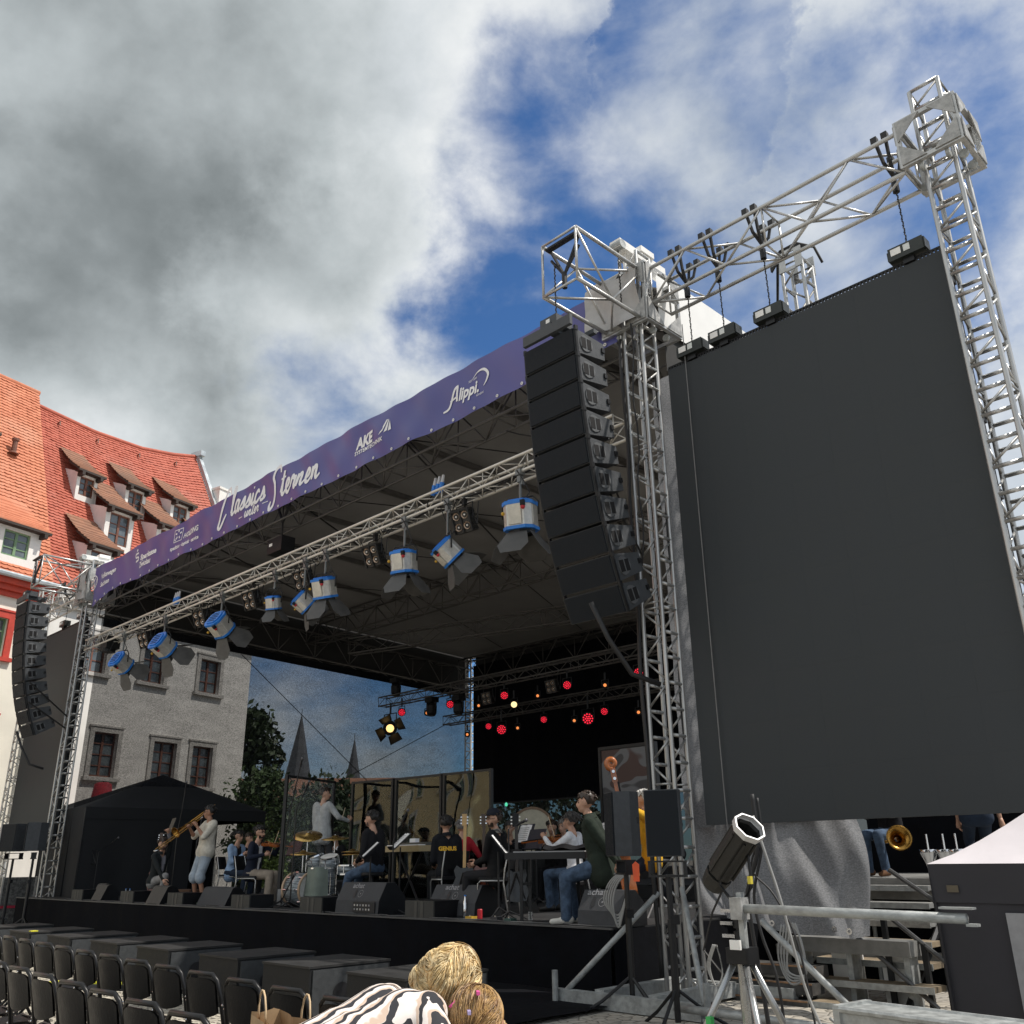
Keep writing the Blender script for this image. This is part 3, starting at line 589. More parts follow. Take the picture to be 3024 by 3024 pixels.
for sgn in(-1,1):
    stroke(b,[(-24.62+sgn*.085,8.945),(-24.62,8.82)],.026,1); stroke(b,[(-24.62+sgn*.155,8.89),(-24.62+sgn*.07,8.64)],.026,1); stroke(b,[(-24.62+sgn*.07,8.64),(-24.62,8.79)],.026,1)
flat(b,'round_emblem')
text('Sparkasse',-21.72,8.74,.20,sx=1.08,bold=.008); text('Zwickau',-21.80,8.56,.19,shear=.25,bold=.006)
b=B(); stroke(b,[(-21.86,8.96),(-22.05,8.96),(-22.05,8.88),(-21.88,8.86),(-21.86,8.79),(-22.06,8.78)],.045,3); b.add([(-21.95+.035*math.cos(a),0,9.05+.035*math.sin(a)) for a in np.linspace(0,6.28,12,False)],[tuple(range(12))]); flat(b,'dot_s_emblem')
text('HOLDING',-19.52,8.76,.17,shear=.2,bold=.006); text('spedition · logistik · service',-20.05,8.56,.13,sx=.92,bold=.004)
b=B(); fr=[(-19.93,8.74),(-19.58,8.74),(-19.58,9.04),(-19.93,9.04),(-19.93,8.74)]
for i in range(4): stroke(b,fr[i:i+2],.018,1)
for k in range(5):
    a=k*1.2566+.3; stroke(b,[(-19.755+.06*math.cos(a),8.91+.06*math.sin(a)),(-19.755+.13*math.cos(a),8.91+.13*math.sin(a))],.04,1)
stroke(b,[(-19.86,8.83),(-19.90,8.80),(-19.84,8.77)],.02,4); flat(b,'square_emblem')
text('AKE',-12.68,8.71,.285,shear=.18,bold=.014,sx=.95); text('SYSTEMTECHNIK',-12.74,8.60,.105,shear=.1,sx=1.12,bold=.003)
for q in([(-11.95,8.73),(-11.82,8.78),(-11.70,8.96),(-11.74,8.97)],[(-11.80,8.73),(-11.71,8.75),(-11.67,8.95),(-11.685,8.96)],[(-11.69,8.73),(-11.61,8.74),(-11.65,8.93)]): flat(B().add([(x,0,z) for x,z in q],[tuple(range(len(q)))]),'sail_emblem')
text('lippi.',-9.86,8.62,.30,shear=.22,bold=.010,sx=.84); b=B(); stroke(b,[(-10.26,8.56),(-10.14,8.575),(-10.06,8.66),(-9.95,8.86),(-9.86,8.895)],[.03,.045,.05,.05,.05]); stroke(b,[(-9.88,8.89),(-9.90,8.63)],.05,2); stroke(b,[(-10.08,8.69),(-9.90,8.71)],.035,2)
stroke(b,[(-9.55,8.88),(-9.40,8.955),(-9.24,8.945),(-9.15,8.84),(-9.19,8.74),(-9.27,8.67)],[.004,.02,.045,.05,.035,.006]); flat(b,'lettering')
text('SEIT 1897',-9.63,8.855,.052); text('GmbH',-9.45,8.545,.062,shear=.2)
text('nendach',0,0,.16,'lettering',par=rf,m=mat('dark_print',(.05,.05,.055),.6),place=lambda x,z:(9.655,1.95+x,.62+z)); text('13 m',0,0,.24,'lettering',par=rf,m=MATS['dark_print'],place=lambda x,z:(9.655,2.1+x,.36+z))
# ================================================================ WINGS: outriggers, line arrays, screen beams, screens, hoists
truss('outrigger_truss','box truss jutting forward from the right mast above the line array',(-6.46,8.75,8.85),(-6.46,7.38,8.85),.58,.78,2,.027,.017,ALU)
truss('outrigger_truss','box truss jutting forward above the far left line array',(-25.6,8.80,9.1),(-25.6,7.5,9.1),.58,.80,2,.027,.017,ALU)
truss('screen_beam','long aluminium box truss beam above the right video screen',(-6.05,9.0,8.97),(-2.60,9.0,8.97),.42,.55,6,.026,.015,ALU)
truss('screen_beam','box truss beam above the far left video screen',(-29.4,9.0,8.97),(-25.8,9.0,8.97),.42,.55,6,.026,.015,ALUM)
# front lighting truss
truss('lighting_truss','long pale aluminium truss carrying the front row of stage lamps',(-25.5,9.15,7.285),(-7.0,9.15,7.285),.30,.27,56,.025,.009,mat('pale_alu',(.66,.63,.57),.42,.35,.1,8))
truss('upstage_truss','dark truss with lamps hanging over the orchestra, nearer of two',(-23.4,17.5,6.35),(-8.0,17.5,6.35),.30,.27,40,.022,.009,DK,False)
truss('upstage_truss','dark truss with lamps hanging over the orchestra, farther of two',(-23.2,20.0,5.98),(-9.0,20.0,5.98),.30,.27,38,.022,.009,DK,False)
# ---------------------------------------------------------------- line arrays
def cabinet(par,q,w=.84,dp=.55,hf=.345,hb=.225):
    c=bpy.data.objects.new('cabinet',None); COL.objects.link(c); c.parent=par; c.location=q[0]; c.rotation_euler=(q[1],0,0)
    e=.012; a=hf/2-e
    prof=[(0,-a),(.05,-a),(dp,-hb/2),(dp,hb/2),(.05,a),(0,a)]
    M=Matrix(((0,0,1,0),(1,0,0,0),(0,1,0,0),(0,0,0,1)))
    B().prism(prof,-w/2,w/2,M).obj('housing',CAB,c)
    B().bb((-w/2+.015,-.022,-a+.008),(w/2-.015,-.002,a-.008)).obj('grille',GRL,c)
    for s in(-1,1):
        x=s*(w/2+.006); b=B()
        P=[(.20+.115*math.cos(g),.108*math.sin(g)*(1-.25*math.cos(g))) for g in np.linspace(0,6.283,14,False)]
        b.prism([(y,z) for y,z in P],x-.006,x+.006,M); b.obj('port_rim',mat('port_rim',(.10,.105,.11),.5),c)
        for y0,y1 in((.105,.185),(.212,.285)): B().bb((x+s*.002,y0,-.070),(x+s*.010,y1,.070)).obj('port',mat('port_dark',(.004,.004,.005),.9),c)
        b=B(); b.bb((x-.012,.0,-a),(x+.012,.035,a)); b.bb((x-.016,-.004,a-.03),(x+.018,.045,a+.035)); b.obj('rigging_bar',BLKM,c); B().bb((x-.016,dp-.06,-.02),(x+.014,dp-.01,.04)).obj('rear_lock',BLKM,c)
    return c
def line_array(label,x,y,zt,n=10,t0=4.,t1=24.,grp=None):
    t=thing('line_array',label,'line array',(x,y,zt)); p=Vector((0,0,-.18)); 
    for i in range(n):
        a=R(t0+(t1-t0)*(i/(n-1))**1.6); d=Vector((0,math.sin(a),-math.cos(a))); p2=p+d*.175; cabinet(t,(p2,-(-a)*1.0 if False else a)); p=p2+d*.181
    b=B(); b.bb((-.40,-.05,-.14),(.40,.0,.0)); b.bb((-.06,-.02,-.05),(.06,.55,.05)); b.bb((-.40,.40,-.08),(.40,.46,-.02)); b.obj('bumper_frame',CAB,t); B().bb((-.14,.0,.02),(.14,.3,.15)).obj('hoist',CAB,t); B().bb((-.03,-.012,.04),(.03,-.001,.11)).obj('label_plate',WHITE,t)
    b=B()
    for k in range(14): b.tube([(0,.15,.15+.06*k),(.014*(k%2),.15+.014*((k+1)%2),.18+.06*k),(0,.15,.21+.06*k)],.010,5)
    b.obj('chain',CHAIN,t)
    e=p; B().tube([(.2,.35,e.z+.1),(.3,.5,e.z-.3),(.45,.7,e.z-.7),(.6,1.0,e.z-.8)],.03,7).obj('cable_loom',RUB,t,True)
    return t
line_array('large line array of ten grey speaker boxes hanging by the right mast',-6.63,7.32,7.93)
line_array('far line array of ten speaker boxes hanging at the left end',-25.85,7.36,8.42,t0=3,t1=25)
# tie straps between array and mast
b=B(); b.tube([(-25.3,7.7,6.1),(-25.45,8.8,5.35)],.02,5); tag(b.obj('tie_strap',RUB),'upper black strap tying the far left array to its mast','strap')
b=B(); b.tube([(-25.3,7.75,5.6),(-25.45,8.8,5.05)],.02,5); tag(b.obj('tie_strap',RUB),'lower black strap tying the far left array to its mast','strap')
b=B(); b.tube([(-6.3,7.75,6.0),(-6.5,8.8,5.2)],.014,5); tag(b.obj('tie_strap',RUB),'thin strap from the right array back to the right mast','strap')
# rigging straps in the outrigger head
for x,lab in((-6.46,'right'),(-25.6,'far left')):
    b=B(); z=8.85+(0 if x>-10 else .25)
    for q in((-.24,.34),(.24,.34),(-.24,.20),(.24,.20)): b.tube([(x+q[0],7.5,z+q[1]),(x,7.47,z-.15)],.02,5)
    b.box((x,7.45,z+.345),(.54,.08,.03)); b.cyl((x,7.47,z-.35),(x,7.47,z-.12),.035,n=8); tag(b.obj('rigging_strap',RUB),f'black rigging straps and hook in the end of the {lab} outrigger','strap')
# ---------------------------------------------------------------- video screens
def m_led():
    m=bpy.data.materials.new('led_face'); m.use_nodes=True; t=NT(m.node_tree); oc=t.n('ShaderNodeTexCoord').outputs['Object']
    ck=t.n('ShaderNodeTexNoise',{'Vector':oc,'Scale':90.,'Detail':2.}).outputs[0]; n2=t.n('ShaderNodeTexNoise',{'Vector':oc,'Scale':.6,'Detail':3.}).outputs[0]
    c=t.mix(ck,(.026,.031,.036),(.040,.046,.050)); c=t.mix(t.smooth(n2,.3,.7),c,(.036,.040,.042))
    p=t.n('ShaderNodeBsdfPrincipled',{'Base Color':c,'Roughness':.62,'Specular IOR Level':.35}); t.n('ShaderNodeOutputMaterial',{0:p.outputs[0]}); return m
LED=m_led()
def screen(label,x0,x1,z0,z1,y,nx_,nz_):
    t=thing('video_screen',label,'screen',(x0,y,z0)); w,hh=(x1-x0)/nx_,(z1-z0)/nz_; me=B().bb((.0002,0,.0002),(w-.0002,.07,hh-.0002)).mesh('led_tile',LED)
    for i in range(nx_):
        for j in range(nz_): put('led_tile',me,t,(i*w,rnd.uniform(-.0003,.0003),j*hh))
    b=B(); X=x1-x0; Z=z1-z0; b.bb((0,.085,.05),(X,.13,.10))
    for i in range(nx_+1): b.bb((min(max(i*w-.02,0),X-.04),.075,0),(min(max(i*w+.02,.04),X),.12,Z))
    b.obj('back_frame',BLKM,t)
    b=B(); b.bb((0,.01,Z+.045),(X,.05,Z+.062)); k=int(X/.042)
    for i in range(k+1): b.bb((i*X/k-.011,.012,Z),(i*X/k+.011,.048,Z+.046))
    b.obj('hanging_rail',BLKM,t)
    for j in range(7):
        B().bb((X-.012,.02,Z*(j+.5)/7),(X+.02,.12,Z*(j+.5)/7+.1)).obj('side_latch',BLKM,t)
    return t
screen('huge dark switched-off video screen hanging on the right',-6.05,-2.45,2.02,7.73,9.02,7,11)
screen('far dark video screen behind the left line array',-29.3,-25.78,2.3,8.05,9.02,7,11)
B().tube([(-5.75,8.99,8.3),(-5.76,8.985,2.1),(-5.76,8.99,.6)],.006,4).obj('thin_cable',mat('grey_cable',(.2,.2,.2),.5)); tag(bpy.data.objects['thin_cable'],'thin grey cable hanging in front of the right screen','cable')
def hoist(label,x,y,z,zh):
    t=thing('chain_hoist',label,'chain hoist',(x,y,z)); b=B(); b.bb((-.19,-.09,-.085),(.19,.09,.075)); b.bb((-.21,-.07,-.06),(-.19,.07,.05)); b.bb((.19,-.075,-.07),(.205,.075,.06)); b.obj('motor_body',mat('hoist_black',(.020,.024,.022),.4,.1,.2,9),t)
    B().bb((-.16,-.096,-.03),(-.05,-.091,.05)).obj('label_plate',WHITE,t); B().bb((-.02,-.096,-.03),(.05,-.091,.05)).obj('label_plate',mat('pale_label',(.6,.62,.6),.5),t)
    B().box((0,0,-.12),(.12,.1,.07)).obj('lower_hook',BLKM,t)
    b=B(); H=zh-z-.1; k=int((H-.08)/.045)
    for i in range(k): zz=.08+i*.045; b.tube([(.012*(i%2)-.006,.0,zz),(-.006*(i%2),.008,zz+.022),(.006,-.004,zz+.047)],.009,5)
    b.obj('chain',CHAIN,t); b=B(); b.cyl((0,0,H-.02),(0,0,H+.12),.04,n=8); b.tube([(0,0,H+.12),(.03,0,H+.17),(0,0,H+.22)],.014,6); b.obj('upper_hook',BLKM,t)
    b=B()
    for sx,sy in((-.06,-.21),(.06,-.21),(-.06,.21),(.06,.21)): b.tube([(0,0,H+.2),(sx*.6,sy*.6,H+.34),(sx,sy,H+.62)],.022,5)
    for sx in(-.06,.06): b.box((sx,-.215,H+.60),(.07,.07,.09)); b.box((sx,.215,H+.60),(.07,.07,.09))
    b.obj('sling',RUB,t); return t
for x,l in((-2.81,'chain hoist nearest the outer tower over the right screen'),(-4.51,'second chain hoist from the outer tower over the right screen'),(-5.17,'third chain hoist from the outer tower over the right screen'),(-5.66,'chain hoist nearest the right mast over the screen')): hoist(l,x,9.05,7.90,8.83)
for x,l in((-26.2,'far chain hoist nearest the left mast over the left screen'),(-27.5,'far chain hoist at the middle of the left screen')): hoist(l,x,9.05,8.25,8.9)
t=thing('post_head','bolted head plate with looped cables on top of the post behind the screen','bracket',(-4.575,10.095,9.15)); b=B()
for sx in(-1,1): b.box((sx*.12,-.18,.02),(.10,.02,.30)); b.box((sx*.12,.18,.02),(.10,.02,.30))
for z in(-.12,.16): b.box((0,-.185,z),(.14,.02,.05)); b.box((0,.185,z),(.14,.02,.05))
b.obj('head_plate',ALU,t); b=B()
for k in range(4): b.tube([(-.32,-.1,.02+.02*k),(-.15,-.12,.18+.03*k),(.1,-.14,.20+.02*k),(.32,-.1,.1),(.36,0,-.12)],.018,6)
b.obj('cable_loop',RUB,t)
# cable bundles on the right mast
for k,(dx,lab) in enumerate(((.0,'black cable bundle running up the left chord of the right mast'),(.30,'thin black cable tied up the right chord of the right mast'))):
    pts=[(-6.56+dx,8.70+(.33 if k else 0)+.02*math.sin(z*3+k),z) for z in np.linspace(.5,8.3,40)]; b=B(); b.tube(pts,.022 if k==0 else .010,6)
    if k==0: b.tube([(p[0]-.03,p[1]+.02,p[2]) for p in pts],.018,6)
    tag(b.obj('cable_bundle',RUB,None,True),lab,'cable')
# ---------------------------------------------------------------- stage lamps
BLU=mat('lamp_blue',(.022,.19,.62),.4,0,.1,9); SIL=mat('lamp_silver',(.58,.57,.54),.35,.5,.1,20); DOOR=mat('barn_door',(.085,.083,.08),.6,.2,.2,6); RED=mat('red_plug',(.45,.02,.03),.5)
def fresnel(label,x,zc,tilt,pan,sc=1.,y=9.0):
    zt=7.15; t=thing('stage_lamp',label,'stage lamp',(x,y,zt),group='blue and silver lamps on the front truss')
    hz=zc-zt; hd=bpy.data.objects.new('lamp_head',None); COL.objects.link(hd); hd.parent=t; hd.location=(0,0,hz); hd.rotation_euler=(R(tilt),0,R(pan)); hd.scale=(sc,)*3
    # local -Z of the head is the beam axis
    r=.185; prof=[(-r*.62,-r),(r*.62,-r),(r,-r*.55),(r,r*.55),(r*.62,r),(-r*.62,r),(-r,r*.55),(-r,-r*.55)]
    B().prism(prof,-.14,.13).obj('housing',SIL,hd)
    b=B()
    for i in range(7):
        for s in(-1,1): b.box((s*(r+.005),-.07+i*.023,0),(.012,.008,.25))
    b.obj('cooling_fins',SIL,hd)
    b=B(); P=[(a*1.07,c*1.07) for a,c in prof]; b.prism(P,.13,.175); b.prism([(a*.8,c*.8) for a,c in prof],.175,.20); b.obj('lid',BLU,hd)
    b=B()
    for i in range(5): b.box((0,-.10+i*.05,.203),(.22-.02*abs(i-2),.014,.008))
    b.obj('lid_slots',mat('slot_dark',(.004,.012,.04),.8),hd)
    B().prism(P,-.18,-.14).obj('front_ring',BLU,hd)
    b=B(); b.lathe([(.14,-.18),(.165,-.18),(.165,-.23),(.14,-.23)],None,14,False); b.obj('lens_ring',BLKM,hd); B().lathe([(.0,-.20),(.138,-.20)],None,14,False).obj('lens',mat('lens_glass',(.08,.08,.08),.15),hd)
    B().box((0,-r-.012,0),(.17,.02,.25)).obj('side_panel',mat('panel_cream',(.62,.58,.50),.5,.1),hd)
    B().sph((.12,-r-.03,.07),.03).obj('plug',RED,hd); B().box((.12,-r-.03,.12),(.05,.05,.07)).obj('connector',BLK,hd); B().sph((-.15,-r-.02,.02),.024).obj('knob',mat('yellow_knob',(.6,.35,.03),.5),hd)
    for k in range(4):
        M=Matrix.Rotation(k*math.pi/2,3,'Z')@Matrix.Rotation(R(-34 if k%2 else -42),3,'X'); b=B(); wd=.13 if k%2==0 else .14
        vs=[(-wd,0,0),(wd,0,0),(wd*1.55,0,-.24),(wd*1.0,0,-.38),(-wd*1.0,0,-.38),(-wd*1.55,0,-.24)]; vs=[M@(Vector(v)) + Matrix.Rotation(k*math.pi/2,3,'Z')@Vector((0,-.165,-.215)) for v in vs]
        n=(vs[1]-vs[0]).cross(vs[2]-vs[0]).normalized()*.004
        b.add(vs+[v+n for v in vs],[tuple(range(6)),tuple(range(11,5,-1))]+[(i,6+i,6+(i+1)%6,(i+1)%6) for i in range(6)]); b.obj('barn_door',DOOR,hd)
    M=Matrix.Rotation(R(pan),3,'Z'); b=B(); w=.24*sc; b.tube([M@Vector(p) for p in((-w,0,hz),(-w,0,hz+.20),(-w*.7,0,hz+.30),(w*.7,0,hz+.30),(w,0,hz+.20),(w,0,hz))],.013,6); b.obj('yoke',BLKM,t,True)
    b=B(); b.cyl((0,0,hz+.28),(0,0,-.06),.022,n=7); b.box((0,0,-.13),(.07,.07,.10)); b.box((0,.0,-.02),(.11,.10,.09)); b.box((.05,0,-.2),(.03,.05,.06)); b.obj('hook_clamp',mat('clamp_grey',(.16,.17,.17),.45,.4),t)
    B().tube([(.03,-.1,-.02),(.16,-.06,-.25),(.17,.02,hz+.35),(.1,-.1,hz+.12)],.011,5).obj('power_cable',RUB,t); return t
for a in (('silver and blue lamp with open flaps nearest the far left mast',-22.88,6.40,62,12,1.08),('second silver and blue lamp from the far left, flaps spread wide',-20.59,6.46,60,10,1.15),
    ('third lamp from the left, tilted so its ribbed silver side shows',-17.87,6.45,54,12,1.12),('small silver lamp pointing down, fourth from the left',-15.73,6.50,16,30,.72),
    ('blue slotted lamp half hidden behind the cream panelled one',-14.63,6.30,52,-20,.85),('lamp with large blue slotted lid and cream panel in mid truss',-13.94,6.42,18,18,1.05),
    ('blue topped lamp pointing straight down in front of the roof',-11.58,6.36,10,20,1.05),('strongly tilted lamp showing its bright blue slotted lid',-10.47,6.28,48,-25,.95),('large lamp beside the right line array with blue lid',-8.82,6.42,8,22,1.2)): fresnel(*a)
WARM=mat('lamp_reflector',(.62,.46,.34),.25,.5,.15,20)
def blinder(label,x,z,rz=0.,y=9.12,tl=20.,sc=1.,grp='four-lamp blinders under the front truss'):
    t=thing('blinder_lamp',label,'blinder lamp',(x,y,z),group=grp); hd=bpy.data.objects.new('lamp_head',None); COL.objects.link(hd); hd.parent=t; hd.rotation_euler=(R(tl),R(-6),R(rz)); hd.scale=(sc,)*3
    b=B(); b.bb((-.165,-.09,-.19),(.165,.08,.19)); b.obj('housing',mat('blinder_black',(.03,.026,.022),.5,.1),hd); b=B()
    for xx in(-.165,-.012,.141): b.bb((xx,-.12,-.19),(xx+.024,-.09,.19))
    b.bb((-.141,-.119,.166),(-.012,-.09,.19)); b.bb((.012,-.119,.166),(.141,-.09,.19)); b.obj('front_bars',BLKM,hd)
    for sx in(-1,1):
        for sz in(-1,1):
            M=Matrix.Translation((sx*.077,-.092,sz*.088))@Matrix.Rotation(math.pi/2,4,'X'); B().lathe([(.062,.016),(.058,.004),(.03,-.012),(.0,-.016)],M,14,False).obj('lamp',WARM,hd,True)
            B().sph((sx*.077,-.10,sz*.088),.016,8,5).obj('bulb',WHITE,hd)
    b=B()
    for i in range(5): b.box((.174,.0,-.15+.07*i),(.014,.15,.05))
    b.obj('side_vents',BLKM,hd)
    b=B(); b.tube([(-.19,0,0),(-.19,0,.28),(.19,0,.28),(.19,0,0)],.012,6); b.box((0,0,.33),(.06,.07,.12)); b.obj('yoke',BLKM,t); B().tube([(.2,0,.1),(.25,.05,-.1),(.22,.1,.3)],.010,5).obj('power_cable',RUB,t); return t
for i,(x,z,l) in enumerate(((-21.82,6.83,'nearest the far left mast'),(-18.97,6.83,'second from the far left'),(-16.79,6.80,'third from the far left'),(-14.85,6.81,'above the cream panelled lamp'),(-12.58,6.76,'second from the right line array'),(-10.2,6.76,'nearest the right line array'))): blinder('four-lamp blinder '+l,x,z,14+3*(i%2))
def plugs(label,x):
    t=thing('cable_plugs',label,'plug',(x,9.15,7.45))
    for k in range(3): b=B(); b.cyl((-.10+.1*k,0,.0),(-.06+.1*k,0,.17),.04,n=8); b.obj('plug',BLU,t); B().cyl((-.06+.1*k,0,.17),(-.03+.1*k,0,.30),.032,.022,8).obj('plug_tail',mat('plug_grey',(.5,.5,.52),.5),t)
    B().tube([(-.1,0,.02),(-.25,.02,-.05),(-.3,.05,-.2)],.012,5).obj('cable',RUB,t)
plugs('blue power plugs standing on the lighting truss at the left',-20.51); plugs('blue power plugs standing on the lighting truss near the right',-10.94)
b=B(); b.bb((-24.4,9.0,6.98),(-24.0,9.35,7.3)); b.cyl((-24.2,9.15,6.9),(-24.2,9.15,7.0),.17,n=14); tag(b.obj('moving_light',BLK),'black lamp body at the far left end of the lighting truss','stage lamp')
for k in range(2):   # cables lying inside the truss
    pts=[(x,9.1+.08*k+.04*math.sin(x*3.1+k),7.20+.03*math.sin(x*2.3+k)) for x in np.linspace(-25,-7.4,90)]; b=B(); b.tube(pts,.018,5); tag(b.obj('truss_cable',RUB,None,True),('lower' if k else 'upper')+' black cable lying along the lighting truss','cable')
t=thing('roof_hoist','black chain hoist with V-sling above the middle of the lighting truss','chain hoist',(-16.22,9.35,7.42)); B().bb((-.28,-.16,.3),(.28,.16,.62)).obj('motor_body',BLK,t); b=B(); b.tube([(0,0,.62),(0,0,1.0)],.02,5); b.tube([(0,0,1.0),(-.3,0,1.5)],.03,5); b.tube([(0,0,1.0),(.3,0,1.5)],.03,5); b.obj('sling',RUB,t); B().tube([(0,0,.3),(0,0,-.1)],.015,5).obj('chain',CHAIN,t); B().bb((-.2,-.165,.46),(-.08,-.161,.52)).obj('label_plate',WHITE,t)
# red LED par cans and small amber profiles over the orchestra
PARE=mat('par_red',(.3,.0,.02),.4,emit=(1,.02,.05),es=1.4); AMB=mat('lamp_amber',(.5,.2,.05),.4,emit=(1,.30,.08),es=1.0); WRM=mat('lamp_warm',(.7,.6,.4),.3,emit=(1,.75,.35),es=1.4)
def par(label,p,sc=1.,kind='red'):
    t=thing('par_can' if kind=='red' else 'profile_lamp',label,'stage lamp',p,group='red lit lamps over the orchestra' if kind=='red' else 'small amber lamps over the orchestra')
    aim=(Vector((-8,7.5,1.6))-Vector(p)).normalized(); q=aim.to_track_quat('Z','Y').to_matrix().to_4x4()
    r=.115*sc; B().lathe([(r*.6,-.22*sc),(r,-.12*sc),(r*1.05,0.),(r*1.05,.05*sc)],q,14).obj('housing',BLK,t)
    if kind=='red':
        b=B(); k=0
        for ring,n in((0,1),(.36,6),(.72,11)):
            for i in range(n):
                a=6.283*i/n; b.lathe([(.0,.06*sc),(r*.135,.058*sc)],q@Matrix.Translation((ring*r*math.cos(a),ring*r*math.sin(a),0)),6,False)
        b.obj('led_cells',PARE,t,kind='stuff')
    else: B().lathe([(.0,.06*sc),(r*(.5 if kind=='amber' else .8),.055*sc)],q,10,False).obj('lens',AMB if kind=='amber' else WRM,t)
    B().tube([(-r*1.25,0,0),(-r*1.25,0,r*1.5),(r*1.25,0,r*1.5),(r*1.25,0,0)],.014,5).obj('yoke',BLKM,t); B().cyl((0,0,r*1.5),(0,0,.42*sc),.025).obj('hook_clamp',BLKM,t); return t
for i,(p,s,l) in enumerate((((-22.4,17.5,5.94),1,'leftmost on the nearer truss'),((-20.15,17.5,5.91),1,'second from left on the nearer truss'),((-17.9,17.5,5.88),1,'third from left on the nearer truss'),((-15.59,17.5,5.85),1,'fourth from left on the nearer truss'),((-13.28,17.5,5.83),1.1,'beside the right mast'),((-21.18,20,5.6),.9,'leftmost on the farther truss'),((-20.08,19.5,5.35),1.35,'large and low on the farther truss at left'),((-18.79,20,5.55),.9,'third on the farther truss'),((-16.64,19.5,5.3),1.5,'largest and brightest on the farther truss'),((-16.46,20,5.52),.95,'rightmost on the farther truss'))): par('red LED lamp '+l,p,s)
for p,l in(((-21.64,20,6.3),'leftmost above the farther truss'),((-19.02,20,6.28),'in the middle above the farther truss'),((-14.75,18,5.79),'beside a pale lamp near the right mast'),((-18.03,20.5,5.48),'just left of the largest red lamp'),((-20.39,20.5,5.51),'right of the large left red lamp'),((-22.73,20.5,5.54),'on the dark rear mast'),((-15.27,20,5.36),'nearest the right mast'),((-21.19,17.5,5.78),'on the left body of the nearer truss')): par('small amber profile lamp '+l,p,.75,'amber')
par('warm white lamp in the middle of the two rear trusses',(-18.53,18.5,5.81),.95,'warm')
for p,l in(((-19.08,18,6.0),'left'),((-16.57,18,6.0),'right')): blinder(f'dark four-lamp blinder over the orchestra, {l} of two',(p[0]),p[2],14,p[1],10,.9,'blinders over the orchestra')
for p,l in(((-20.98,17.5,5.94),'lower, between two red lamps'),((-22.72,17.5,6.75),'upper, on top of the nearer truss end'),((-19.78,17.5,5.84),'right of the second red lamp')):
    t=thing('moving_light','black moving head lamp '+l,'stage lamp',p); B().bb((-.16,-.14,.12),(.16,.14,.26)).obj('base',BLK,t); B().lathe([(.1,-.28),(.15,-.2),(.16,.02),(.10,.10)],None,12).obj('head',BLK,t); B().tube([(-.19,0,-.08),(-.19,0,.14),(.19,0,.14),(.19,0,-.08)],.03,6).obj('yoke',BLK,t)
t=thing('theatre_lamp','theatre spotlight with glowing lens and open black flaps hanging low on the left','stage lamp',(-22.7,17.3,5.48)); q=(Vector((-8,7,1))-Vector((-22.7,17.3,5.6))).to_track_quat('Z','Y').to_matrix().to_4x4()
B().lathe([(.17,-.34),(.2,-.28),(.2,.10),(.22,.12)],q,14).obj('housing',BLK,t); B().lathe([(0,.125),(.12,.12)],q,14,False).obj('lens',mat('lens_lit',(.8,.6,.3),.3,emit=(1,.62,.22),es=1.6),t); B().tube([(-.3,0,0),(-.3,0,.42),(.3,0,.42),(.3,0,0)],.018,6).obj('yoke',BLKM,t); B().cyl((0,0,.42),(0,0,.75),.03).obj('hook_clamp',BLKM,t)
for k in range(4):
    M=q@Matrix.Rotation(k*math.pi/2+.5,4,'Z'); b=B(); b.add([M@Vector(v) for v in((-.16,.2,.13),(.16,.2,.13),(.2,.42,.42),(-.2,.42,.42))],[(0,1,2,3)]); b.obj('barn_door',BLKM,t)

r2=random.Random(11)
for i in range(14):   # slack cables drooping from the lighting truss
    x=-24.3+i*1.22+r2.uniform(-.2,.2); w=r2.uniform(.25,.6); dp=r2.uniform(.12,.4); y=9.0+r2.uniform(-.02,.28)
    pts=[(x+w*k/8,y+.02*math.sin(k),7.16-dp*math.sin(math.pi*k/8)+.08*k/8) for k in range(9)]; b=B(); b.tube(pts,.009,5)
    tag(b.obj('drooping_cable',RUB,None,True),f'slack black cable drooping under the lighting truss, {["first","second","third","fourth","fifth","sixth","seventh","eighth","ninth","tenth","eleventh","twelfth","thirteenth","fourteenth"][i]} from the left','cable',group='slack cables under the lighting truss')
for i,(x0,x1,y,z0,z1) in enumerate(((-25.2,-23.5,9.6,8.3,7.6),(-6.6,-6.2,7.9,7.6,6.4),(-6.3,-6.35,8.6,8.4,5.0),(-9.5,-7.2,9.4,8.2,7.5))):
    pts=[(x0+(x1-x0)*k/10,y+.04*math.sin(k*1.7),z0+(z1-z0)*k/10-.18*math.sin(math.pi*k/10)) for k in range(11)]; b=B(); b.tube(pts,.012,5); tag(b.obj('hanging_cable',RUB,None,True),['black cable sagging from the far left roof corner','thin black cable looping behind the right line array','black cable running down beside the right mast','black cable sagging from the roof to the right truss end'][i],'cable')
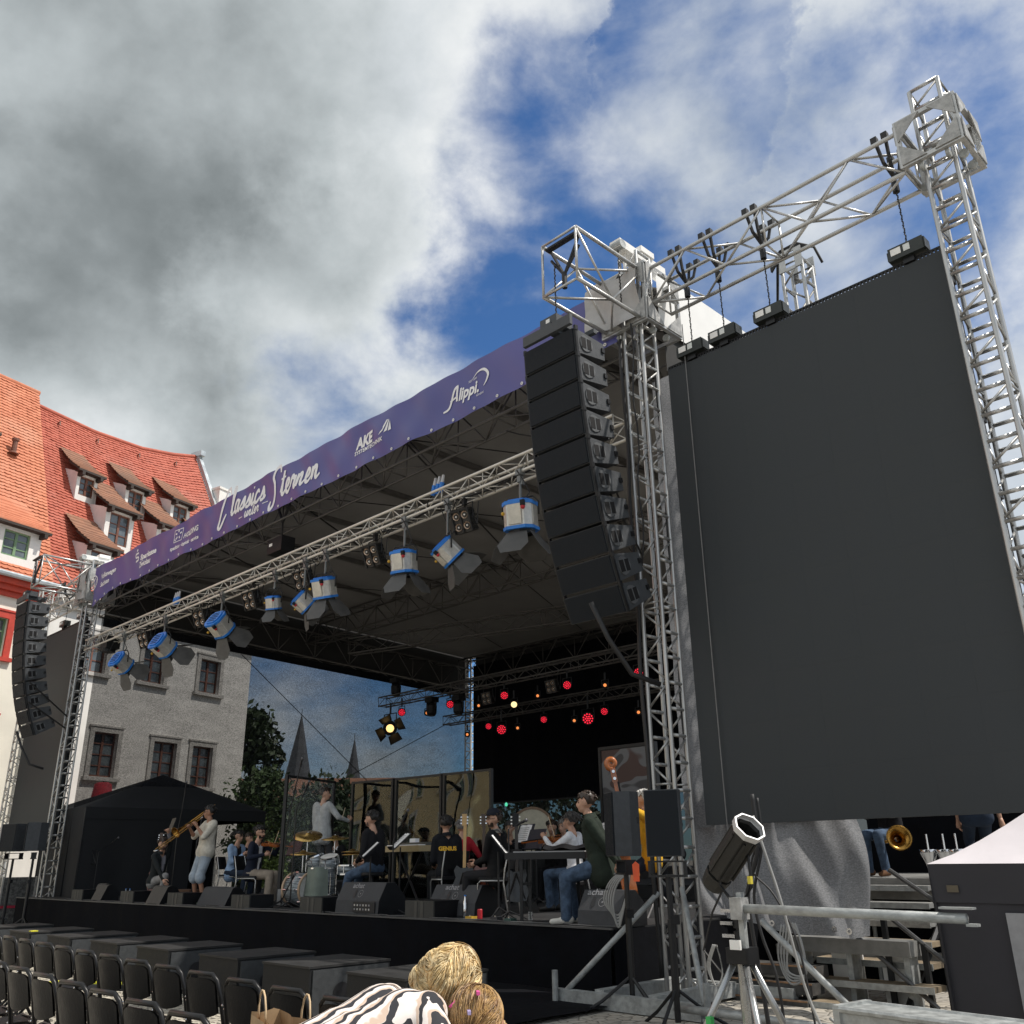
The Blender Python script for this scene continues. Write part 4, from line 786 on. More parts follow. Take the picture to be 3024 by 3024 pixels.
# ================================================================ ON STAGE
WEDG=mat('wedge_grey',(.058,.060,.064),.7,0,.12,10,.3,120,.2); WEDB=mat('wedge_brown',(.085,.079,.072),.75,0,.12,10,.3,120,.2); BOXD=mat('fill_box',(.040,.040,.036),.7,0,.2,10,.2,80)
DARKP=mat('dark_print2',(.012,.012,.014),.6); GRYP=mat('grey_print',(.24,.24,.25),.6)
MYZ=Matrix(((0,0,1,0),(1,0,0,0),(0,1,0,0),(0,0,0,1)))
def wedge(label,x,y,w,hh,d,m,rz=0.,badge=False,panel=False):
    t=thing('stage_monitor',label,'monitor speaker',(x,y,SF),rz,group='wedge monitors along the stage edge')
    if badge: prof=[(0,.0),(d,0),(d,hh*.55),(d*.62,hh),(d*.30,hh),(.02,hh*.44)]
    else: prof=[(.02,0),(d,0),(d,hh*.5),(d*.75,hh*.9),(d*.58,hh),(d*.45,hh*.99),(d*.36,hh*.93)]
    B().prism(prof,-w/2,w/2,MYZ).obj('cabinet',m,t)
    for s in(-1,1): B().prism([(a*.985+.004,c*.985+.004) for a,c in prof],s*w/2-.004,s*w/2+.004,MYZ).obj('side_panel',BLK,t)
    if badge:
        n=Vector((0,-(hh*.56),d*.30-.02)).normalized(); u=Vector((0,d*.30-.02,hh*.56)).normalized(); o=Vector((0,.02,hh*.44))
        pl=lambda x,z:tuple(o+Vector((x,0,0))+u*z+n*.007)
        text('achat',-.24,.185,.105,'badge',par=t,m=GRYP,place=pl,sx=1.25,bold=.002)
        P=[(-.13,.04),(-.10,.04),(-.09,.06),(-.09,.14),(-.10,.16),(-.13,.16),(-.14,.14),(-.14,.06)]; B().add([pl(a,c) for a,c in P],[tuple(range(8))]).obj('handle_slot',DARKP,t)
        b=B(); R_=[(.02+.055*math.cos(a),.10+.055*math.sin(a)) for a in np.linspace(0,6.2832,25)]; vs=[]
        for i,(a,c) in enumerate(R_): k=.9; vs+=[pl(a,c),pl(.02+(a-.02)*k,.10+(c-.10)*k)]
        b.add(vs,[(2*i,2*i+1,2*i+3,2*i+2) for i in range(24)]); b.add([pl(.02+.012*math.cos(a),.10+.012*math.sin(a)) for a in np.linspace(0,6.28,8,False)],[tuple(range(8))]); b.obj('pole_mount',GRYP,t)
    if panel:
        B().bb((-.06,-.012,.03),(w/2-.06,.0,hh*.40)).obj('connector_panel',DARKP,t)
        for i in range(6):
            for j in range(2): B().bb((-.03+i*.07,-.016,.06+j*.055),(.0+i*.07,-.0125,.085+j*.055)).obj('socket',mat('socket_steel',(.5,.5,.5),.4,.5) if (i+j)%3 else GRYP,t)
    else: B().bb((-w*.3,-.003 if badge else .012,.01),(w*.3,.02,.02)).obj('rubber_foot',RUB,t)
    return t
wedge('small brown-grey stage monitor nearest the far left mast',-22.35,8.9,.42,.33,.42,WEDB)
wedge('brown-grey stage monitor second from the left',-21.4,8.55,.5,.32,.42,WEDB)
wedge('brown-grey stage monitor in front of the crouching man',-18.42,8.45,.62,.33,.45,WEDB)
wedge('wide dark grey stage monitor in front of the trombonist',-16.6,8.70,1.05,.32,.45,WEDG)
wedge('stage monitor with connector panel in front of the keyboard players',-11.93,8.58,1.05,.43,.5,WEDG,0,True,True)
wedge('stage monitor standing behind a small box by the capped guitarist',-10.25,8.95,.95,.40,.5,WEDG,0,True)
wedge('stage monitor nearest the right mast crossed by lattice shadows',-7.32,8.60,.62,.38,.5,WEDG,0,True)
for i,(x,l) in enumerate(((-22.35,'nearest the far left mast'),(-19.75,'second from the left'),(-17.62,'third from the left'),(-15.2,'in front of the seated violinist'),(-13.05,'in front of the drum kit'),(-10.42,'on the right half of the stage edge'))):
    t=thing('fill_speaker','low black box speaker on the stage edge '+l,'speaker',(x,8.5,SF),0,'low box speakers along the stage edge'); w=.30
    B().bb((-w,.06,0),(w,.5,.215)).obj('cabinet',BLK,t); B().bb((-w,.035,.0),(w,.058,.215)).obj('grille',BOXD,t)
    for k in range(2): B().bb((-.10+k*.13,.030,.003),(-.04+k*.13,.034,.212)).obj('grille_stripe',mat('stripe_grey',(.065,.062,.055),.7),t)
def chair_metal(label,x,y,rz,cat='chair'):
    t=thing('band_chair',label,'chair',(x,y,SF),rz,group='tubular metal chairs of the band'); r=.011
    for s in(-1,1):
        B().tube([(s*.21,.20,0),(s*.21,.21,.42),(s*.21,.17,.455),(s*.21,-.17,.455)],r,6).obj('front_leg',ALU,t,True); B().tube([(s*.215,-.24,0),(s*.21,-.17,.42),(s*.21,-.19,.60),(s*.20,-.25,.85)],r,6).obj('rear_leg',ALU,t,True)
    B().box((0,0,.475),(.42,.40,.045)).obj('seat',BLK,t); B().grid(lambda u,v:(-.20+.4*u,-.205-.06*v-.03*math.sin(math.pi*u),.60+.25*v),6,3).grid(lambda u,v:(-.20+.4*u,-.225-.06*v-.03*math.sin(math.pi*u),.60+.25*v),6,3).obj('backrest',BLK,t,True)
    for z,y0 in((.16,.205),(.2,-.205)): B().tube([(-.21,y0,z),(.21,y0,z)],.008,5).obj('stretcher',ALU,t)
    return t
def face(fx,fy): return math.atan2(-fx,fy)
chair_metal('metal chair under the seated violinist',-16.35,9.35,face(.8,.55)); chair_metal('metal chair under the capped guitarist',-9.72,9.35,face(-.85,-.35)); chair_metal('metal chair behind the woman in the blue shirt',-18.8,10.3,face(.7,.5)); chair_metal('metal chair under the grey-haired viola player',-9.55,10.9,face(-.8,-.3)); chair_metal('metal chair under the man in the black hoodie',-11.2,9.75,face(-.95,.25))
def stool(label,x,y,z,r=.17):
    t=thing('stool',label,'stool',(x,y,SF)); B().lathe([(.0,z-.06),(r,z-.06),(r+.01,z-.03),(r,z),(0,z+.005)],None,16).obj('seat',BLK,t,True); B().cyl((0,0,.12),(0,0,z-.06),.025).obj('post',BLKM,t)
    for k in range(3): a=k*2.094+.4; B().tube([(0,0,.30),(.12*math.cos(a),.12*math.sin(a),.16),(.24*math.cos(a),.24*math.sin(a),.0)],.012,6).obj('leg',ALU,t)
stool('round black stool under the keyboard player in jeans',-12.6,9.35,.56); stool('round black stool under the man in the green jacket',-7.52,8.98,.56,.18); stool('tall stool of the bass player in the yellow jacket',-7.75,10.35,.70)
# ---------------------------------------------------------------- clear panels
def m_plexi():
    m=bpy.data.materials.new('acrylic'); m.use_nodes=True; t=NT(m.node_tree); oc=t.n('ShaderNodeTexCoord').outputs['Object']
    n=t.n('ShaderNodeTexNoise',{'Vector':oc,'Scale':.75,'Detail':.5,'Distortion':.3}).outputs[0]; bp=t.n('ShaderNodeBump',{'Strength':.6,'Distance':.07,'Height':n})
    gl=t.n('ShaderNodeBsdfGlossy',{'Roughness':.02,'Normal':bp.outputs[0],0:(.85,.88,.85,1)}); tr=t.n('ShaderNodeBsdfTransparent',{0:(.80,.83,.80,1)}); fr=t.n('ShaderNodeFresnel',{'IOR':1.5,'Normal':bp.outputs[0]})
    k=t.math('ADD',t.math('MULTIPLY',fr.outputs[0],1.3),.05,clamp=True); t.n('ShaderNodeOutputMaterial',{0:t.n('ShaderNodeMixShader',{0:k,1:tr.outputs[0],2:gl.outputs[0]}).outputs[0]}); return m
PLX=m_plexi()
def clear_panel(label,a,c,hh=2.26,plx=PLX):
    a,c=Vector((*a,SF)),Vector((*c,SF)); d=c-a; L=d.length; t=thing('clear_screen',label,'clear panel',a,math.atan2(d.y,d.x),group='framed clear acrylic screens')
    B().bb((.03,-.004,.06),(L-.03,.004,hh-.04)).obj('pane',plx,t)
    for x in(0.,L-.05): B().bb((x,-.03,0),(x+.05,.03,hh)).obj('post',BLKM,t)
    for z in(0.03,hh-.045): B().bb((.05,-.028,z),(L-.05,.028,z+.04)).obj('rail',BLKM,t)
    for x in(.025,L-.025): B().box((x,0,.02),(.05,.5,.03)).obj('foot',BLKM,t)
    return t
THIN=mat('acrylic_clear',(.7,.75,.75),.05,0,.02,2,0,1,.5,alpha=.06)
clear_panel('framed clear screen beside the drum kit in front of the conductor',(-15.52,9.45),(-16.28,11.05),2.26,THIN)
clear_panel('framed clear screen left of three behind the keyboard player',(-16.22,11.45),(-15.0,11.58)); clear_panel('middle framed clear screen of the three with curved reflections',(-14.96,11.60),(-13.62,11.66)); clear_panel('framed clear screen right of three mirroring an ochre house',(-13.58,11.66),(-12.3,11.70))
# ---------------------------------------------------------------- drum kit
CHR=mat('chrome',(.75,.75,.76),.15,1.,.05,5); BRASS=mat('cymbal_brass',(.55,.36,.12),.3,.9,.2,8)
def m_shell():
    m=bpy.data.materials.new('drum_wrap'); m.use_nodes=True; t=NT(m.node_tree); oc=t.n('ShaderNodeTexCoord').outputs['Object']
    mp=t.n('ShaderNodeMapping',{'Vector':oc,'Scale':(2,2,18)}); n=t.n('ShaderNodeTexNoise',{'Vector':mp.outputs[0],'Scale':2.4,'Detail':6.,'Roughness':.7}).outputs[0]
    c=t.ramp(n,[(.35,(.05,.06,.07)),(.6,(.34,.38,.40)),(.75,(.6,.62,.62))]); p=t.n('ShaderNodeBsdfPrincipled',{'Base Color':c,'Roughness':.25,'Metallic':.2}); t.n('ShaderNodeOutputMaterial',{0:p.outputs[0]}); return m
SHELL=m_shell(); HEAD=mat('drum_skin',(.72,.70,.66),.5)
dk=thing('drum_kit','pearl grey drum kit with cymbals at the front of the stage','drum kit',(-14.75,9.5,SF))
MX=lambda x,y,z,rz=0.:Matrix.Translation((x,y,z))@Matrix.Rotation(rz,4,'Z')@Matrix.Rotation(math.pi/2,4,'Y')
M=MX(-.06,0,.28,.15); bdr=B().lathe([(.262,-.20),(.262,.20)],M,28).obj('bass_drum',SHELL,dk,True)
for z in(-.21,.21): B().lathe([(.26,z-.02),(.285,z-.02),(.285,z+.02),(.26,z+.02)],M,28,False).obj('hoop',mat('maple_hoop',(.42,.30,.2),.4),bdr); B().lathe([(0,z*.98),(.26,z*.98)],M,28,False).obj('skin',HEAD,bdr)
b=B()
for k in range(8):
    a=k*.785; 
    for z in(-.19,.19): c=M@Vector((.275*math.cos(a),.275*math.sin(a),z)); e=M@Vector((.275*math.cos(a),.275*math.sin(a),z*.6)); b.cyl(c,e,.012,n=6)
b.obj('tension_rod',CHR,bdr,kind='stuff')
def drum(x,y,z,r,hh,tx=0.,ty=0.):
    M=Matrix.Translation((x,y,z))@Matrix.Rotation(R(tx),4,'X')@Matrix.Rotation(R(ty),4,'Y'); o=B().lathe([(r,0),(r,hh)],M,22).obj('tom',SHELL,dk,True)
    for q in(0,hh): B().lathe([(r*.98,q-.012),(r*1.05,q-.012),(r*1.05,q+.012),(r*.98,q+.012)],M,22,False).obj('hoop',CHR,o)
    B().lathe([(0,hh+.004),(r*.99,hh+.004)],M,22,False).obj('skin',HEAD,o)
    for k in range(6): a=k*1.047; B().cyl(M@Vector((r*1.04*math.cos(a),r*1.04*math.sin(a),0)),M@Vector((r*1.04*math.cos(a),r*1.04*math.sin(a),hh)),.007,n=5).obj('lug',CHR,o)
drum(.05,.22,.62,.15,.20,18,-12); drum(.34,.28,.62,.16,.2,16,8); drum(.32,.15,.20,.22,.42); drum(.72,.40,.52,.18,.14)
for x in(.16,.48,.30): B().cyl((x,.2,0),(x+.02,.25,.4),.011).obj('drum_leg',CHR,dk)
def cymbal(x,y,z,r,tx,ty,foot=True):
    M=Matrix.Translation((x,y,z))@Matrix.Rotation(R(tx),4,'X')@Matrix.Rotation(R(ty),4,'Y'); o=B().lathe([(.0,.055),(.035,.05),(.06,.025),(r*.6,.010),(r,-.008),(r,-.012),(r*.6,.004),(0,.02)],M,26,False).obj('cymbal',BRASS,dk,True)
    if foot:
        B().cyl((x,y,.45),(x,y,z+.06),.010).obj('stand_rod',CHR,dk); B().cyl((x,y,.18),(x,y,.47),.016).obj('stand_tube',CHR,dk)
        for k in range(3): a=k*2.094+x; B().tube([(x,y,.42),(x+.15*math.cos(a),y+.15*math.sin(a),.22),(x+.27*math.cos(a),y+.27*math.sin(a),.01)],.010,5).obj('stand_leg',CHR,dk)
cymbal(-.22,.15,1.17,.26,14,18); cymbal(.05,.55,1.12,.25,6,4); cymbal(-.18,.05,.87,.24,4,4); cymbal(.62,.55,.85,.20,3,0); cymbal(.62,.55,.88,.20,-3,0,False)
B().grid(lambda u,v:(lambda a:(.32+(.24+.02*math.sin(a*5)+.05*(1-v))*math.cos(a),.15+(.24+.02*math.sin(a*5)+.05*(1-v))*math.sin(a),.18+.46*v))(-2.6+2.4*u),24,8).obj('draped_cloth',mat('sage_cloth',(.17,.20,.17),.9,0,.15,5,.3,14),dk,True)
B().bb((-.62,-.15,.02),(-.30,.15,.28)).obj('throne_case',mat('grey_case',(.19,.20,.21),.6),dk)
def mic_stand(label,x,y,pts,r=.011,mic=True,group='microphone stands'):
    t=thing('mic_stand',label,'microphone stand',(x,y,SF),group=group)
    for k in range(3): a=k*2.094+.5; B().cyl((0,0,.10),(.25*math.cos(a),.25*math.sin(a),.0),.009).obj('leg',BLKM,t)
    B().tube([(0,0,.08),*pts],r,6).obj('pole',BLKM,t)
    if mic: p=Vector(pts[-1]); d=(p-Vector(pts[-2])).normalized(); B().cyl(p,p+d*.12,.014,.018).obj('microphone',BLK,t); B().sph(p+d*.15,.025,8,6).obj('mic_head',mat('mic_mesh',(.12,.12,.13),.4,.6),t)
    return t
mic_stand('tall overhead microphone stand with its boom high over the drums',-14.62,9.15,[(0,0,1.5),(.02,0,1.6),(.10,.1,1.92)],.012); mic_stand('microphone stand with a long cable-wrapped boom left of the drums',-15.15,9.3,[(0,0,1.2),(.1,.05,1.9),(.2,.08,2.35)],.012)
mic_stand('low silver microphone stand in front of the bass drum',-14.85,9.12,[(0,0,.1),(.1,.05,.32),(.14,.07,.4)],.012); mic_stand('microphone stand with boom beside the crouching man',-18.3,9.2,[(0,0,1.1),(-.1,.1,1.5)]); mic_stand('tall straight microphone stand left of the trombonist',-19.4,9.3,[(0,0,1.35),(.1,.0,1.8),(.14,0,2.2)]); mic_stand('microphone stand in front of the hoodie wearer',-11.5,8.9,[(0,0,1.0),(.1,.1,1.3)]); mic_stand('microphone stand between guitars and keyboard',-9.15,9.0,[(0,0,1.1),(.05,.1,1.15)])
mic_stand('short microphone stand at the far left of the stage',-23.9,9.5,[(0,0,1.0),(.3,.2,1.25)]); 
# ---------------------------------------------------------------- music stands
PAPER=mat('sheet_paper',(.78,.78,.78),.7,0,.03,3); MAR=mat('maroon_stand',(.05,.010,.014),.6)
def music_stand(label,x,y,z,rz,m=BLKM,paper=False,tl=30,grp='music stands',w=.5,h_=.34):
    t=thing('music_stand',label,'music stand',(x,y,SF),rz,group=grp)
    for k in range(3): a=k*2.094+.5; B().cyl((0,0,.14),(.22*math.cos(a),.22*math.sin(a),.0),.009).obj('leg',BLKM,t)
    B().cyl((0,0,.1),(0,0,z),.012).obj('pole',BLKM,t); M=Matrix.Translation((0,0,z+.08))@Matrix.Rotation(R(-tl),4,'X')
    b=B(); b.box((0,0,0),(w,.012,h_)); b.box((0,-.03,-h_/2),(w,.06,.012)); b.v=[tuple(M@Vector(v)) for v in b.v]; b.obj('desk',m,t)
    if paper:
        b=B(); b.grid(lambda u,v:(-.21+.42*u,-.012-.02*math.sin(math.pi*u*2)**2,-.15+.30*v),8,2); b.v=[tuple(M@Vector(v)) for v in b.v]; b.obj('sheet_music',PAPER,t)
        for k in range(7): b=B(); b.box((0,-.036,-.11+.034*k),(.34,.001,.008)); b.v=[tuple(M@Vector(v)) for v in b.v]; b.obj('stave',GRYP,t)
    return t
music_stand('music stand with white sheets in front of the jeans keyboardist',-12.25,9.05,.80,face(.55,.8),BLKM,True,48); music_stand('music stand with white sheets left of the hoodie wearer',-11.9,9.35,.92,face(.45,.8),BLKM,True,48); music_stand('music stand with folder behind the raised hand',-20.35,9.6,1.42,face(.3,1),mat('stand_brown',(.07,.062,.05),.6),False,15)
music_stand('music stand with a steep white sheet right of the capped guitarist',-9.35,9.0,.82,face(-.7,-.72),BLKM,True,40)
for i,(x,y,z,l) in enumerate(((-18.35,11.5,.92,'left of the conductor'),(-16.9,12.4,.95,'right of the conductor'),(-17.8,13.3,.95,'farther behind the conductor'))): music_stand('maroon backed music stand '+l,x,y,z,face(.1,1),MAR,False,20,'maroon music stands',.6,.32)
for i,(x,y,z,l) in enumerate(((-11.8,12.0,1.05,'behind the capped guitarist'),(-11.25,11.7,.95,'left of the viola player'),(-10.6,12.6,1.05,'behind the viola player'),(-13.0,13.4,1.0,'in front of the big drum'))): music_stand('dark wide music stand '+l,x,y,z,face(.3,1),mat('navy_stand',(.012,.016,.03),.5),i%2==0,20,'dark music stands',.55)
t=thing('wire_stand','folding wire music stand at the far left of the stage','music stand',(-24.3,9.5,SF)); B().cyl((0,0,0),(0,0,.75),.012).obj('pole',BLKM,t); b=B()
for p in(((-.3,0,.75),(.3,0,.75)),((-.3,0,1.05),(.3,0,1.05)),((-.3,0,.75),(-.3,0,1.05)),((.3,0,.75),(.3,0,1.05)),((-.3,0,.75),(0,0,1.05)),((0,0,1.05),(.3,0,.75))): b.tube(p,.008,5)
b.obj('wire_desk',BLKM,t)
# ---------------------------------------------------------------- keyboards
t=thing('keyboard','beige keyboard on a crossed stand behind the music sheets','keyboard',(-12.4,9.95,SF),face(.1,1)); B().bb((-.5,-.17,.86),(.5,.17,.95)).obj('body',mat('beige_case',(.40,.31,.16),.5),t); B().bb((-.46,-.165,.951),(.46,-.02,.965)).obj('keys',PAPER,t); B().bb((-.46,.0,.951),(.46,.15,1.0)).obj('control_panel',mat('panel_dark',(.06,.06,.05),.5),t); B().bb((-.06,.02,1.001),(.1,.1,1.06)).obj('tablet',PAPER,t)
for s in(-1,1): B().cyl((s*.35,0,.86),(-s*.35,0,.0),.018).obj('stand_leg',BLKM,t)
t=thing('keyboard','black keyboard under a draped cover on a trestle stand at the right','keyboard',(-8.42,8.98,SF),face(-.85,-.5)); B().bb((-.26,-.52,.72),(.20,.5,.80)).obj('body',BLKM,t); B().bb((-.22,-.50,.801),(-.06,.40,.815)).obj('keys',mat('keys_grey',(.3,.3,.3),.5),t)
B().grid(lambda u,v:(-.06+.36*u+.02*math.sin(v*9),-.56+.62*v,.84+.05*math.sin(math.pi*u)-.10*max(0,u-.75)*4+.015*math.sin(v*13)),10,14).obj('cover',mat('satin_cover',(.010,.010,.012),.35,0,.2,5,.3,8),t,True)
for sy in(-.42,.30):
    for sx in(-.22,.22): B().bb((sx-.018,sy-.018,0),(sx+.018,sy+.018,.72)).obj('stand_leg',BLKM,t)
    B().bb((-.2,sy-.015,.42),(.2,sy+.015,.45)).obj('stand_rung',BLKM,t); B().bb((.202,sy-.02,.0),(.235,sy+.02,.10)).obj('foot_cap',WHITE,t)
B().bb((.205,-.15,.735),(.209,-.05,.785)).obj('label_plate',mat('pale_label2',(.55,.55,.5),.5),t)
# ---------------------------------------------------------------- guitars on stand
MAPLE=mat('maple_neck',(.50,.31,.12),.4); SUNB=mat('guitar_body',(.16,.035,.015),.25,0,.2,4,coat=.5)
def guitar(label,x,y,rz,body,neck,headw=.08,tl=8,z0=.30,pegs=WHITE):
    t=thing('guitar',label,'guitar',(x,y,SF),rz,group='guitars on stands'); M=Matrix.Translation((0,0,z0))@Matrix.Rotation(R(tl),4,'X')
    P=[(0,-.22),(.13,-.20),(.17,-.08),(.12,.03),(.15,.13),(.11,.20),(.05,.16),(-.05,.17),(-.12,.20),(-.14,.12),(-.11,.03),(-.17,-.08),(-.13,-.20)]
    b=B(); b.prism([(a,c) for a,c in P],-.022,.022,M@Matrix.Rotation(math.pi/2,4,'X')); b.obj('body',body,t); b=B(); b.box((0,-.01,.45),(.045,.03,.62),None); b.v=[tuple(M@Vector(v)) for v in b.v]; b.obj('neck',neck,t)
    b=B(); b.box((.01,.0,.84),(headw,.018,.17)); b.v=[tuple(M@Vector(v)) for v in b.v]; b.obj('headstock',neck if pegs is not WHITE else BLK,t)
    for k in range(3):
        for s in(-1,1): b=B(); b.box((.01+s*(headw/2+.012),0,.79+k*.045),(.022,.014,.018)); b.v=[tuple(M@Vector(v)) for v in b.v]; b.obj('peg',pegs,t)
    for s in(-1,1): B().tube([(s*.2,-.12,0),(s*.15,0,.12),(0,.12,.55)],.012,5).obj('stand_leg',BLKM,t)
    return t
guitar('guitar with pale maple neck on a stand beside the capped guitarist',-10.7,9.6,face(.65,-.75),mat('black_body',(.02,.02,.02),.2),MAPLE,.07,6,.45,CHR); guitar('dark guitar with slim headstock second on the stand',-10.55,9.85,face(.65,-.75),SUNB,mat('dark_neck',(.06,.035,.02),.4),.06,6,.45,CHR); guitar('black guitar with white tuning pegs behind the music stand',-9.43,9.42,face(.66,-.75),mat('black_body',(.02,.02,.02),.2),mat('ebony_neck',(.02,.015,.012),.4),.09,5,.40); guitar('brown guitar leaning on a stand behind the crouching man',-19.75,9.1,face(.7,-.7),SUNB,mat('dark_neck',(.06,.035,.02),.4),.07,5,.42,CHR)
# ---------------------------------------------------------------- double bass
t=thing('double_bass','orange-brown double bass standing in front of the man in yellow','double bass',(-7.72,9.75,SF),face(-.75,-.65)); M=Matrix.Translation((0,0,.12))@Matrix.Rotation(R(-9),4,'X')
VAR=mat('bass_varnish',(.34,.10,.022),.25,0,.25,3,coat=.6); P=[(0,0),(.26,.04),(.32,.22),(.27,.40),(.19,.52),(.18,.62),(.24,.74),(.24,.88),(.14,1.02),(.04,1.08)]; P=P+[(-a,c) for a,c in P[::-1] if a>0]
B().prism(P,-.09,.09,M@Matrix.Rotation(math.pi/2,4,'X')).obj('body',VAR,t)
def tr(b): b.v=[tuple(M@Vector(v)) for v in b.v]; return b
tr(B().box((0,-.10,1.28),(.05,.05,.55))).obj('neck',VAR,t); tr(B().box((0,-.14,1.10),(.055,.02,.85))).obj('fingerboard',BLK,t); tr(B().box((0,-.10,1.62),(.075,.07,.18))).obj('pegbox',VAR,t)
b=B(); sc=[(.0,-.10+(.062-.05*a/9)*math.cos(a)*1.0,1.77+(.062-.05*a/9)*math.sin(a)) for a in np.linspace(-1.6,7.,26)]; b.tube(sc,.03,7,[.042-.012*i/25 for i in range(26)]); tr(b).obj('scroll',VAR,t,True)
for k in range(2):
    for s in(-1,1): tr(B().cyl((s*.03,-.1,1.57+k*.09),(s*.10,-.1,1.57+k*.09),.012,.02)).obj('tuning_peg',CHR,t)
tr(B().box((0,-.16,.42),(.12,.02,.10))).obj('bridge',MAPLE,t); tr(B().cyl((0,0,-.12),(0,0,.02),.012)).obj('endpin',CHR,t)
# ---------------------------------------------------------------- speakers on poles
def pole_speaker(label,x,y,z0,rz,w,hh,d,base,stand=True,bz_=.0):
    t=thing('pole_speaker',label,'speaker',(x,y,base),rz); z=z0-base; b=B(); P=[(-w/2,-d/2),(w/2,-d/2),(w/2,d*.1),(w*.28,d/2),(-w*.28,d/2),(-w/2,d*.1)]
    B().prism(P,z,z+hh).obj('cabinet',CAB,t); B().bb((-w/2+.01,-d/2-.016,z+.01),(w/2-.01,-d/2-.002,z+hh-.01)).obj('grille',GRL,t); B().box((w*.30,.1,z+hh*.55),(.03,.08,.06)).obj('handle',BLKM,t)
    b=B(); b.bb((-w/2-.01,-.06,z-.05),(w/2+.01,.06,z-.035)); b.bb((-w/2-.01,-.05,z-.16),(-w/2+.01,.05,z-.05)); b.bb((w/2-.01,-.05,z-.16),(w/2+.01,.05,z-.05)); b.bb((-w/2-.01,-.06,z-.18),(w/2+.01,.06,z-.16)); b.obj('cradle',BLKM,t)
    B().cyl((0,0,.05),(0,0,z-.18),.028).obj('pole',BLKM,t); B().cyl((0,0,.25),(0,0,z*.62),.036).obj('sleeve',BLKM,t); B().box((.04,0,z*.62),(.07,.07,.08)).obj('clamp_knob',BLK,t)
    for k in range(3): a=k*2.094+.3; B().tube([(0,0,.32),(.30*math.cos(a),.30*math.sin(a),.10),(.48*math.cos(a),.48*math.sin(a),.0)],.016,6).obj('leg',BLKM,t)
    return t
pole_speaker('black speaker on a pole beside the right mast seen from the side',-6.40,8.0,1.71,face(.55,.85),.30,.64,.30,GZ); pole_speaker('black speaker on a pole in front of the right mast, grille facing us',-5.50,7.5,1.70,face(.15,1)+.62,.33,.60,.24,GZ)
b=B(); b.prism([(-.03,0),(.03,0),(.035,.16),(0,.19),(-.035,.16)],-.003,.003,Matrix.Translation((-6.15,7.85,1.47))@Matrix.Rotation(R(45),4,'Z')@Matrix.Rotation(math.pi/2,4,'X')); tag(b.obj('orange_tag',mat('tag_orange',(.8,.12,.04),.6)),'orange numbered tag hanging below the side-on speaker','tag')
pole_speaker('dark speaker on a pole left of the far stage corner',-24.9,7.9,2.02,face(-.3,1),.55,.62,.45,GZ); pole_speaker('second dark speaker on a pole at the far stage corner',-24.0,8.05,2.02,face(.3,1),.55,.62,.45,GZ)
# ---------------------------------------------------------------- black pavilion, umbrella, awning, checker-plate crate
pv_=thing('pavilion','black folding pavilion on the left side of the stage','pavilion',(-25.1+.05,11.7,SF)); CB2=mat('pavilion_black',(.012,.013,.015),.9,0,.25,2,.3,5)
X0,X1,Y0,Y1,E=-.1,2.9,-2.5,2.5,2.08
X0,X1=-2.0,.75
def pt(u,v):
    x=X0+(X1-X0)*u; y=Y0+(Y1-Y0)*v; e=min(1,min(u,1-u)*2.0,min(v,1-v)*2.0); return (x,y,E+.98*e)
B().grid(pt,20,20).obj('canopy',CB2,pv_,True)
for nm,(a,c) in(('side_wall',((X1,Y0),(X1,Y0+2.9))),('side_wall',((X0,Y0),(X1,Y0))),('side_wall',((X0,Y0),(X0,Y1)))): B().grid(lambda u,v,a=a,c=c:(a[0]+(c[0]-a[0])*u+.04*math.sin(u*14)*(1-v),a[1]+(c[1]-a[1])*u+.04*math.sin(u*11)*(1-v),E*v),20,6).obj(nm,CB2,pv_,True)
for nm,(a,c) in(('valance',((X1+.02,Y0),(X1+.02,Y1))),('valance',((X0,Y1),(X1,Y1)))): B().grid(lambda u,v,a=a,c=c:(a[0]+(c[0]-a[0])*u,a[1]+(c[1]-a[1])*u,E-.28+.28*v),12,2).obj(nm,CB2,pv_,True)
for x in(X0,X1):
    for y in(Y0,Y1): B().cyl((x,y,0),(x,y,E),.02).obj('leg',BLKM,pv_)
t=thing('parasol','closed dark red parasol rising behind the black pavilion','parasol',(-30.7,12.05,0)); B().cyl((0,0,0),(0,0,4.2),.03).obj('pole',BLKM,t); B().lathe([(.50,2.55),(.46,2.7),(.34,3.5),(.26,4.1),(.16,4.15)],None,14).obj('closed_cover',mat('parasol_red',(.30,.014,.025),.8,0,.2,4,.4,10),t,True)
t=thing('market_awning','pale red market stall awning left of the stage','awning',(-33,11.0,0),R(0)); B().add([(0,-1.6,1.95),(0,1.6,1.95),(.9,1.6,1.40),(.9,-1.6,1.40),(.9,-1.6,1.20),(.9,1.6,1.20)],[(0,1,2,3),(3,2,5,4)]).obj('awning_cloth',mat('awning_red',(.75,.16,.14),.8,0,.1,3),t)
for y in(-1.5,1.5): B().cyl((.85,y,0),(.85,y,1.4),.03).obj('post',ALUM,t)
t=thing('plate_crate','chequer plate aluminium crate with red strap at the far left','crate',(-27.1,8.6,0)); B().bb((-.5,-.25,0),(.3,.55,1.42)).obj('body',mat('chequer_plate',(.15,.15,.145),.45,.5,.5,18,.5,24),t); B().bb((.301,-.26,.7),(.325,.56,.76)).obj('strap',mat('strap_red',(.4,.02,.05),.7),t); 
for y in(-.25,.55): B().bb((.27,y-.02,0),(.33,y+.02,1.44)).obj('corner_profile',ALUM,t)
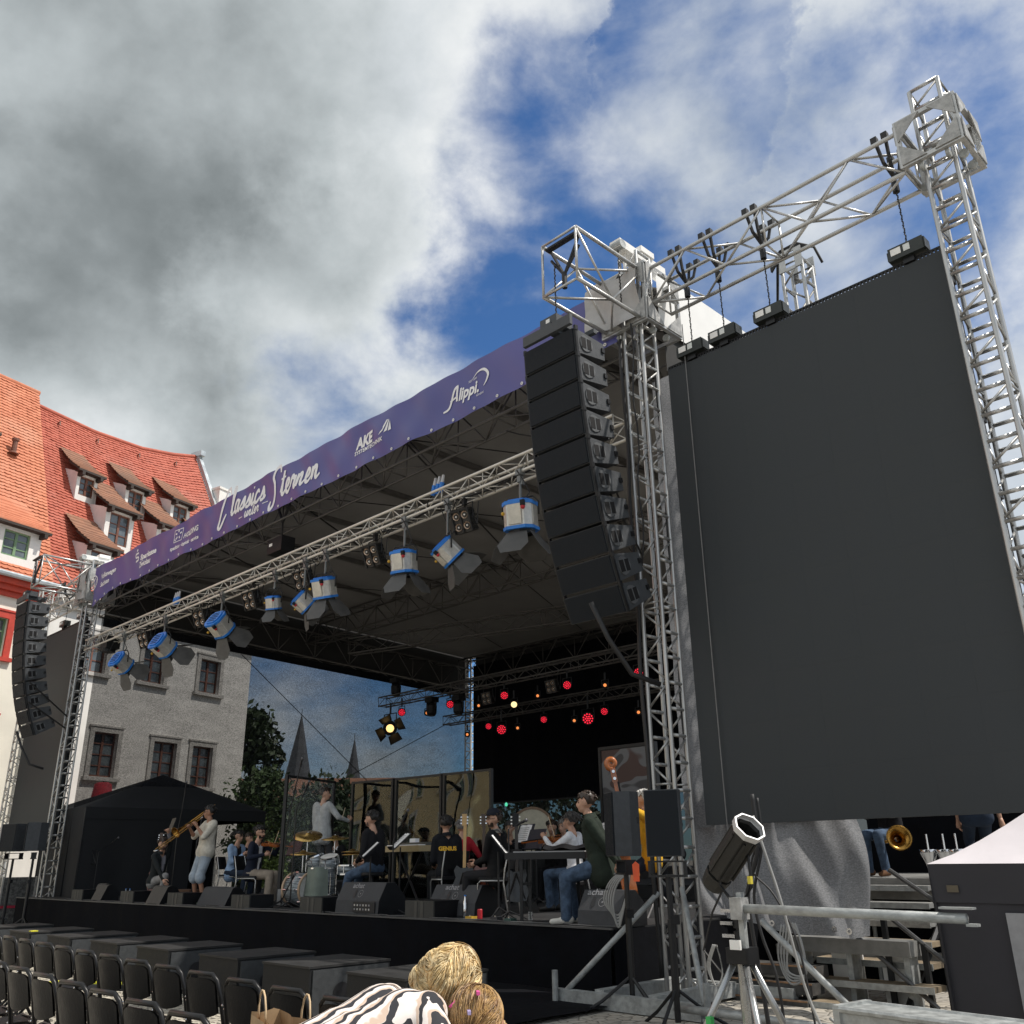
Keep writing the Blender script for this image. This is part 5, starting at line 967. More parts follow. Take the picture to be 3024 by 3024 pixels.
# ---------------------------------------------------------------- small things on the stage floor
def bottle(label,x,y,m,r=.033,hh=.24):
    t=thing('bottle',label,'bottle',(x,y,SF),group='bottles on the stage'); B().lathe([(r*.9,0),(r,.01),(r,hh*.62),(r*.45,hh*.8),(r*.4,hh*.95)],None,10).obj('body',m,t,True); B().lathe([(r*.45,hh*.95),(r*.45,hh)],None,8).obj('cap',BLU,t)
CLR=mat('clear_plastic',(.5,.55,.6),.1,0,.05,3,alpha=.5)
bottle('left of two water bottles near the far left guitar',-20.9,9.0,CLR); bottle('right of two water bottles near the far left guitar',-20.7,9.0,CLR); bottle('steel flask under the capped guitarist',-9.95,8.95,CHR,.035,.28)
b=B(); b.lathe([(.032,0),(.034,.01),(.034,.11),(.028,.12)],Matrix.Translation((-9.55,8.85,SF)),12); tag(b.obj('drink_can',RED),'red drink can beside the steel flask','can')
for i,(x,y,c,l) in enumerate(((-9.5,8.65,(.5,.3,.03),'yellow'),(-8.75,8.62,(.03,.07,.06),'dark green'),(-9.1,8.72,(.03,.03,.035),'black'),(-12.4,8.72,(.03,.03,.035),'small black'))):
    t=thing('effects_pedal',f'{l} effects pedal on the stage floor','pedal',(x,y,SF)); B().bb((-.06,-.05,0),(.06,.05,.045)).obj('case',mat('pedal_'+l.replace(' ','_'),c,.5),t); B().cyl((0,-.02,.045),(0,-.02,.06),.012).obj('switch',CHR,t)
for i in range(11):
    x0=-23+i*1.45; pts=[(x0+k*.2,8.56+.05*math.sin(k*1.3+i)+.03*math.sin(k*2.7),SF+.012) for k in range(9)]; b=B(); b.tube(pts,.010,5); tag(b.obj('stage_cable',mat('cable_grey',(.06,.06,.06),.6)),f'dark cable lying along the stage edge, piece {i+1} of eleven from the left','cable',group='cables along the stage edge')
CL=['before the leftmost stage monitor','left of the crouching man','before the crouching man','before the trombonist','before the wide grey monitor','before the seated violinist','before the drum kit','left of the monitor with connectors','before the monitor with connectors','before the capped guitarist','before the man in the green jacket']
for o,q in zip(sorted([q for q in bpy.data.objects if q.name.startswith('stage_cable')],key=lambda q:q.data.vertices[0].co.x),CL): o['label']='dark cable lying on the stage edge '+q
t=thing('wooden_crate','small brown crate behind the trombonist','crate',(-19.4,9.7,SF)); B().bb((-.3,-.15,0),(.3,.15,.22)).obj('box',mat('crate_brown',(.11,.055,.03),.7),t); B().bb((-.25,-.152,.08),(.25,-.1505,.15)).obj('slot',DARKP,t)
t=thing('concert_drum','large concert bass drum at the rear of the orchestra','drum',(-13.7,14.2,SF),R(35)); M=Matrix.Translation((0,0,1.25))@Matrix.Rotation(math.pi/2,4,'X'); B().lathe([(.44,-.2),(.44,.2)],M,28).obj('shell',mat('drum_dark',(.03,.02,.02),.4),t,True); B().lathe([(0,.202),(.42,.202)],M,28,False).obj('skin',mat('drum_calf',(.50,.46,.36),.6),t); B().lathe([(.42,.18),(.47,.18),(.47,.215),(.42,.215)],M,28,False).obj('hoop',mat('hoop_wood',(.2,.12,.07),.4),t); B().bb((-.4,-.2,0),(.4,.2,.8)).obj('cradle',BLKM,t)
b=B(); b.lathe([(0,0),(.035,.02),(.045,.06),(.03,.10),(0,.12)],Matrix.Translation((-12.15,11.9,SF+1.6))@Matrix.Scale(.6,4),10); tag(b.obj('stand_light',mat('green_light',(.1,.5,.3),.4,emit=(.1,.8,.45),es=.8)),'small green lamp above the guitars','lamp')
pd=thing('podium','carpeted conductor podium behind the drum kit','podium',(-16.25,10.75,SF)); B().bb((-.55,-.55,0),(.55,.55,.36)).obj('box',mat('podium_dark',(.03,.03,.032),.9),pd); B().bb((-.5,-.95,0),(.5,-.552,.18)).obj('step',mat('podium_dark',(.03,.03,.032),.9),pd)
rs=thing('orchestra_riser','low black riser carrying the rear orchestra','riser',(-15.5,15.2,SF)); B().bb((-7,-.6,0),(7.5,3.5,.25)).obj('deck',MATS['podium_dark'],rs); B().bb((-7,3.5,0),(7.5,6.5,.5)).obj('upper_deck',MATS['podium_dark'],rs)
# ================================================================ PEOPLE
def cloth(name,col,var=.18,b=.5,rough=.85): return mat(name,col,rough,0,var,9,b,16,.2)
def m_stripe(name,c1,c2,c3,scale,ax):
    if name in MATS: return MATS[name]
    m=bpy.data.materials.new(name); m.use_nodes=True; t=NT(m.node_tree); oc=t.n('ShaderNodeTexCoord').outputs['Object']
    nz=t.n('ShaderNodeTexNoise',{'Vector':oc,'Scale':5.,'Detail':3.}); mp=t.n('ShaderNodeVectorMath',{0:oc,1:t.n('ShaderNodeVectorMath',{0:nz.outputs['Color'],3:.10},operation='SCALE').outputs[0]},operation='ADD')
    d=t.math('MULTIPLY',t.dot(mp.outputs[0],ax),scale); w=t.math('FRACT',d); n2=t.n('ShaderNodeTexNoise',{'Vector':oc,'Scale':9.,'Detail':1.}).outputs[0]
    f=t.math('GREATER_THAN',t.math('ADD',w,t.math('MULTIPLY',n2,.35)),.82); w2=t.math('FRACT',t.math('ADD',d,.35)); f2=t.smooth(w2,.72,.80)
    c=t.mix(f2,c1,c3); c=t.mix(f,c,c2); p=t.n('ShaderNodeBsdfPrincipled',{'Base Color':c,'Roughness':.85}); bn=t.n('ShaderNodeBump',{'Strength':.4,'Distance':.02,'Height':nz.outputs[0]}); t.nt.links.new(bn.outputs[0],p.inputs['Normal']); t.n('ShaderNodeOutputMaterial',{0:p.outputs[0]}); MATS[name]=m; return m
SKIN=mat('skin',(.50,.29,.20),.5,0,.10,14,.1,60,.4); SKIN2=mat('skin_tan',(.36,.19,.12),.5,0,.10,14,.1,60,.4)
EYE=mat('eye_dark',(.02,.015,.012),.3); LIP=mat('lips',(.36,.13,.11),.5)
def ik(a,c,l1,l2,pole):
    a,c,pole=Vector(a),Vector(c),Vector(pole); d=c-a; L=min(d.length,(l1+l2)*.999); u=d.normalized(); x=(l1*l1-l2*l2+L*L)/(2*L); hgt=math.sqrt(max(1e-6,l1*l1-x*x)); p=pole-u*pole.dot(u)
    if p.length<1e-4: p=u.orthogonal()
    return a+u*x+p.normalized()*hgt
def hand(b,w,d,n,side,curl=.5,sp=1.):
    """palm plus four unequal fingers and a thumb; d along the hand, n palm normal"""
    d,n=Vector(d).normalized(),Vector(n); n=(n-d*n.dot(d)).normalized(); s=d.cross(n)*side; w=Vector(w)
    b.tube([w-d*.03,w+d*.02,w+d*.055,w+d*.09],.03,8,[.026,.030,.036,.033])
    for k,(o,l) in enumerate(((.030,.070),(.010,.080),(-.010,.074),(-.029,.058))):
        p=w+d*.085+s*o*sp; a=0.; pts=[p]
        for j,q in enumerate((.45,.32,.25)):
            a+=curl*(.7 if j==0 else .9); p=p+(d*math.cos(a)+n*math.sin(a))*l*q; pts.append(p)
        b.tube(pts,.008,6,[.0095,.009,.0082,.0066])
    p=w+d*.03+s*.03; b.tube([p,p+s*.03+d*.02+n*.01,p+s*.035+d*.05+n*.025,p+s*.028+d*.07+n*.035],.009,6,[.012,.011,.0095,.0075])
def person(label,loc,f,look=None,zp=.93,lean=0.,side=0.,wr=((-.24,.08,.85),(.24,.08,.85)),an=((-.11,.02,.085),(.11,.02,.085)),ep=((-.5,-.8,-.3),(.5,-.8,-.3)),kp=((0,1,.2),(0,1,.2)),top=None,bot=None,shoe=None,skin=SKIN,fore='top',shin='bot',hairm=None,hair='short',fat=1.,leg=1.,s=1.,curl=(.5,.5),hd=None,hn=None,head_at=None,glasses=False,beard=None,cap=None,collar=None,hem=0.,vox=.0135,pitch=0.,shoew=1.,inner=None):
    rz=face(*f); t=thing('person',label,'person',loc,rz); MR=Matrix.Rotation(-rz,3,'Z')
    up=Vector((math.sin(R(side))*1.,math.sin(R(lean)),math.cos(R(lean))*math.cos(R(side)))).normalized(); rt=Vector((1,0,0)); rt=(rt-up*rt.dot(up)).normalized(); fw=up.cross(rt)
    lk=MR@Vector((*(look or f)[:2],0)); lk.normalize(); lk=(lk+Vector((0,0,math.sin(R(pitch))))).normalized(); hr=lk.cross(Vector((0,0,1))).normalized(); hu=hr.cross(lk)
    if head_at:
        off=up*.625-fw*.005+hu*.075+lk*.035; zp=head_at[2]-GZ-off.z; w_=MR.transposed()@(off+Vector((0,0,zp))); t.location=Vector(head_at)-w_; t.location.z=GZ
    P=Vector((0,0,zp)); tp='top'; C=[]; A=lambda tg,a,b,ra,rb:C.append((tg,Vector(a),Vector(b),ra,rb))
    X=lambda k,l,m=0.:P+up*k+rt*l+fw*m
    for q in(-1,1):
        A('top',X(.02,q*.06),X(.22,q*.062),.112*fat,.104*fat); A('top',X(.22,q*.062,.01),X(.42,q*.092,.0),.104*fat,.098*fat); A('top',X(.42,q*.08,0),X(.49,q*.15,-.01),.085,.066*fat)
    if hem:
        for q in(-1,1): A('top',X(.03,q*.07),X(.03-hem*.7,q*.085,.0),.120*fat,.126*fat)
    sh=[X(.465,-.185),X(.465,.185)]; hp=[P+Vector((-.09,0,-.03)),P+Vector((.09,0,-.03))]
    A('bot',hp[0],hp[1],.118,.118)
    nb=X(.51,0,-.005); A('skin',nb,nb+up*.08+fw*.02,.058,.053)
    hc=nb+up*.115+hu*.075+lk*.035
    h_=lambda a,b,c:hc+hr*a+lk*b+hu*c
    A('skin',h_(0,-.022,.035),h_(0,.0,.02),.088,.088); A('skin',h_(0,.005,.03),h_(0,.03,-.06),.078,.052); A('skin',h_(0,.055,-.07),h_(0,.05,-.085),.036,.030)
    A('skin',h_(0,.088,.012),h_(0,.108,-.028),.011,.0155); A('skin',h_(-.03,.072,.03),h_(.03,.072,.03),.016,.016)
    for q in(-1,1): A('skin',h_(q*.082,-.012,.018),h_(q*.078,-.005,-.028),.016,.011); A('skin',h_(q*.04,.058,-.02),h_(q*.02,.07,-.05),.022,.02)
    el=[]
    for i in(0,1):
        w=Vector(wr[i]); e=ik(sh[i],w,.285*s,.265*s,ep[i]); el.append(e); d=w-sh[i]
        if d.length>.55*s: w=sh[i]+d.normalized()*.548*s
        A('top',sh[i],e,.062*fat,.05*fat); A(fore,e,e+(w-e)*.97,.047*(fat if fore=='top' else .9),.036 if fore=='top' else .027)
        k=ik(hp[i],an[i],.44*s,.43*s,kp[i]); A('bot',hp[i],k,.092*leg,.068*leg); a=Vector(an[i]); A(shin,k,a,.066*leg if shin=='bot' else .052,(.056*leg if shin=='bot' else .036)); 
        if shin!='bot': A('bot',k,k+(a-k)*.10,.078*leg,.080*leg)
        td=Vector((a.x-k.x,a.y-k.y,0)); td=Vector((0,1,0)) if td.length<.05 or td.y<0.1 else Vector((0,1,0)); td=Vector((-.12 if i==0 else .12,1,0)).normalized()
        A('shoe',a+Vector((0,0,-.035))-td*.05,a+td*.15*shoew+Vector((0,0,-.052)),.045,.034)
    b=B()
    for tg,a,c,ra,rb in C:
        b.sph(a,ra,12,8); 
        if (c-a).length>1e-4: b.sph(c,rb,12,8); b.cyl(a,c,ra,rb,12,False)
    me=b.mesh('tmp',None); o=bpy.data.objects.new('tmp',me); COL.objects.link(o); m=o.modifiers.new('r','REMESH'); m.mode='VOXEL'; m.voxel_size=vox; m2=o.modifiers.new('s','SMOOTH'); m2.factor=.5; m2.iterations=3
    dg=bpy.context.evaluated_depsgraph_get(); ev=o.evaluated_get(dg); nm=ev.to_mesh(); n=len(nm.vertices); co=np.empty(n*3); nm.vertices.foreach_get('co',co); co=co.reshape(-1,3); fc=[tuple(p.vertices) for p in nm.polygons]; ev.to_mesh_clear(); bpy.data.objects.remove(o); bpy.data.meshes.remove(me)
    cen=np.array([co[list(q)].mean(0) for q in fc]); best=np.full(len(fc),9.); idx=np.zeros(len(fc),int); slots=['skin','top','bot','shoe','eye','lip','hair','inner']
    for tg,a,c,ra,rb in C:
        a_=np.array(a); d=np.array(c)-a_; L=max(d@d,1e-9); tt=np.clip(((cen-a_)@d)/L,0,1); ds=np.linalg.norm(cen-a_-tt[:,None]*d,axis=1)-(ra+(rb-ra)*tt); k=ds<best; best[k]=ds[k]; idx[k]=slots.index(tg)
    if inner:  # open jacket front: strip along the chest
        rel=cen-np.array(P); u_=rel@np.array(up); l_=rel@np.array(rt); f_=rel@np.array(fw); k=(idx==1)&(f_>.03)&(np.abs(l_)<.02+.05*np.clip(u_,0,.5)/.5)&(u_>-.1); idx[k]=7
    bb=B(); bb.v=[tuple(x) for x in co]; bb.f=fc; mi=list(idx)
    def extra(fn,slot):
        k=len(bb.f); fn(); mi.extend([slot]*(len(bb.f)-k))
    for i in(0,1):
        w=C and Vector(wr[i]); d=w-sh[i]
        if d.length>.55*s: w=sh[i]+d.normalized()*.548*s
        dd=Vector(hd[i]) if hd and hd[i] else (w-el[i]); nn=Vector(hn[i]) if hn and hn[i] else Vector((-1 if i else 1,.3,-.2)); extra(lambda:hand(bb,w,dd,nn,-1 if i==0 else 1,curl[i]),0)
    for q in(-1,1): extra(lambda:bb.sph(h_(q*.032,.083,.008),(.011,.008,.007),8,5),4); extra(lambda:bb.tube([h_(q*.014,.092,.027),h_(q*.032,.092,.033),h_(q*.05,.082,.028)],.0055,5),6)
    extra(lambda:bb.tube([h_(-.024,.078,-.062),h_(-.008,.089,-.059),h_(.008,.089,-.059),h_(.024,.078,-.062)],.006,5),5)
    me=bpy.data.meshes.new('body'); me.from_pydata(bb.v,[],bb.f)
    for m in(skin,top,bot,shoe,EYE,LIP,hairm or EYE,inner or top): me.materials.append(m)
    me.polygons.foreach_set('material_index',mi); me.polygons.foreach_set('use_smooth',[True]*len(mi)); me.update(); put('body',me,t)
    # hair cap: upper and rear part of a noisy shell with locks
    if hair:
        r=random.Random(len(label)); b=B(); nu,nv=22,14; R3=Matrix((hr,lk,hu)).transposed()
        low={'short':-.02,'long':-.13,'bob':-.09,'curly':-.03}[hair]
        def hp_(u,v):
            a=2*math.pi*u; z=1-v*1.62; rad=math.sqrt(max(0,1-min(1,z*z)))if z>-.6 else .8; fr=math.sin(a)   # fr>0 is face side
            zz=.045+z*.102; k=1.03+.05*math.sin(a*7+z*9)+.03*math.sin(a*13-z*17)
            if fr>.15: zz=max(zz,.062+.02*math.sin(a*9)*(1 if hair!='bob' else .4))
            else: zz=max(zz,low-.0+.012*math.sin(a*11))
            return hc+R3@Vector((.092*rad*math.cos(a)*k,-.018+.108*rad*fr*k,zz+(.006*math.sin(a*5+v*8))))
        b.grid(hp_,nu,nv)
        n=60 if hair in('short','curly') else 110
        for i in range(n):
            a=r.uniform(0,6.283); el_=r.uniform(.15,1.45); p=Vector((math.cos(a)*math.cos(el_),math.sin(a)*math.cos(el_),math.sin(el_))); q=hc+R3@Vector((p.x*.095,-.018+p.y*.108,.045+p.z*.102))
            if p.y>.45 and p.z<.35: continue
            dr=R3@Vector((p.x*.5+r.uniform(-.5,.5),p.y*.4-.2+r.uniform(-.4,.4),-.5)); dr.normalize(); L=.045 if hair in('short','curly') else .10
            nn=(q-hc).normalized(); b.tube([q,q+dr*L*.5+nn*.010,q+dr*L],.007,4,[.011,.009,.003])
        b.obj('hair',hairm,t,True)
    if glasses:
        b=B()
        for q in(-1,1):
            b.tube([h_(q*.034+.022*math.cos(a),.102,.006+.017*math.sin(a)) for a in np.linspace(0,6.283,13)],.0028,4); b.tube([h_(q*.056,.100,.008),h_(q*.082,.05,.012),h_(q*.084,-.01,.014)],.0025,4)
        b.tube([h_(-.012,.104,.008),h_(.012,.104,.008)],.0025,4); b.obj('glasses',BLKM,t)
    if beard:
        b=B(); b.grid(lambda u,v:h_((u-.5)*2*.068*(1-.25*v),.035+.062*math.sin(math.pi*u)-.012*v,-.045-.055*v),12,4); b.grid(lambda u,v:h_((u-.5)*.06,.0905+.004*math.sin(math.pi*u),-.048-.01*v),6,1); b.obj('beard',beard,t,True)
    if cap:
        b=B(); b.lathe([(.0,.158),(.06,.150),(.094,.115),(.104,.07),(.102,.055)],Matrix.Translation(hc)@R3_(hr,lk,hu),16,False); b.grid(lambda u,v:h_((u-.5)*.16,.085+.065*v*math.sin(math.pi*(.15+.7*u)),.062-.012*v),8,3); b.obj('cap',cap,t,True)
    if collar:
        b=B(); b.grid(lambda u,v:(lambda a:nb+rt*(.075+.02*(1-v))*math.cos(a)+fw*(.07+.02*(1-v))*math.sin(a)+up*(.005+.06*v))(math.pi*(.62+1.76*u)),18,3); b.obj('collar',collar,t,True)
    return t
def R3_(hr,lk,hu): return Matrix((hr,lk,hu)).transposed().to_4x4()
HB=mat('hair_black',(.012,.010,.009),.45,0,.3,20); HBR=mat('hair_brown',(.030,.018,.011),.45,0,.3,20); HGR=mat('hair_grey',(.18,.17,.16),.5,0,.3,20); HDG=mat('hair_darkgrey',(.07,.065,.062),.5,0,.3,20)
JEAN=cloth('denim',(.060,.092,.145),.40); DJEAN=cloth('denim_dark',(.02,.03,.05)); BLKC=cloth('black_wool',(.012,.012,.014)); GRYT=cloth('grey_trousers',(.25,.245,.24)); BEIG=cloth('beige_trousers',(.30,.25,.20)); NAVY=cloth('navy_jacket',(.014,.018,.032)); OLIV=cloth('olive_jacket',(.022,.030,.022)); CREAM=cloth('cream_tee',(.55,.51,.43)); LJEAN=cloth('light_denim',(.32,.37,.42)); LBLU=cloth('light_blue_shirt',(.30,.42,.60)); LGRY=cloth('light_grey_shirt',(.42,.43,.43)); YELJ=cloth('yellow_jacket',(.60,.34,.025)); WHS=cloth('white_shirt',(.70,.70,.72)); SHW=mat('shoe_white',(.55,.53,.48),.6); SHB=mat('shoe_black',(.02,.02,.02),.5); SHG=mat('shoe_green',(.25,.35,.22),.6); DGRN=cloth('dark_jacket',(.018,.021,.022)); TSHG=cloth('grey_tshirt',(.22,.21,.23))
SIT=dict(zp=.55,an=((-.12,.40,.085),(.12,.42,.085)))
# crouching man with raised arm
person('crouching man in dark jacket raising one arm at the left of the stage',(-19.2,8.85,SF),(.75,.30),look=(.9,-.25),zp=.40,lean=8,wr=((.02,.22,1.32),(.22,.42,.42)),ep=((-1,.0,.6),(.6,-.2,-.6)),an=((-.20,-.18,.085),(.16,.30,.085)),kp=((-.3,1,-.6),(.2,1,1)),top=DGRN,bot=GRYT,shoe=SHW,hairm=HBR,glasses=True,beard=HBR,inner=TSHG,hem=.06,curl=(1.1,.5),collar=DGRN)
# trombonist
person('young man in cream t-shirt and denim shorts playing a trombone',(-17.5,9.0,SF),(-.05,-1),look=(-.50,-.80),zp=.955,lean=-3,wr=((-.06,.26,1.40),(.06,.34,1.36)),top=CREAM,bot=LJEAN,shoe=SHG,skin=SKIN2,fore='skin',shin='skin',hairm=HB,glasses=True,hem=.08,leg=1.25,curl=(1.2,1.2),an=((-.14,.02,.085),(.14,.05,.085)),fat=1.2)
person('seated woman in light blue shirt clapping beside the trombonist',(-18.75,10.3,SF),(.8,.25),look=(.9,.2),lean=6,wr=((-.04,.28,.86),(.06,.30,.88)),top=LBLU,bot=DJEAN,shoe=SHB,hairm=HB,hair='bob',glasses=True,hem=.16,inner=BLKC,**SIT)
person('seated violinist in navy jacket and beige trousers playing',(-16.35,9.38,SF),(.85,.45),look=(.9,.3),lean=7,wr=((-.16,.46,1.06),(.22,.36,.86)),ep=((-.6,-.2,-1),(.8,-.4,-.6)),top=NAVY,bot=BEIG,shoe=SHB,hairm=HB,glasses=True,beard=HB,inner=WHS,hem=.1,leg=1.12,hd=((.3,.6,.5),None),curl=(1.0,1.1),**SIT)
person('conductor in light grey shirt seen from behind holding a stick',(-16.2,10.75,SF+.36),(-.25,.95),look=(.75,.65),wr=((-.26,.10,.86),(.42,.30,1.12)),ep=((-.6,-.6,-.3),(.7,-.3,-.8)),top=LGRY,bot=cloth('charcoal_trousers',(.06,.06,.062)),shoe=SHB,hairm=HBR,hem=.22,fat=1.12,curl=(.4,1.1),hd=(None,(.1,.5,.5)))
person('seated man in black sweater and blue jeans looking left at the keyboard',(-12.6,9.38,SF),(-.9,-.2),look=(-.85,-.6),zp=.66,lean=5,an=((-.16,.50,.085),(.16,.46,.085)),wr=((-.12,.26,.72),(.12,.26,.72)),top=BLKC,bot=JEAN,shoe=SHB,hairm=HB,fat=1.08,leg=1.1,beard=mat('stubble',(.10,.06,.045),.7))
p7=person('man in black hoodie with yellow back print sitting with his back to us',(-11.2,9.75,SF),(-.95,.25),look=(-.8,.6),lean=12,wr=((-.10,.34,.66),(.12,.36,.66)),top=cloth('black_hoodie',(.010,.011,.014)),bot=cloth('black_jeans',(.016,.017,.019)),shoe=SHB,hairm=HB,fat=1.14,hem=.06,collar=MATS['black_hoodie'],**SIT)
person('capped man with glasses and scarf sitting in a black jacket',(-9.72,9.36,SF),(-.88,-.30),look=(-.35,-.95),lean=4,wr=((-.04,.34,.68),(.04,.36,.68)),top=cloth('black_coat',(.012,.012,.013)),bot=cloth('black_trousers',(.018,.018,.02)),shoe=SHB,hairm=HBR,hair='short',glasses=True,beard=HBR,cap=cloth('cap_navy',(.016,.018,.026)),collar=m_stripe('scarf_check',(.22,.20,.17),(.04,.04,.04),(.12,.11,.10),22,(1,.6,.3)),fat=1.12,hem=.12,an=((-.12,.46,.085),(.12,.44,.085)),zp=.55)
person('young man in dark green jacket and jeans half sitting on a stool at the right',(-7.56,8.98,SF),(-.80,-.52),look=(-.78,-.62),zp=.67,lean=12,an=((-.10,.42,.085),(.14,.36,.085)),wr=((-.20,-.26,.60),(.24,-.28,.56)),ep=((-1,-.6,.1),(1,-.6,.1)),top=OLIV,bot=JEAN,shoe=SHW,hairm=HBR,hair='curly',fat=1.24,leg=1.2,hem=.24,collar=OLIV,shoew=1.15,curl=(.6,.6),inner=None)
person('grey-haired viola player in white shirt seated behind the keyboard',(-9.6,10.85,SF),(-.85,-.25),look=(-.9,-.3),lean=5,wr=((-.16,.44,1.02),(.2,.36,.84)),ep=((-.6,-.2,-1),(.8,-.4,-.6)),top=WHS,bot=JEAN,shoe=SHB,hairm=HDG,hair='bob',hem=.12,curl=(1,1),**SIT)
person('old white-haired man in yellow jacket behind the double bass',(-7.78,10.28,SF),(-.75,-.60),look=(-.85,-.5),zp=.74,lean=4,wr=((-.12,.36,1.34),(.10,.36,.98)),top=YELJ,bot=DJEAN,shoe=SHB,hairm=mat('hair_white',(.5,.49,.47),.5),an=((-.14,.26,.085),(.14,.2,.085)),fat=1.12,hem=.14,curl=(1,1),collar=YELJ)
for lab,x,y,z,fc,tp,hm,hs in (('musician half hidden behind the capped guitarist',-12.75,12.6,.0,(.5,-.85),BLKC,HDG,'short'),('wind player behind the music stands in the middle',-12.05,13.0,.0,(.4,-.9),BLKC,HBR,'short'),('grey-bearded musician behind the music stands',-11.65,12.9,.0,(.2,-1),BLKC,HGR,'short'),('dark-haired musician glimpsed through the right mast',-6.55,11.3,.05,(-.8,-.4),BLKC,HB,'short'),('musician in the shade under the black pavilion',-20.6,11.6,.0,(.8,.2),BLKC,HBR,'short'),('orchestra player left of the conductor',-19.2,13.2,.0,(.4,-.8),BLKC,HB,'bob'),('orchestra player with dark bob right of the maroon stand',-17.2,12.9,.0,(.2,-.9),BLKC,HB,'bob'),('orchestra player behind the drum kit in the shade',-15.9,13.5,.0,(.2,-.9),DGRN,HBR,'short'),('musician in red behind the clear screens',-12.6,11.2,.0,(-.3,.9),cloth('red_cardigan',(.35,.02,.03)),HGR,'short'),('violinist at the rear right of the orchestra',-10.2,14.2,.25,(-.2,-.9),BLKC,HGR,'short'),('player at the rear beside the big drum',-12.6,15.4,.25,(.2,-.9),BLKC,HBR,'short')):
    person(lab,(x,y,SF+z),fc,lean=5,wr=((-.10,.34,.98),(.14,.34,.92)),top=tp,bot=BLKC,shoe=SHB,hairm=hm,hair=hs,vox=.018,inner=WHS if 'orchestra' in lab else None,**SIT)
# hoodie print
t=p7; 
for s_,z_,sz in(('GENIUS',.0,.080),): text(s_,-.26,z_,sz,'back_print',par=t,m=mat('print_yellow',(.75,.42,.02),.6),bold=.004,place=lambda x,z:(x,-.155-.05*math.cos(x*6)+.03*0-(z*-.20)+ (-.0),.86+z))
# ---------------------------------------------------------------- instruments in hand
def violin(label,p,d,up,sc=1.):
    d=Vector(d).normalized(); u=Vector(up); u=(u-d*u.dot(d)).normalized(); r=d.cross(u); M=Matrix((r,d,u)).transposed().to_4x4(); M.translation=Vector(p); t=thing('violin' if sc<1.05 else 'viola',label,'string instrument',p); t.matrix_world=M
    P=[(0,0),(.085,.02),(.10,.09),(.055,.16),(.06,.2),(.085,.26),(.07,.33),(.02,.355)]; P=[(a*sc,c*sc) for a,c in P]; P=P+[(-a,c) for a,c in P[::-1] if a>0]
    V=mat('violin_varnish',(.30,.085,.02),.25,0,.2,6,coat=.5); B().prism(P,-.018,.018).obj('body',V,t); B().box((0,.42*sc,.022),(.024,.34*sc,.014)).obj('fingerboard',BLK,t); B().box((0,.48*sc,.008),(.026,.22*sc,.02)).obj('neck',V,t); B().sph((0,.60*sc,.012),(.014,.025,.02)).obj('scroll',V,t); B().box((0,.14*sc,.03),(.045,.006,.028)).obj('bridge',MAPLE,t); B().box((0,.05*sc,.026),(.03,.10*sc,.008)).obj('tailpiece',BLK,t); return t
def bow(label,a,c):
    a,c=Vector(a),Vector(c); t=thing('bow',label,'bow',a); d=c-a; B().tube([(0,0,0),d*.5+Vector((0,0,.008)),d],.004,5).obj('stick',MAPLE,t); B().tube([(0,0,-.02),d+Vector((0,0,-.02))],.002,4).obj('hair_ribbon',PAPER,t)
violin('violin held by the seated man in the navy jacket',(-16.14,9.42,SF+1.06),(.80,.55,-.12),(0,-.35,1)); bow('violin bow of the man in the navy jacket',(-16.08,9.55,SF+.80),(-15.92,9.62,SF+1.28))
violin('viola held by the grey-haired player in white',(-9.82,10.78,SF+1.02),(-.92,-.28,-.10),(0,-.4,1),1.12); bow('bow of the grey-haired viola player',(-9.95,10.85,SF+.85),(-10.2,10.9,SF+1.35))
b=B(); b.tube([(-15.78,10.93,SF+1.52),(-15.74,10.96,SF+1.72)],.006,5); tag(b.obj('baton',mat('baton_wood',(.5,.4,.28),.6)),'thin pale stick in the conductor right hand','baton')
BRS=mat('brass',(.42,.23,.055),.25,1.,.1,10)
mo=Vector((-17.56,8.86,SF+1.54)); ax=Vector((.16,-.72,-.47)).normalized(); tb=thing('trombone','brass trombone slanting down in front of the young man','trombone',mo); sd=ax.cross(Vector((0,0,1))).normalized(); upv=sd.cross(ax)
B().tube([Vector((0,0,0)),ax*1.05],.008,7).obj('slide',BRS,tb); B().tube([sd*.10+ax*.05,sd*.10+ax*1.05],.008,7).obj('slide',BRS,tb); B().tube([ax*1.05,ax*1.10+sd*.03,ax*1.10+sd*.07,ax*1.05+sd*.10],.010,7).obj('slide_bow',CHR,tb,True)
B().tube([sd*.10+ax*.05,sd*.10-ax*.45,sd*.14-ax*.52,sd*.19-ax*.45,sd*.19+ax*.1],.010,7).obj('bell_tube',BRS,tb,True)
q=ax.to_track_quat('Z','Y').to_matrix().to_4x4(); q.translation=sd*.19+ax*.1; B().lathe([(.011,0),(.016,.14),(.026,.24),(.05,.32),(.085,.365),(.107,.38),(.100,.378)],q,22,False).obj('bell',BRS,tb,True); B().cyl((0,0,0),-ax*.05,.012).obj('mouthpiece',CHR,tb); B().tube([ax*.12,ax*.12+sd*.10],.008,6).obj('brace',BRS,tb)
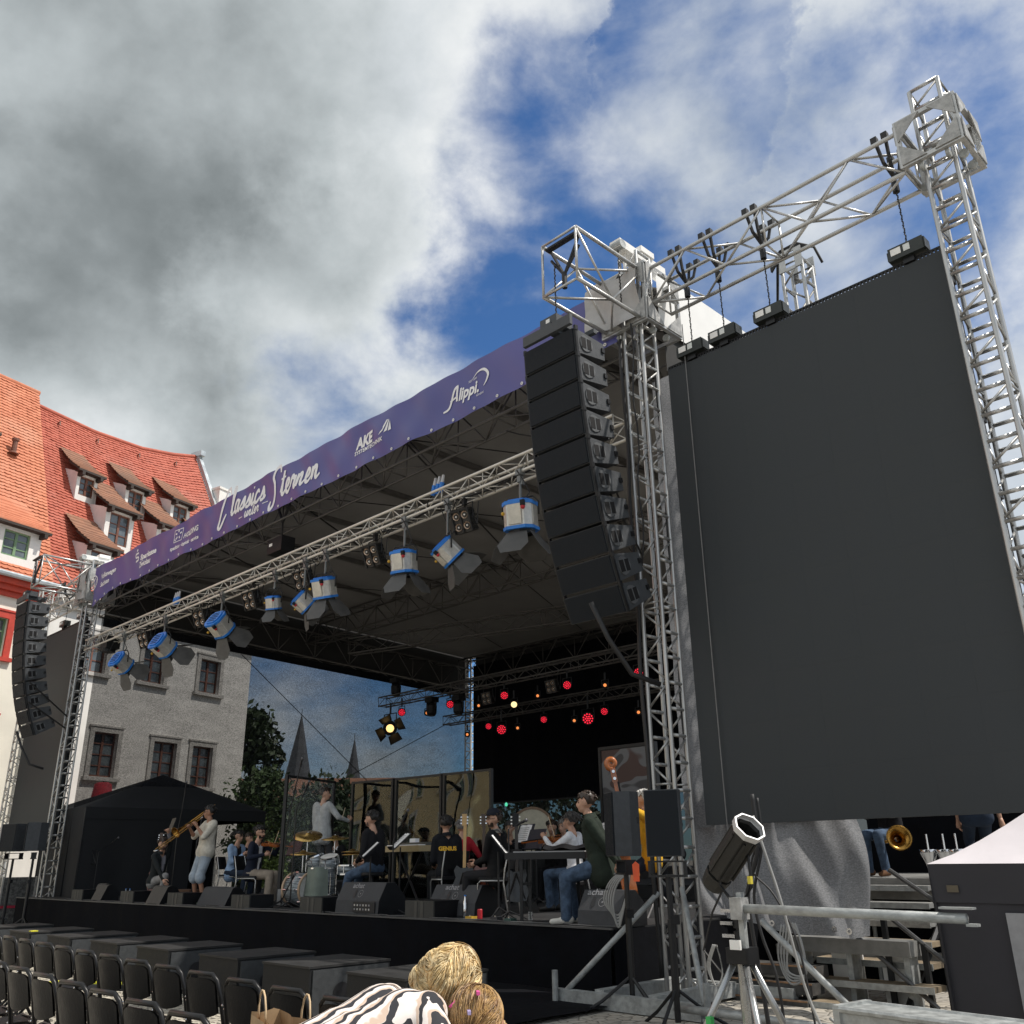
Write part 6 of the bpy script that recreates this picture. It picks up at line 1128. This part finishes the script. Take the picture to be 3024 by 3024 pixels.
# ================================================================ FOREGROUND
# subwoofers in front of the stage
SUBM=mat('sub_cabinet',(.018,.019,.020),.6,0,.2,10,.3,150,.15); SUBS=mat('sub_grille',(.045,.049,.052),.6,0,.15,20,.3,200,.4)
ord_=['leftmost','second from left','third from left','fourth from left','fifth from left','sixth from left','seventh from left','rightmost, behind the blonde woman']
for i,x in enumerate((-17.45,-15.75,-14.15,-12.58,-11.15,-9.55,-8.2,-6.75)):
    t=thing('subwoofer','black subwoofer on the cobbles before the stage, '+ord_[i],'subwoofer',(x,5.40,GZ),group='subwoofers in front of the stage'); w=.84
    B().bb((-w,0,.02),(0,.95,.49)).obj('cabinet',SUBM,t); B().bb((-w-.004,-.012,.015),(.004,.954,.045)).obj('base_trim',BLK,t); B().bb((-w-.006,-.014,.475),(.006,.956,.495)).obj('top_trim',mat('sub_top_sunlit',(.03,.03,.03),.6,0,.2,6,0,1,.2),t)  # top trim coloured lighter than the cabinet to look sunlit
    B().bb((.003,.03,.06),(.016,.92,.46)).obj('grille',SUBS,t); b=B(); b.lathe([(.0,.0),(.10,.0)],Matrix.Translation((.018,.36,.24))@Matrix.Rotation(math.pi/2,4,'Y'),16,False); b.obj('handle_recess',DARKP,t)
    for y in(.15,.8): B().box((-.42,y,.01),(.6,.08,.02)).obj('skid',RUB,t)
b=B(); b.bb((-15.9,5.44,GZ+.497),(-15.8,5.54,GZ+.51)); tag(b.obj('yellow_tape_roll',mat('tape_yellow',(.8,.75,.05),.5)),'small yellow tape piece on the second subwoofer','tape')
t=thing('cable_ramp','yellow lidded cable ramp on the cobbles by the chairs','cable ramp',(-12.45,5.12,GZ),R(30)); 
for k in range(2): B().prism([(-.16,0.03),(.16,.03),(.10,.075),(-.10,.075)],-.62+k*.63,-.01+k*.63,MYZ@Matrix.Identity(4)).obj('ramp_section',BLK,t); B().bb((-.62+k*.63,-.07,.0755),(-.02+k*.63,.07,.09)).obj('lid',MATS['tape_yellow'],t)
# folding chairs
def folding_chair():
    t=thing('folding_chair','x','chair',(0,0,0),group='black folding chairs'); m=mat('chair_metal',(.013,.013,.0135),.35,.2,.15,10,0,1,.35); r=.0125; PM=mat('chair_plastic',(.011,.011,.0115),.45,0,.15,10,.1,60,.22)
    B().tube([(-.215,-.13-.10,.0),(-.205,-.02,.42),(-.192,-.09,.74),(-.172,-.108,.82),(-.132,-.118,.85),(.132,-.118,.85),(.172,-.108,.82),(.192,-.09,.74),(.205,-.02,.42),(.215,-.23,0)][1:-1],r,8).obj('back_frame',m,t,True)
    for s in(-1,1):
        B().tube([(s*.205,-.02,.42),(s*.205,.24,.02)],r,7).obj('front_leg',m,t); B().tube([(s*.185,.12,.43),(s*.19,-.26,.02)],r,7).obj('rear_leg',m,t); B().sph((s*.205,.245,.012),(.018,.022,.012)).obj('foot_cap',RUB,t); B().sph((s*.19,-.265,.012),(.018,.022,.012)).obj('foot_cap',RUB,t)
        for z in(.70,.60,.52): B().sph((s*.208,-.085+.02*(.7-z)*5,z),.006,6,4).obj('rivet',CHR,t)
    B().tube([(-.20,.17,.12),(.20,.17,.12)],.008,5).obj('front_stretcher',m,t); B().tube([(-.19,-.18,.11),(.19,-.18,.11)],.008,5).obj('rear_stretcher',m,t)
    def bk(u,v):
        a=(u-.5)*2; wv=.166-.010*(1-v); top=.828-.028*abs(a)**6; bot=.655-.03*(1-a*a); z=bot+(top-bot)*v; return (a*wv,-.102+.04*(1-a*a)*-.55-.035*(v-.5)-.0,z)
    b=B(); b.grid(bk,16,8); b.grid(lambda u,v:(lambda p:(p[0],p[1]+.012,p[2]))(bk(u,v)),16,8); b.obj('backrest',PM,t,True)
    b=B(); b.grid(lambda u,v:((u-.5)*.39*(1-.06*v),-.10+.40*v,.445-.012*math.sin(math.pi*u)+.012*(v>.92)),10,10); b.grid(lambda u,v:((u-.5)*.39*(1-.06*v),-.10+.40*v,.425-.012*math.sin(math.pi*u)),10,10); b.obj('seat',PM,t,True); B().tube([(-.17,.285,.45),(.17,.285,.45)],.006,5).obj('seat_edge',m,t)
    for o in t.children:
        if o.data.users==1 or True:
            for v in o.data.vertices: v.co.x*=.87
    return t
ch=folding_chair(); first=True
nth=['first','second','third','fourth','fifth','sixth','seventh','eighth','ninth','tenth','eleventh','twelfth','thirteenth','fourteenth']
def row(name,x0,dx,n,y0,dy,k0=0):
    global first
    for i in range(n):
        x=x0+dx*i; y=y0+dy*i; l=f'black folding chair, {nth[i]} from the right in the {name} row'
        rz=.06+rnd.uniform(-.05,.05)
        if first: ch.location=(x,y,GZ); ch.rotation_euler=(0,0,rz); ch['label']=l; first=False
        else: dup(ch,(x,y,GZ),rz,l)
row('front',-3.82,-.497,14,2.80,.031); row('second',-3.95,-.50,9,2.13,.034); row('nearest',-3.9,-.50,4,1.45,.03)
# paper shopping bag on the second row
t=thing('paper_bag','brown paper shopping bag with loop handles on a chair','paper bag',(-3.84,2.40,GZ+.45),R(-18)); KR=mat('kraft_paper',(.42,.27,.14),.75,0,.1,6,.2,20)
def bag(u,v,s=1.): 
    a=u*4; k=int(min(3,a)); q=a-k; c=[(-.27,-.08),(.27,-.08),(.27,.08),(-.27,.08),(-.27,-.08)]; p=[c[k][i]+(c[k+1][i]-c[k][i])*q for i in(0,1)]; sg=.012*math.sin(u*40+v*5)*v; return (p[0]*(1-.03*v)*s,p[1]*(1-.25*v)*s+sg,.355*v+.008*math.sin(u*25)*v)
B().grid(bag,48,6).obj('bag_body',KR,t); B().grid(lambda u,v:tuple(q*.985 if i<2 else q for i,q in enumerate(bag(u,v))),48,6).obj('lining',mat('kraft_inside',(.36,.24,.13),.8),t); B().grid(lambda u,v:(-.276+.0*u,-.05+.10*u,.05+.26*v),2,2).obj('side_print',DARKP,t)
for s,x in((-1,-.09),(1,.15)): B().tube([(x-.07,s*.062,.30),(x-.066,s*.064,.39),(x-.045,s*.066,.435),(x-.015,s*.067,.455),(x+.015,s*.067,.455),(x+.045,s*.066,.435),(x+.066,s*.064,.39),(x+.07,s*.062,.30)],.0045,6).obj('handle',mat('paper_cord',(.55,.40,.24),.7),t,True)
B().add([(-.20,-.086,.352),(.06,-.086,.352),(.06,-.086,.27),(-.20,-.086,.27)],[(0,1,2,3)]).obj('top_fold',mat('kraft_light',(.52,.35,.19),.75),t)
# blonde woman bending over a child
BL1=mat('blonde',(.62,.44,.20),.4,0,.3,30); BL2=mat('blonde_dark',(.42,.26,.10),.4,0,.3,30); BL3=mat('blonde_pale',(.74,.59,.34),.4,0,.3,30); BRC=mat('child_hair',(.42,.27,.13),.4,0,.3,30); BRC2=mat('child_hair_dark',(.20,.11,.05),.4,0,.3,30)
STR=m_stripe('striped_top',(.72,.66,.62),(.025,.025,.03),(.55,.42,.33),32.,(.80,-.10,.60))
wom=person('blonde woman in a striped top bending over a child in front of the stage',(-3.6,2.5,GZ),(.15,.98),look=(.60,.80),lean=70,head_at=(-3.10,2.72,1.235),wr=((-.10,.52,.55),(.22,.52,.52)),ep=((-.8,0,-.6),(.8,0,-.6)),an=((-.14,.0,.085),(.14,.05,.085)),top=STR,bot=cloth('dark_skirt',(.03,.03,.035)),shoe=SHB,skin=SKIN,hairm=BL1,hair=None,fat=1.30,vox=.011,pitch=-40)
def strands(par,c,rx,ry,rz_,n,mats,seed,L,tw,flow,w=.006,spread=1.):
    r=random.Random(seed); bs=[B() for _ in mats]; c=Vector(c); flow=Vector(flow)
    nzf=lambda p,k:math.sin(p.x*31+k*1.7)*math.cos(p.y*27-k)+.6*math.sin(p.z*37+k*2.3+p.x*19)
    for i in range(n):
        a=r.uniform(0,6.283); z=r.uniform(-.85,1.); q=math.sqrt(1-z*z); nrm=Vector((q*math.cos(a),q*math.sin(a),z)); cur=c+Vector((nrm.x*rx,nrm.y*ry,nrm.z*rz_)); sh=1+r.uniform(-.05,.07); pts=[]; l=L*r.uniform(.6,1.2); rel0=cur-c; lay=nzf(rel0*.9,3)*.06; jit=Vector((r.gauss(0,.10),r.gauss(0,.10),r.gauss(0,.10)))
        for k in range(8):
            rel=cur-c; nrm=Vector((rel.x/rx,rel.y/ry,rel.z/rz_)).normalized(); sw=Vector((nzf(rel,0),nzf(rel,2),nzf(rel,5)))*.55*tw; d=flow+sw+jit; d=d-nrm*d.dot(nrm); d=d.normalized() if d.length>.01 else nrm.orthogonal()
            pts.append(c+rel*(sh+lay+.035*nzf(rel*1.3,7)*tw)); cur=cur+d*l/7; rel=cur-c; e=math.sqrt((rel.x/rx)**2+(rel.y/ry)**2+(rel.z/rz_)**2); cur=c+rel/e
        ww=w*r.uniform(.6,1.3); m=int(abs(nzf(rel0*.8,9))*1.6+r.random()*1.4)%len(mats); bs[m].tube(pts,ww,3,[ww*.8]+[ww]*5+[ww*.7,ww*.2])
    return [b.obj('hair',m,par,True,kind='stuff') for b,m in zip(bs,mats)]
def hairdo(par,world,rx,ry,rz_,n,mats,seed,L,tw,flow,w=.006):
    l=Matrix.Rotation(-par.rotation_euler.z,3,'Z'); c=l@(Vector(world)-par.location); fl=l@Vector(flow); B().sph(c,(rx*.96,ry*.96,rz_*.96),20,14).obj('scalp_hair',mats[1 if len(mats)>1 else 0],par,True); strands(par,c,rx,ry,rz_,n,mats,seed,L,tw,fl,w); return c
WH=(-3.09,2.72,1.258)
hairdo(wom,WH,.104,.106,.118,3000,[BL1,BL3,BL2],5,.20,1.,(-.45,-.35,-.80),.0021)
for c_,r0,sd,fl in(((-3.165,2.665,1.288),.048,6,(-.7,-.3,.4)),((-3.195,2.650,1.252),.050,7,(-.2,-.6,-.7)),((-3.155,2.640,1.215),.048,8,(.5,-.5,-.6)),((-3.12,2.66,1.31),.05,12,(-.8,-.2,.1))): hairdo(wom,c_,r0*1.1,r0,r0,520,[BL1,BL3,BL2],sd,.13,1.6,fl,.0019)
kid=person('child with brown-blond hair tied with a pink band beside the blonde woman',(-2.9,2.7,GZ),(.6,.75),look=(.6,.75),lean=5,head_at=(-2.925,2.71,1.105),wr=((-.15,.2,.5),(.15,.2,.5)),an=((-.08,.05,.085),(.08,.05,.085)),top=cloth('child_top',(.4,.35,.42)),bot=DJEAN,shoe=SHB,hairm=BRC,hair=None,fat=.72,s=.6,vox=.013,pitch=-20)
KH=(-2.925,2.69,1.142); hairdo(kid,KH,.098,.10,.10,2400,[BRC,BL2,BRC2],9,.15,.5,(-.1,-.4,-.8),.0019)
l=Matrix.Rotation(-kid.rotation_euler.z,3,'Z'); M=Matrix.Translation(l@(Vector((-2.965,2.612,1.18))-kid.location))
B().lathe([(.010,-.010),(.019,-.010),(.021,0),(.019,.010),(.010,.010)],M@Matrix.Rotation(.8,4,'X'),12,False).obj('hair_tie',mat('pink_band',(.75,.10,.35),.6),kid,True)
for d_,m_ in(((.03,.02,.04),'pink_band'),((.035,-.03,-.02),'lilac_clip')): B().box(l@(Vector((-2.89,2.62,1.185))+Vector(d_)-kid.location),(.045,.012,.012)).obj('hair_clip',mat(m_,(.45,.38,.65),.5),kid)
# ================================================================ RIGHT-HAND SIDE
def m_scrim():
    m=bpy.data.materials.new('grey_scrim'); m.use_nodes=True; t=NT(m.node_tree); oc=t.n('ShaderNodeTexCoord').outputs['Object']
    mp=t.n('ShaderNodeMapping',{'Vector':oc,'Scale':(1,1,1.8)}); n=t.n('ShaderNodeTexNoise',{'Vector':mp.outputs[0],'Scale':48.,'Detail':6.,'Roughness':.8}).outputs[0]; c=t.ramp(n,[(.32,(.15,.155,.165)),(.68,(.42,.425,.44))])
    d=t.n('ShaderNodeBsdfDiffuse',{0:c}); tr=t.n('ShaderNodeBsdfTranslucent',{0:c}); bn=t.n('ShaderNodeBump',{'Strength':.12,'Distance':.006,'Height':n}); t.nt.links.new(bn.outputs[0],d.inputs['Normal'])
    t.n('ShaderNodeOutputMaterial',{0:t.n('ShaderNodeMixShader',{0:.5,1:d.outputs[0],2:tr.outputs[0]}).outputs[0]}); return m
SCR=m_scrim()
sc=thing('grey_scrim','heavy grey fabric hanging below and beside the right video screen','fabric',(-6.4,9.25,1.0))
def fold(u,v):
    z=.04*math.sin(u*math.pi)*-1+1.45*v; xl=0.+.0*v; xr=2.12-.20*v; x=xl+(xr-xl)*u; k=1-v
    y=.26*k*math.sin(u*9.5-1.2*v*3+1.)*(.35+.65*u)+.10*math.sin(u*19+v*6)*k+.025*math.sin(u*47+v*3)+.10*math.sin((u*3-v*4)*2.)*.6; return (x,y-.12*k,z+.10*(1-u)*(1-u)*k+ .05*math.sin(u*6)*k)
B().grid(fold,70,30).obj('hanging_cloth',SCR,sc,True)
B().grid(lambda u,v:(-.02+.38*u,.02*math.sin(v*40+u*2)*.5-.10,1.0+5.75*v),6,60).obj('side_strip',SCR,sc,True)
for u in(.28,.5,.72,.9): p=fold(u,.03); B().lathe([(.012,-.004),(.03,-.004),(.03,.004),(.012,.004)],Matrix.Translation((p[0],p[1]-.012,p[2]+.02))@Matrix.Rotation(math.pi/2,4,'X'),10,False).obj('eyelet',CHR,sc)
# base frame of the right mast
bf=thing('mast_base','steel base frame with jack posts and struts under the right mast','base frame',(-6.4,8.8,GZ-.09))
for p,q in(((-.95,-.95,.10),(.9,-.85,.24)),((-1.0,.55,.10),(1.0,.65,.24)),((-.45,-.849,.12),(-.33,.549,.26)),((.22,-.849,.12),(.34,.549,.26))): B().bb(p,q).obj('beam',STEEL,bf)
for x,y in((-.88,-.98),(.95,-.9),(-.95,.75),(.95,.75)): B().cyl((x,y,0),(x,y,.42),.032,n=10).obj('jack_post',STEEL,bf); B().box((x,y,.012),(.16,.16,.022)).obj('jack_foot',STEEL,bf); B().cyl((x,y,.10),(x,y,.13),.06,n=10).obj('jack_nut',STEEL,bf)
rod('strut',(-.80,-.90,.22),(-.14,-.08,1.15),.03,STEEL,bf,10); rod('strut',(.85,-.80,.22),(.16,-.06,1.2),.03,STEEL,bf,10)
# second strut and pipes to the right
pp=thing('strut_pole','long galvanised strut with red tape slanting down to the right','pole',(0,7.6,0)); rod('tube',(-4.62,.0,1.17),(-3.62,.0,.33),.028,STEEL,pp,10); B().cyl((-3.83,0,.505),(-3.80,0,.48),.032).obj('tape_ring',MATS['red_plug'],pp)
gp=thing('ground_pipe','galvanised pipe lying across the base frames','pole',(0,7.6,0)); rod('tube',(-5.6,0,.42),(-4.0,0,.40),.035,STEEL,gp,10)
for i,(x,l) in enumerate(((-4.85,'left'),(-4.5,'middle'),(-4.22,'right'))): t=thing('wood_block',f'pale wooden block under the galvanised pipe, {l} of three','block',(x,7.3,.20)); B().box((0,0,.06),(.30,.10,.13)).obj('block',WOOD,t)
t=thing('block_pallet','low timber pallet under the wooden blocks','pallet',(-4.5,7.35,0)); 
for k in range(5): B().box((-.5+.25*k,0,.185),(.2,.7,.025)).obj('plank',WOOD,t)
for y in(-.28,0,.28): B().box((0,y,.085),(1.2,.09,.17)).obj('bearer',WOOD,t)
# crank stand with profile spot
tp=thing('crank_stand','shiny crank-up tripod stand with knobs in the right foreground','lighting stand',(-3.82,6.0,0)); CH2=mat('stand_chrome',(.42,.43,.43),.3,.8,.1,10)
B().cyl((0,0,GZ),(0,0,1.08),.042,n=12).obj('column',CH2,tp); B().cyl((0,0,1.08),(0,0,1.42),.028,n=10).obj('inner_column',BLKM,tp)
for a in(3.5,5.5,1.2): c,s_=math.cos(a),math.sin(a); rod('leg',(.06*c,.06*s_,1.02),(.48*c,.48*s_,GZ+.02),.024,CH2,tp,8); rod('leg_brace',(.05*c,.05*s_,.45),(.36*c,.36*s_,.46),.012,CH2,tp,6)
B().box((0,0,1.06),(.16,.16,.10)).obj('leg_hub',BLKM,tp); B().box((.01,-.09,1.13),(.08,.02,.06)).obj('label_plate',WHITE,tp)
for z,x in((1.18,-.07),(1.26,-.08),(1.34,-.07)): B().box((x,-.03,z),(.10,.03,.022)).obj('wing_knob',CHR,tp); B().cyl((0,0,z-.03),(0,0,z+.03),.045,n=10).obj('collar',BLKM,tp)
B().bb((-.24,-.15,.62),(-.20,-.11,.68)).obj('green_tape',mat('green_tape',(.05,.4,.1),.6),tp); B().bb((.03,-.06,1.10),(.07,-.02,1.46)).obj('side_bar',STEEL,tp)
ps=thing('profile_spot','grey-black profile spotlight aimed up to the right on the crank stand','spotlight',(-3.82,6.0,1.42)); ax=Vector((.62,-.22,.52)).normalized(); M=ax.to_track_quat('Z','Y').to_matrix().to_4x4(); M.translation=Vector((.0,0,.30))
PSM=mat('spot_body',(.022,.022,.021),.5,.3,.2,10,.2,40); B().lathe([(.085,-.22),(.10,-.20),(.10,.22),(.108,.23),(.106,.23),(.095,.21),(.095,-.1)],M,8,False).obj('barrel',PSM,ps); B().lathe([(.05,-.36),(.085,-.34),(.10,-.24),(.10,-.22)],M,12).obj('lamp_house',PSM,ps)
for k in range(6): a=k*1.047; b=B(); b.box((0,0,0),(.012,.02,.38)); b.v=[tuple(M@(Matrix.Rotation(a,4,'Z')@(Vector(v)+Vector((.102,0,.0))))) for v in b.v]; b.obj('cooling_rib',PSM,ps)
B().lathe([(.108,.23),(.118,.23),(.118,.275),(.106,.275)],M,8,False).obj('front_frame',mat('frame_light',(.55,.55,.55),.4,.3),ps); B().lathe([(0,.02),(.096,.02)],M,8,False).obj('lens',mat('spot_dark',(.004,.004,.005),.3),ps)
b=B(); b.tube([(-.12,.0,.30),(-.13,0,.08),(-.06,0,.0),(.06,0,.0),(.13,0,.08),(.12,0,.28)],.012,6); b.obj('yoke',BLKM,ps); B().box((.13,-.02,.12),(.025,.03,.05)).obj('lock_knob',mat('yellow_dot',(.6,.5,.05),.5),ps); b=B(); b.tube([M@Vector((.11*math.cos(a),.11*math.sin(a)-.0,.1)) for a in(1.,1.3,1.6)],.01,5); b.obj('handle',BLKM,ps)
B().tube([(-.1,.05,.12),(-.25,.05,-.1),(-.35,.05,-.35),(-.2,.05,-.5)],.008,5).obj('power_cable',RUB,ps)
hp_=thing('cross_pipe','long galvanised pipe clamped across the crank stand','pole',(-3.75,5.93,1.36)); rod('tube',(0,0,0),(1.50,0,-.02),.030,STEEL,hp_,12); B().bb((-.06,-.05,-.07),(.03,.05,.07)).obj('clamp',CAST,hp_); B().bb((1.36,-.035,.030),(1.55,.035,.042)).obj('fork_end',STEEL,hp_); B().bb((1.50,-.03,-.06),(1.56,.03,-.045)).obj('fork_end',STEEL,hp_)
# loose cables
def cable(label,pts,r,m,n=6):
    P=[Vector(p) for p in pts]; out=[]
    for i in range(len(P)-1):
        a,c,d,e=P[max(0,i-1)],P[i],P[i+1],P[min(len(P)-1,i+2)]
        for k in range(6): q=k/6; out.append(.5*((2*c)+(d-a)*q+(2*a-5*c+4*d-e)*q*q+(3*c-a-3*d+e)*q**3))
    out.append(P[-1]); b=B(); b.tube(out,r,n); return tag(b.obj('loose_cable',m,None,True),label,'cable')
GCB=mat('cable_pale',(.30,.30,.29),.5)
cable('thick black cable dropping from the screen past the crank stand',[(-3.98,6.6,2.15),(-3.98,6.6,1.75),(-4.10,6.6,1.45),(-4.10,6.6,1.2),(-4.05,6.6,.7),(-4.0,6.6,.1)],.018,RUB)
cable('second black cable dropping beside the first one',[(-3.95,6.62,2.12),(-3.95,6.62,1.78),(-4.05,6.6,1.42),(-4.02,6.6,1.15),(-3.92,6.6,.8),(-3.9,6.6,.1)],.012,RUB)
cable('pale cable looping down to the lower right',[(-3.87,6.4,1.98),(-3.79,6.4,1.68),(-3.71,6.4,1.38),(-3.60,6.4,.85),(-3.48,6.4,.56),(-3.36,6.4,.43),(-3.32,6.4,.56),(-3.44,6.4,.67)],.011,GCB)
cable('thin black cable hanging behind the profile spot',[(-4.05,6.6,1.98),(-3.97,6.6,1.83),(-4.05,6.6,1.6),(-3.88,6.6,1.42),(-3.7,6.55,1.1),(-3.6,6.5,.5)],.008,RUB)
for k in range(5): cable(f'grey cable coil hanging left of the right mast, loop {nth[k]} from outside',[(-6.62+.012*k,8.4,1.62-.01*k),(-6.86+.03*k,8.3,1.46),(-6.92+.03*k,8.25,1.25),(-6.78,8.3,1.12-.03*k),(-6.66,8.3,1.3),(-6.62,8.35,1.55)],.011,GCB)
for k in range(4): cable(f'grey cable bundle hung behind the crank stand, loop {nth[k]} from outside',[(-4.95+.03*k,8.5,1.08),(-5.02+.03*k,8.5,.8),(-4.92,8.5,.58+.03*k),(-4.75,8.5,.68),(-4.78,8.5,1.0),(-4.9+.03*k,8.5,1.1)],.010,GCB)
for k in range(3): cable(f'thin grey coil on the crank stand, loop {nth[k]} from outside',[(-4.0-.01*k,5.95,1.12),(-4.06-.01*k,5.95,.98),(-4.02,5.95,.86),(-3.96,5.95,.95),(-3.99,5.95,1.12)],.005,GCB)
# stairs up to the orchestra tribune
ST=thing('steel_stairs','steel stairs with grey treads and handrails climbing to the tribune','stairs',(-5.05,9.5,0)); TRD=mat('tread_board',(.22,.17,.11),.7,0,.25,5); TRG=mat('tread_grey',(.22,.22,.21),.6,.2,.2,6)
for k in range(7): B().box((.45-.12*k,.34*k,.30+.17*k),(1.25,.27,.05)).obj('tread',TRD if k<4 else TRG,ST); B().box((.45-.12*k,.34*k-.145,.295+.17*k),(1.25,.012,.06)).obj('nosing',STEEL,ST)
for s in(-1,1):
    B().tube([(s*.68,-.2,.05),(s*.68-.1,2.2,1.42)],.035,6).obj('stringer',BLKM,ST)
    pass
DKS=mat('dark_steel',(.10,.10,.10),.4,.5)
for (x0,y0,z0,x1,y1,z1) in((.55,.5,1.54,1.75,.45,.72),(.50,.5,1.07,1.18,.45,.56),(.10,.3,.98,.95,.25,.31),(.9,.9,1.10,2.0,.85,.35)): B().tube([(x0,y0,z0),(x1,y1,z1)],.024,7).obj('handrail',DKS,ST)
for x,z in((.42,1.05),(.80,.75),(1.0,1.3),(1.35,.9),(1.75,.7)): B().box((x,.48,z/2+.1),(.05,.05,z)).obj('rail_post',BLKM,ST)
TB=thing('tribune','scaffold tribune platform behind the right screen','platform',(-5.4,11.7,0)); B().bb((-1.5,0,1.30),(2.4,3.2,1.42)).obj('deck',TRG,TB); B().bb((-1.5,-.03,1.18),(2.4,-.001,1.40)).obj('fascia',TRG,TB)
for x in(-1.4,-.2,1.0,2.3):
    for y in(.1,1.6,3.1): B().cyl((x,y,0),(x,y,1.3),.025).obj('leg',STEEL,TB)
for k in range(3): B().tube([(-1.4+1.2*k,.08,.15),(-.2+1.2*k,.08,1.2)],.02,6).obj('diagonal',STEEL,TB)
for z in(.5,.9): B().bb((-1.5,-.05,z),(2.4,.02,z+.12)).obj('cross_board',TRG,TB)
B().bb((-1.6,3.3,1.4),(2.5,3.4,3.4)).obj('back_cloth',CLOTHB,TB); B().bb((-1.7,.12,.1),(2.8,.16,1.29)).obj('darkening_sheet',CLOTHB,TB)  # black sheet under the deck is added to darken the view behind the stairs
W2=thing('low_stage_ledge','pale grey ledge boards below the scrim','platform',(-5.0,9.75,0)); B().bb((-.6,0,.74),(.7,.3,.88)).obj('board',TRG,W2); 
for x in(-.55,.0,.6): B().bb((x,.05,0),(x+.06,.25,.74)).obj('leg',STEEL,W2)
for x in (-.3,.25): B().bb((x,.31,.1),(x+.35,.33,.72)).obj('white_board',WHITE,W2)
PK=thing('plank_stack','stack of worn black planks behind the mast base','planks',(-5.75,9.35,0))
for k in range(4): B().box((.02*k,.09*k,.12+.15*k),(1.0,.25,.11)).obj('plank',mat('worn_plank',(.05,.048,.045),.7,0,.5,6,.2,20),PK); B().box((.02*k,.09*k-.127,.168+.15*k),(1.0,.006,.016)).obj('worn_edge',mat('rust_edge',(.30,.17,.09),.7,0,.4,9),PK)
# players on the tribune
person('seated horn player in jeans on the tribune under the right screen',(-5.62,12.75,1.42),(-.2,-.95),lean=4,wr=((-.05,.36,.78),(.16,.34,.80)),top=BLKC,bot=JEAN,shoe=cloth('brown_shoe',(.12,.06,.03)),hairm=HB,vox=.018,**SIT)
person('person in blue waistcoat with bare forearm on the tribune stairs',(-4.45,12.6,1.42),(-.4,.85),zp=.72,wr=((-.2,.2,.55),(.3,.05,.50)),top=cloth('blue_waistcoat',(.03,.06,.16)),bot=DJEAN,shoe=SHB,fore='skin',hairm=HBR,vox=.018,an=((-.1,.1,.085),(.1,.12,.085)))
t=thing('horn_bell','brass horn bell catching the sun below the screen edge','horn',(-5.28,12.15,1.88)); q=Vector((.55,-.8,.1)).to_track_quat('Z','Y').to_matrix().to_4x4(); B().lathe([(.02,-.25),(.03,-.12),(.06,-.03),(.13,.03),(.155,.04),(.145,.035)],q,22,False).obj('bell',BRS,t,True); B().tube([q@Vector((0,0,-.25)),(-.4,.2,-.05),(-.5,.3,.05),(-.3,.35,.08)],.018,7).obj('tube',BRS,t,True)
for i,(x,z) in enumerate(((-4.95,1.75),(-4.75,1.85),(-4.6,1.7))): 
    t=thing('chrome_instrument',f'shiny chrome instrument part in the shade, {nth[i]} from the left','instrument',(x,12.2,1.42)); B().lathe([(.03,0),(.05,.15),(.10,.28),(.11,.32)],None,12).obj('body',CHR,t,True); B().cyl((0,0,-.0),(0,0,.5),.012).obj('rod',CHR,t)
# pagoda tent at the right edge
tt=thing('pagoda_tent','tent with pale roof and dark anthracite walls at the right edge','tent',(-2.56,6.25,0)); TW=mat('tent_roof',(.62,.58,.60),.7,0,.06,2,.1,8); TD=mat('tent_wall',(.030,.029,.034),.85,0,.15,2,.2,6)
def roof_(u,v):
    e=1-max(abs(u-.5),abs(v-.5))*2; return (3.2*u,2.6*v,1.635+1.25*e**1.25)
B().grid(roof_,24,24).obj('roof_sheet',TW,tt,True)
for nm,z0,z1,o in(('valance',1.41,1.632,0.),('wall',.02,1.43,.02)):
    for a,c in(((0,0),(3.2,0)),((3.2,0),(3.2,2.6)),((3.2,2.6),(0,2.6)),((0,2.6),(0,0))): B().grid(lambda u,v,a=a,c=c:(a[0]+(c[0]-a[0])*u+(o if a[0]==c[0] and a[0]==0 else 0)+.01*math.sin(u*20)*(1-v),a[1]+(c[1]-a[1])*u+(o if a[1]==c[1]==0 else 0)+.012*math.sin(u*17+v)*(1-v),z0+(z1-z0)*v),20,3).obj(nm,TD,tt,True)
B().bb((.42,-.006,.75),(1.1,.012,1.36)).obj('window_panel',mat('panel_grey',(.26,.26,.27),.6,0,.1,14),tt)
B().bb((.10,-.004,1.47),(.17,-.001,1.51)).obj('maker_label',mat('label_gold',(.10,.08,.05),.6),tt)
# stacked galvanised barrier ramps bottom right
for k,(dz,dy,l) in enumerate(((.0,0.,'lower'),(.115,-.05,'upper'))):
    t=thing('steel_ramp',f'galvanised steel ramp board, {l} of the stack at bottom right','ramp',(-2.85+.05*k,5.5+dy,.70+dz),R(-8)); B().bb((0,-.14,0),(1.6,.14,.085)).obj('board',STEEL,t)
    for y in(-.145,.145): B().tube([(0,y,.08),(1.6,y,.08)],.018,7).obj('edge_tube',STEEL,t)
    for x in(.02,1.58): B().bb((x-.02,-.16,-.02),(x+.02,.16,.10)).obj('end_bracket',STEEL,t)
t=thing('trestle','steel trestle under the ramp boards','trestle',(-2.6,5.5,0)); 
for x in(0,1.0): B().cyl((x,-.1,0),(x,0,.70),.022).obj('leg',STEEL,t); B().cyl((x,.2,0),(x,0,.70),.022).obj('leg',STEEL,t)

fc=B().grid(lambda u,v:(-10.6+4.0*u,5.6+2.88*v,GZ+.045+.004*math.sin(u*20)*math.sin(v*17)),30,20).obj('floor_cloth',CLOTHB,None,True); tag(fc,'black cloth laid on the paving before the right half of the stage','floor cloth')
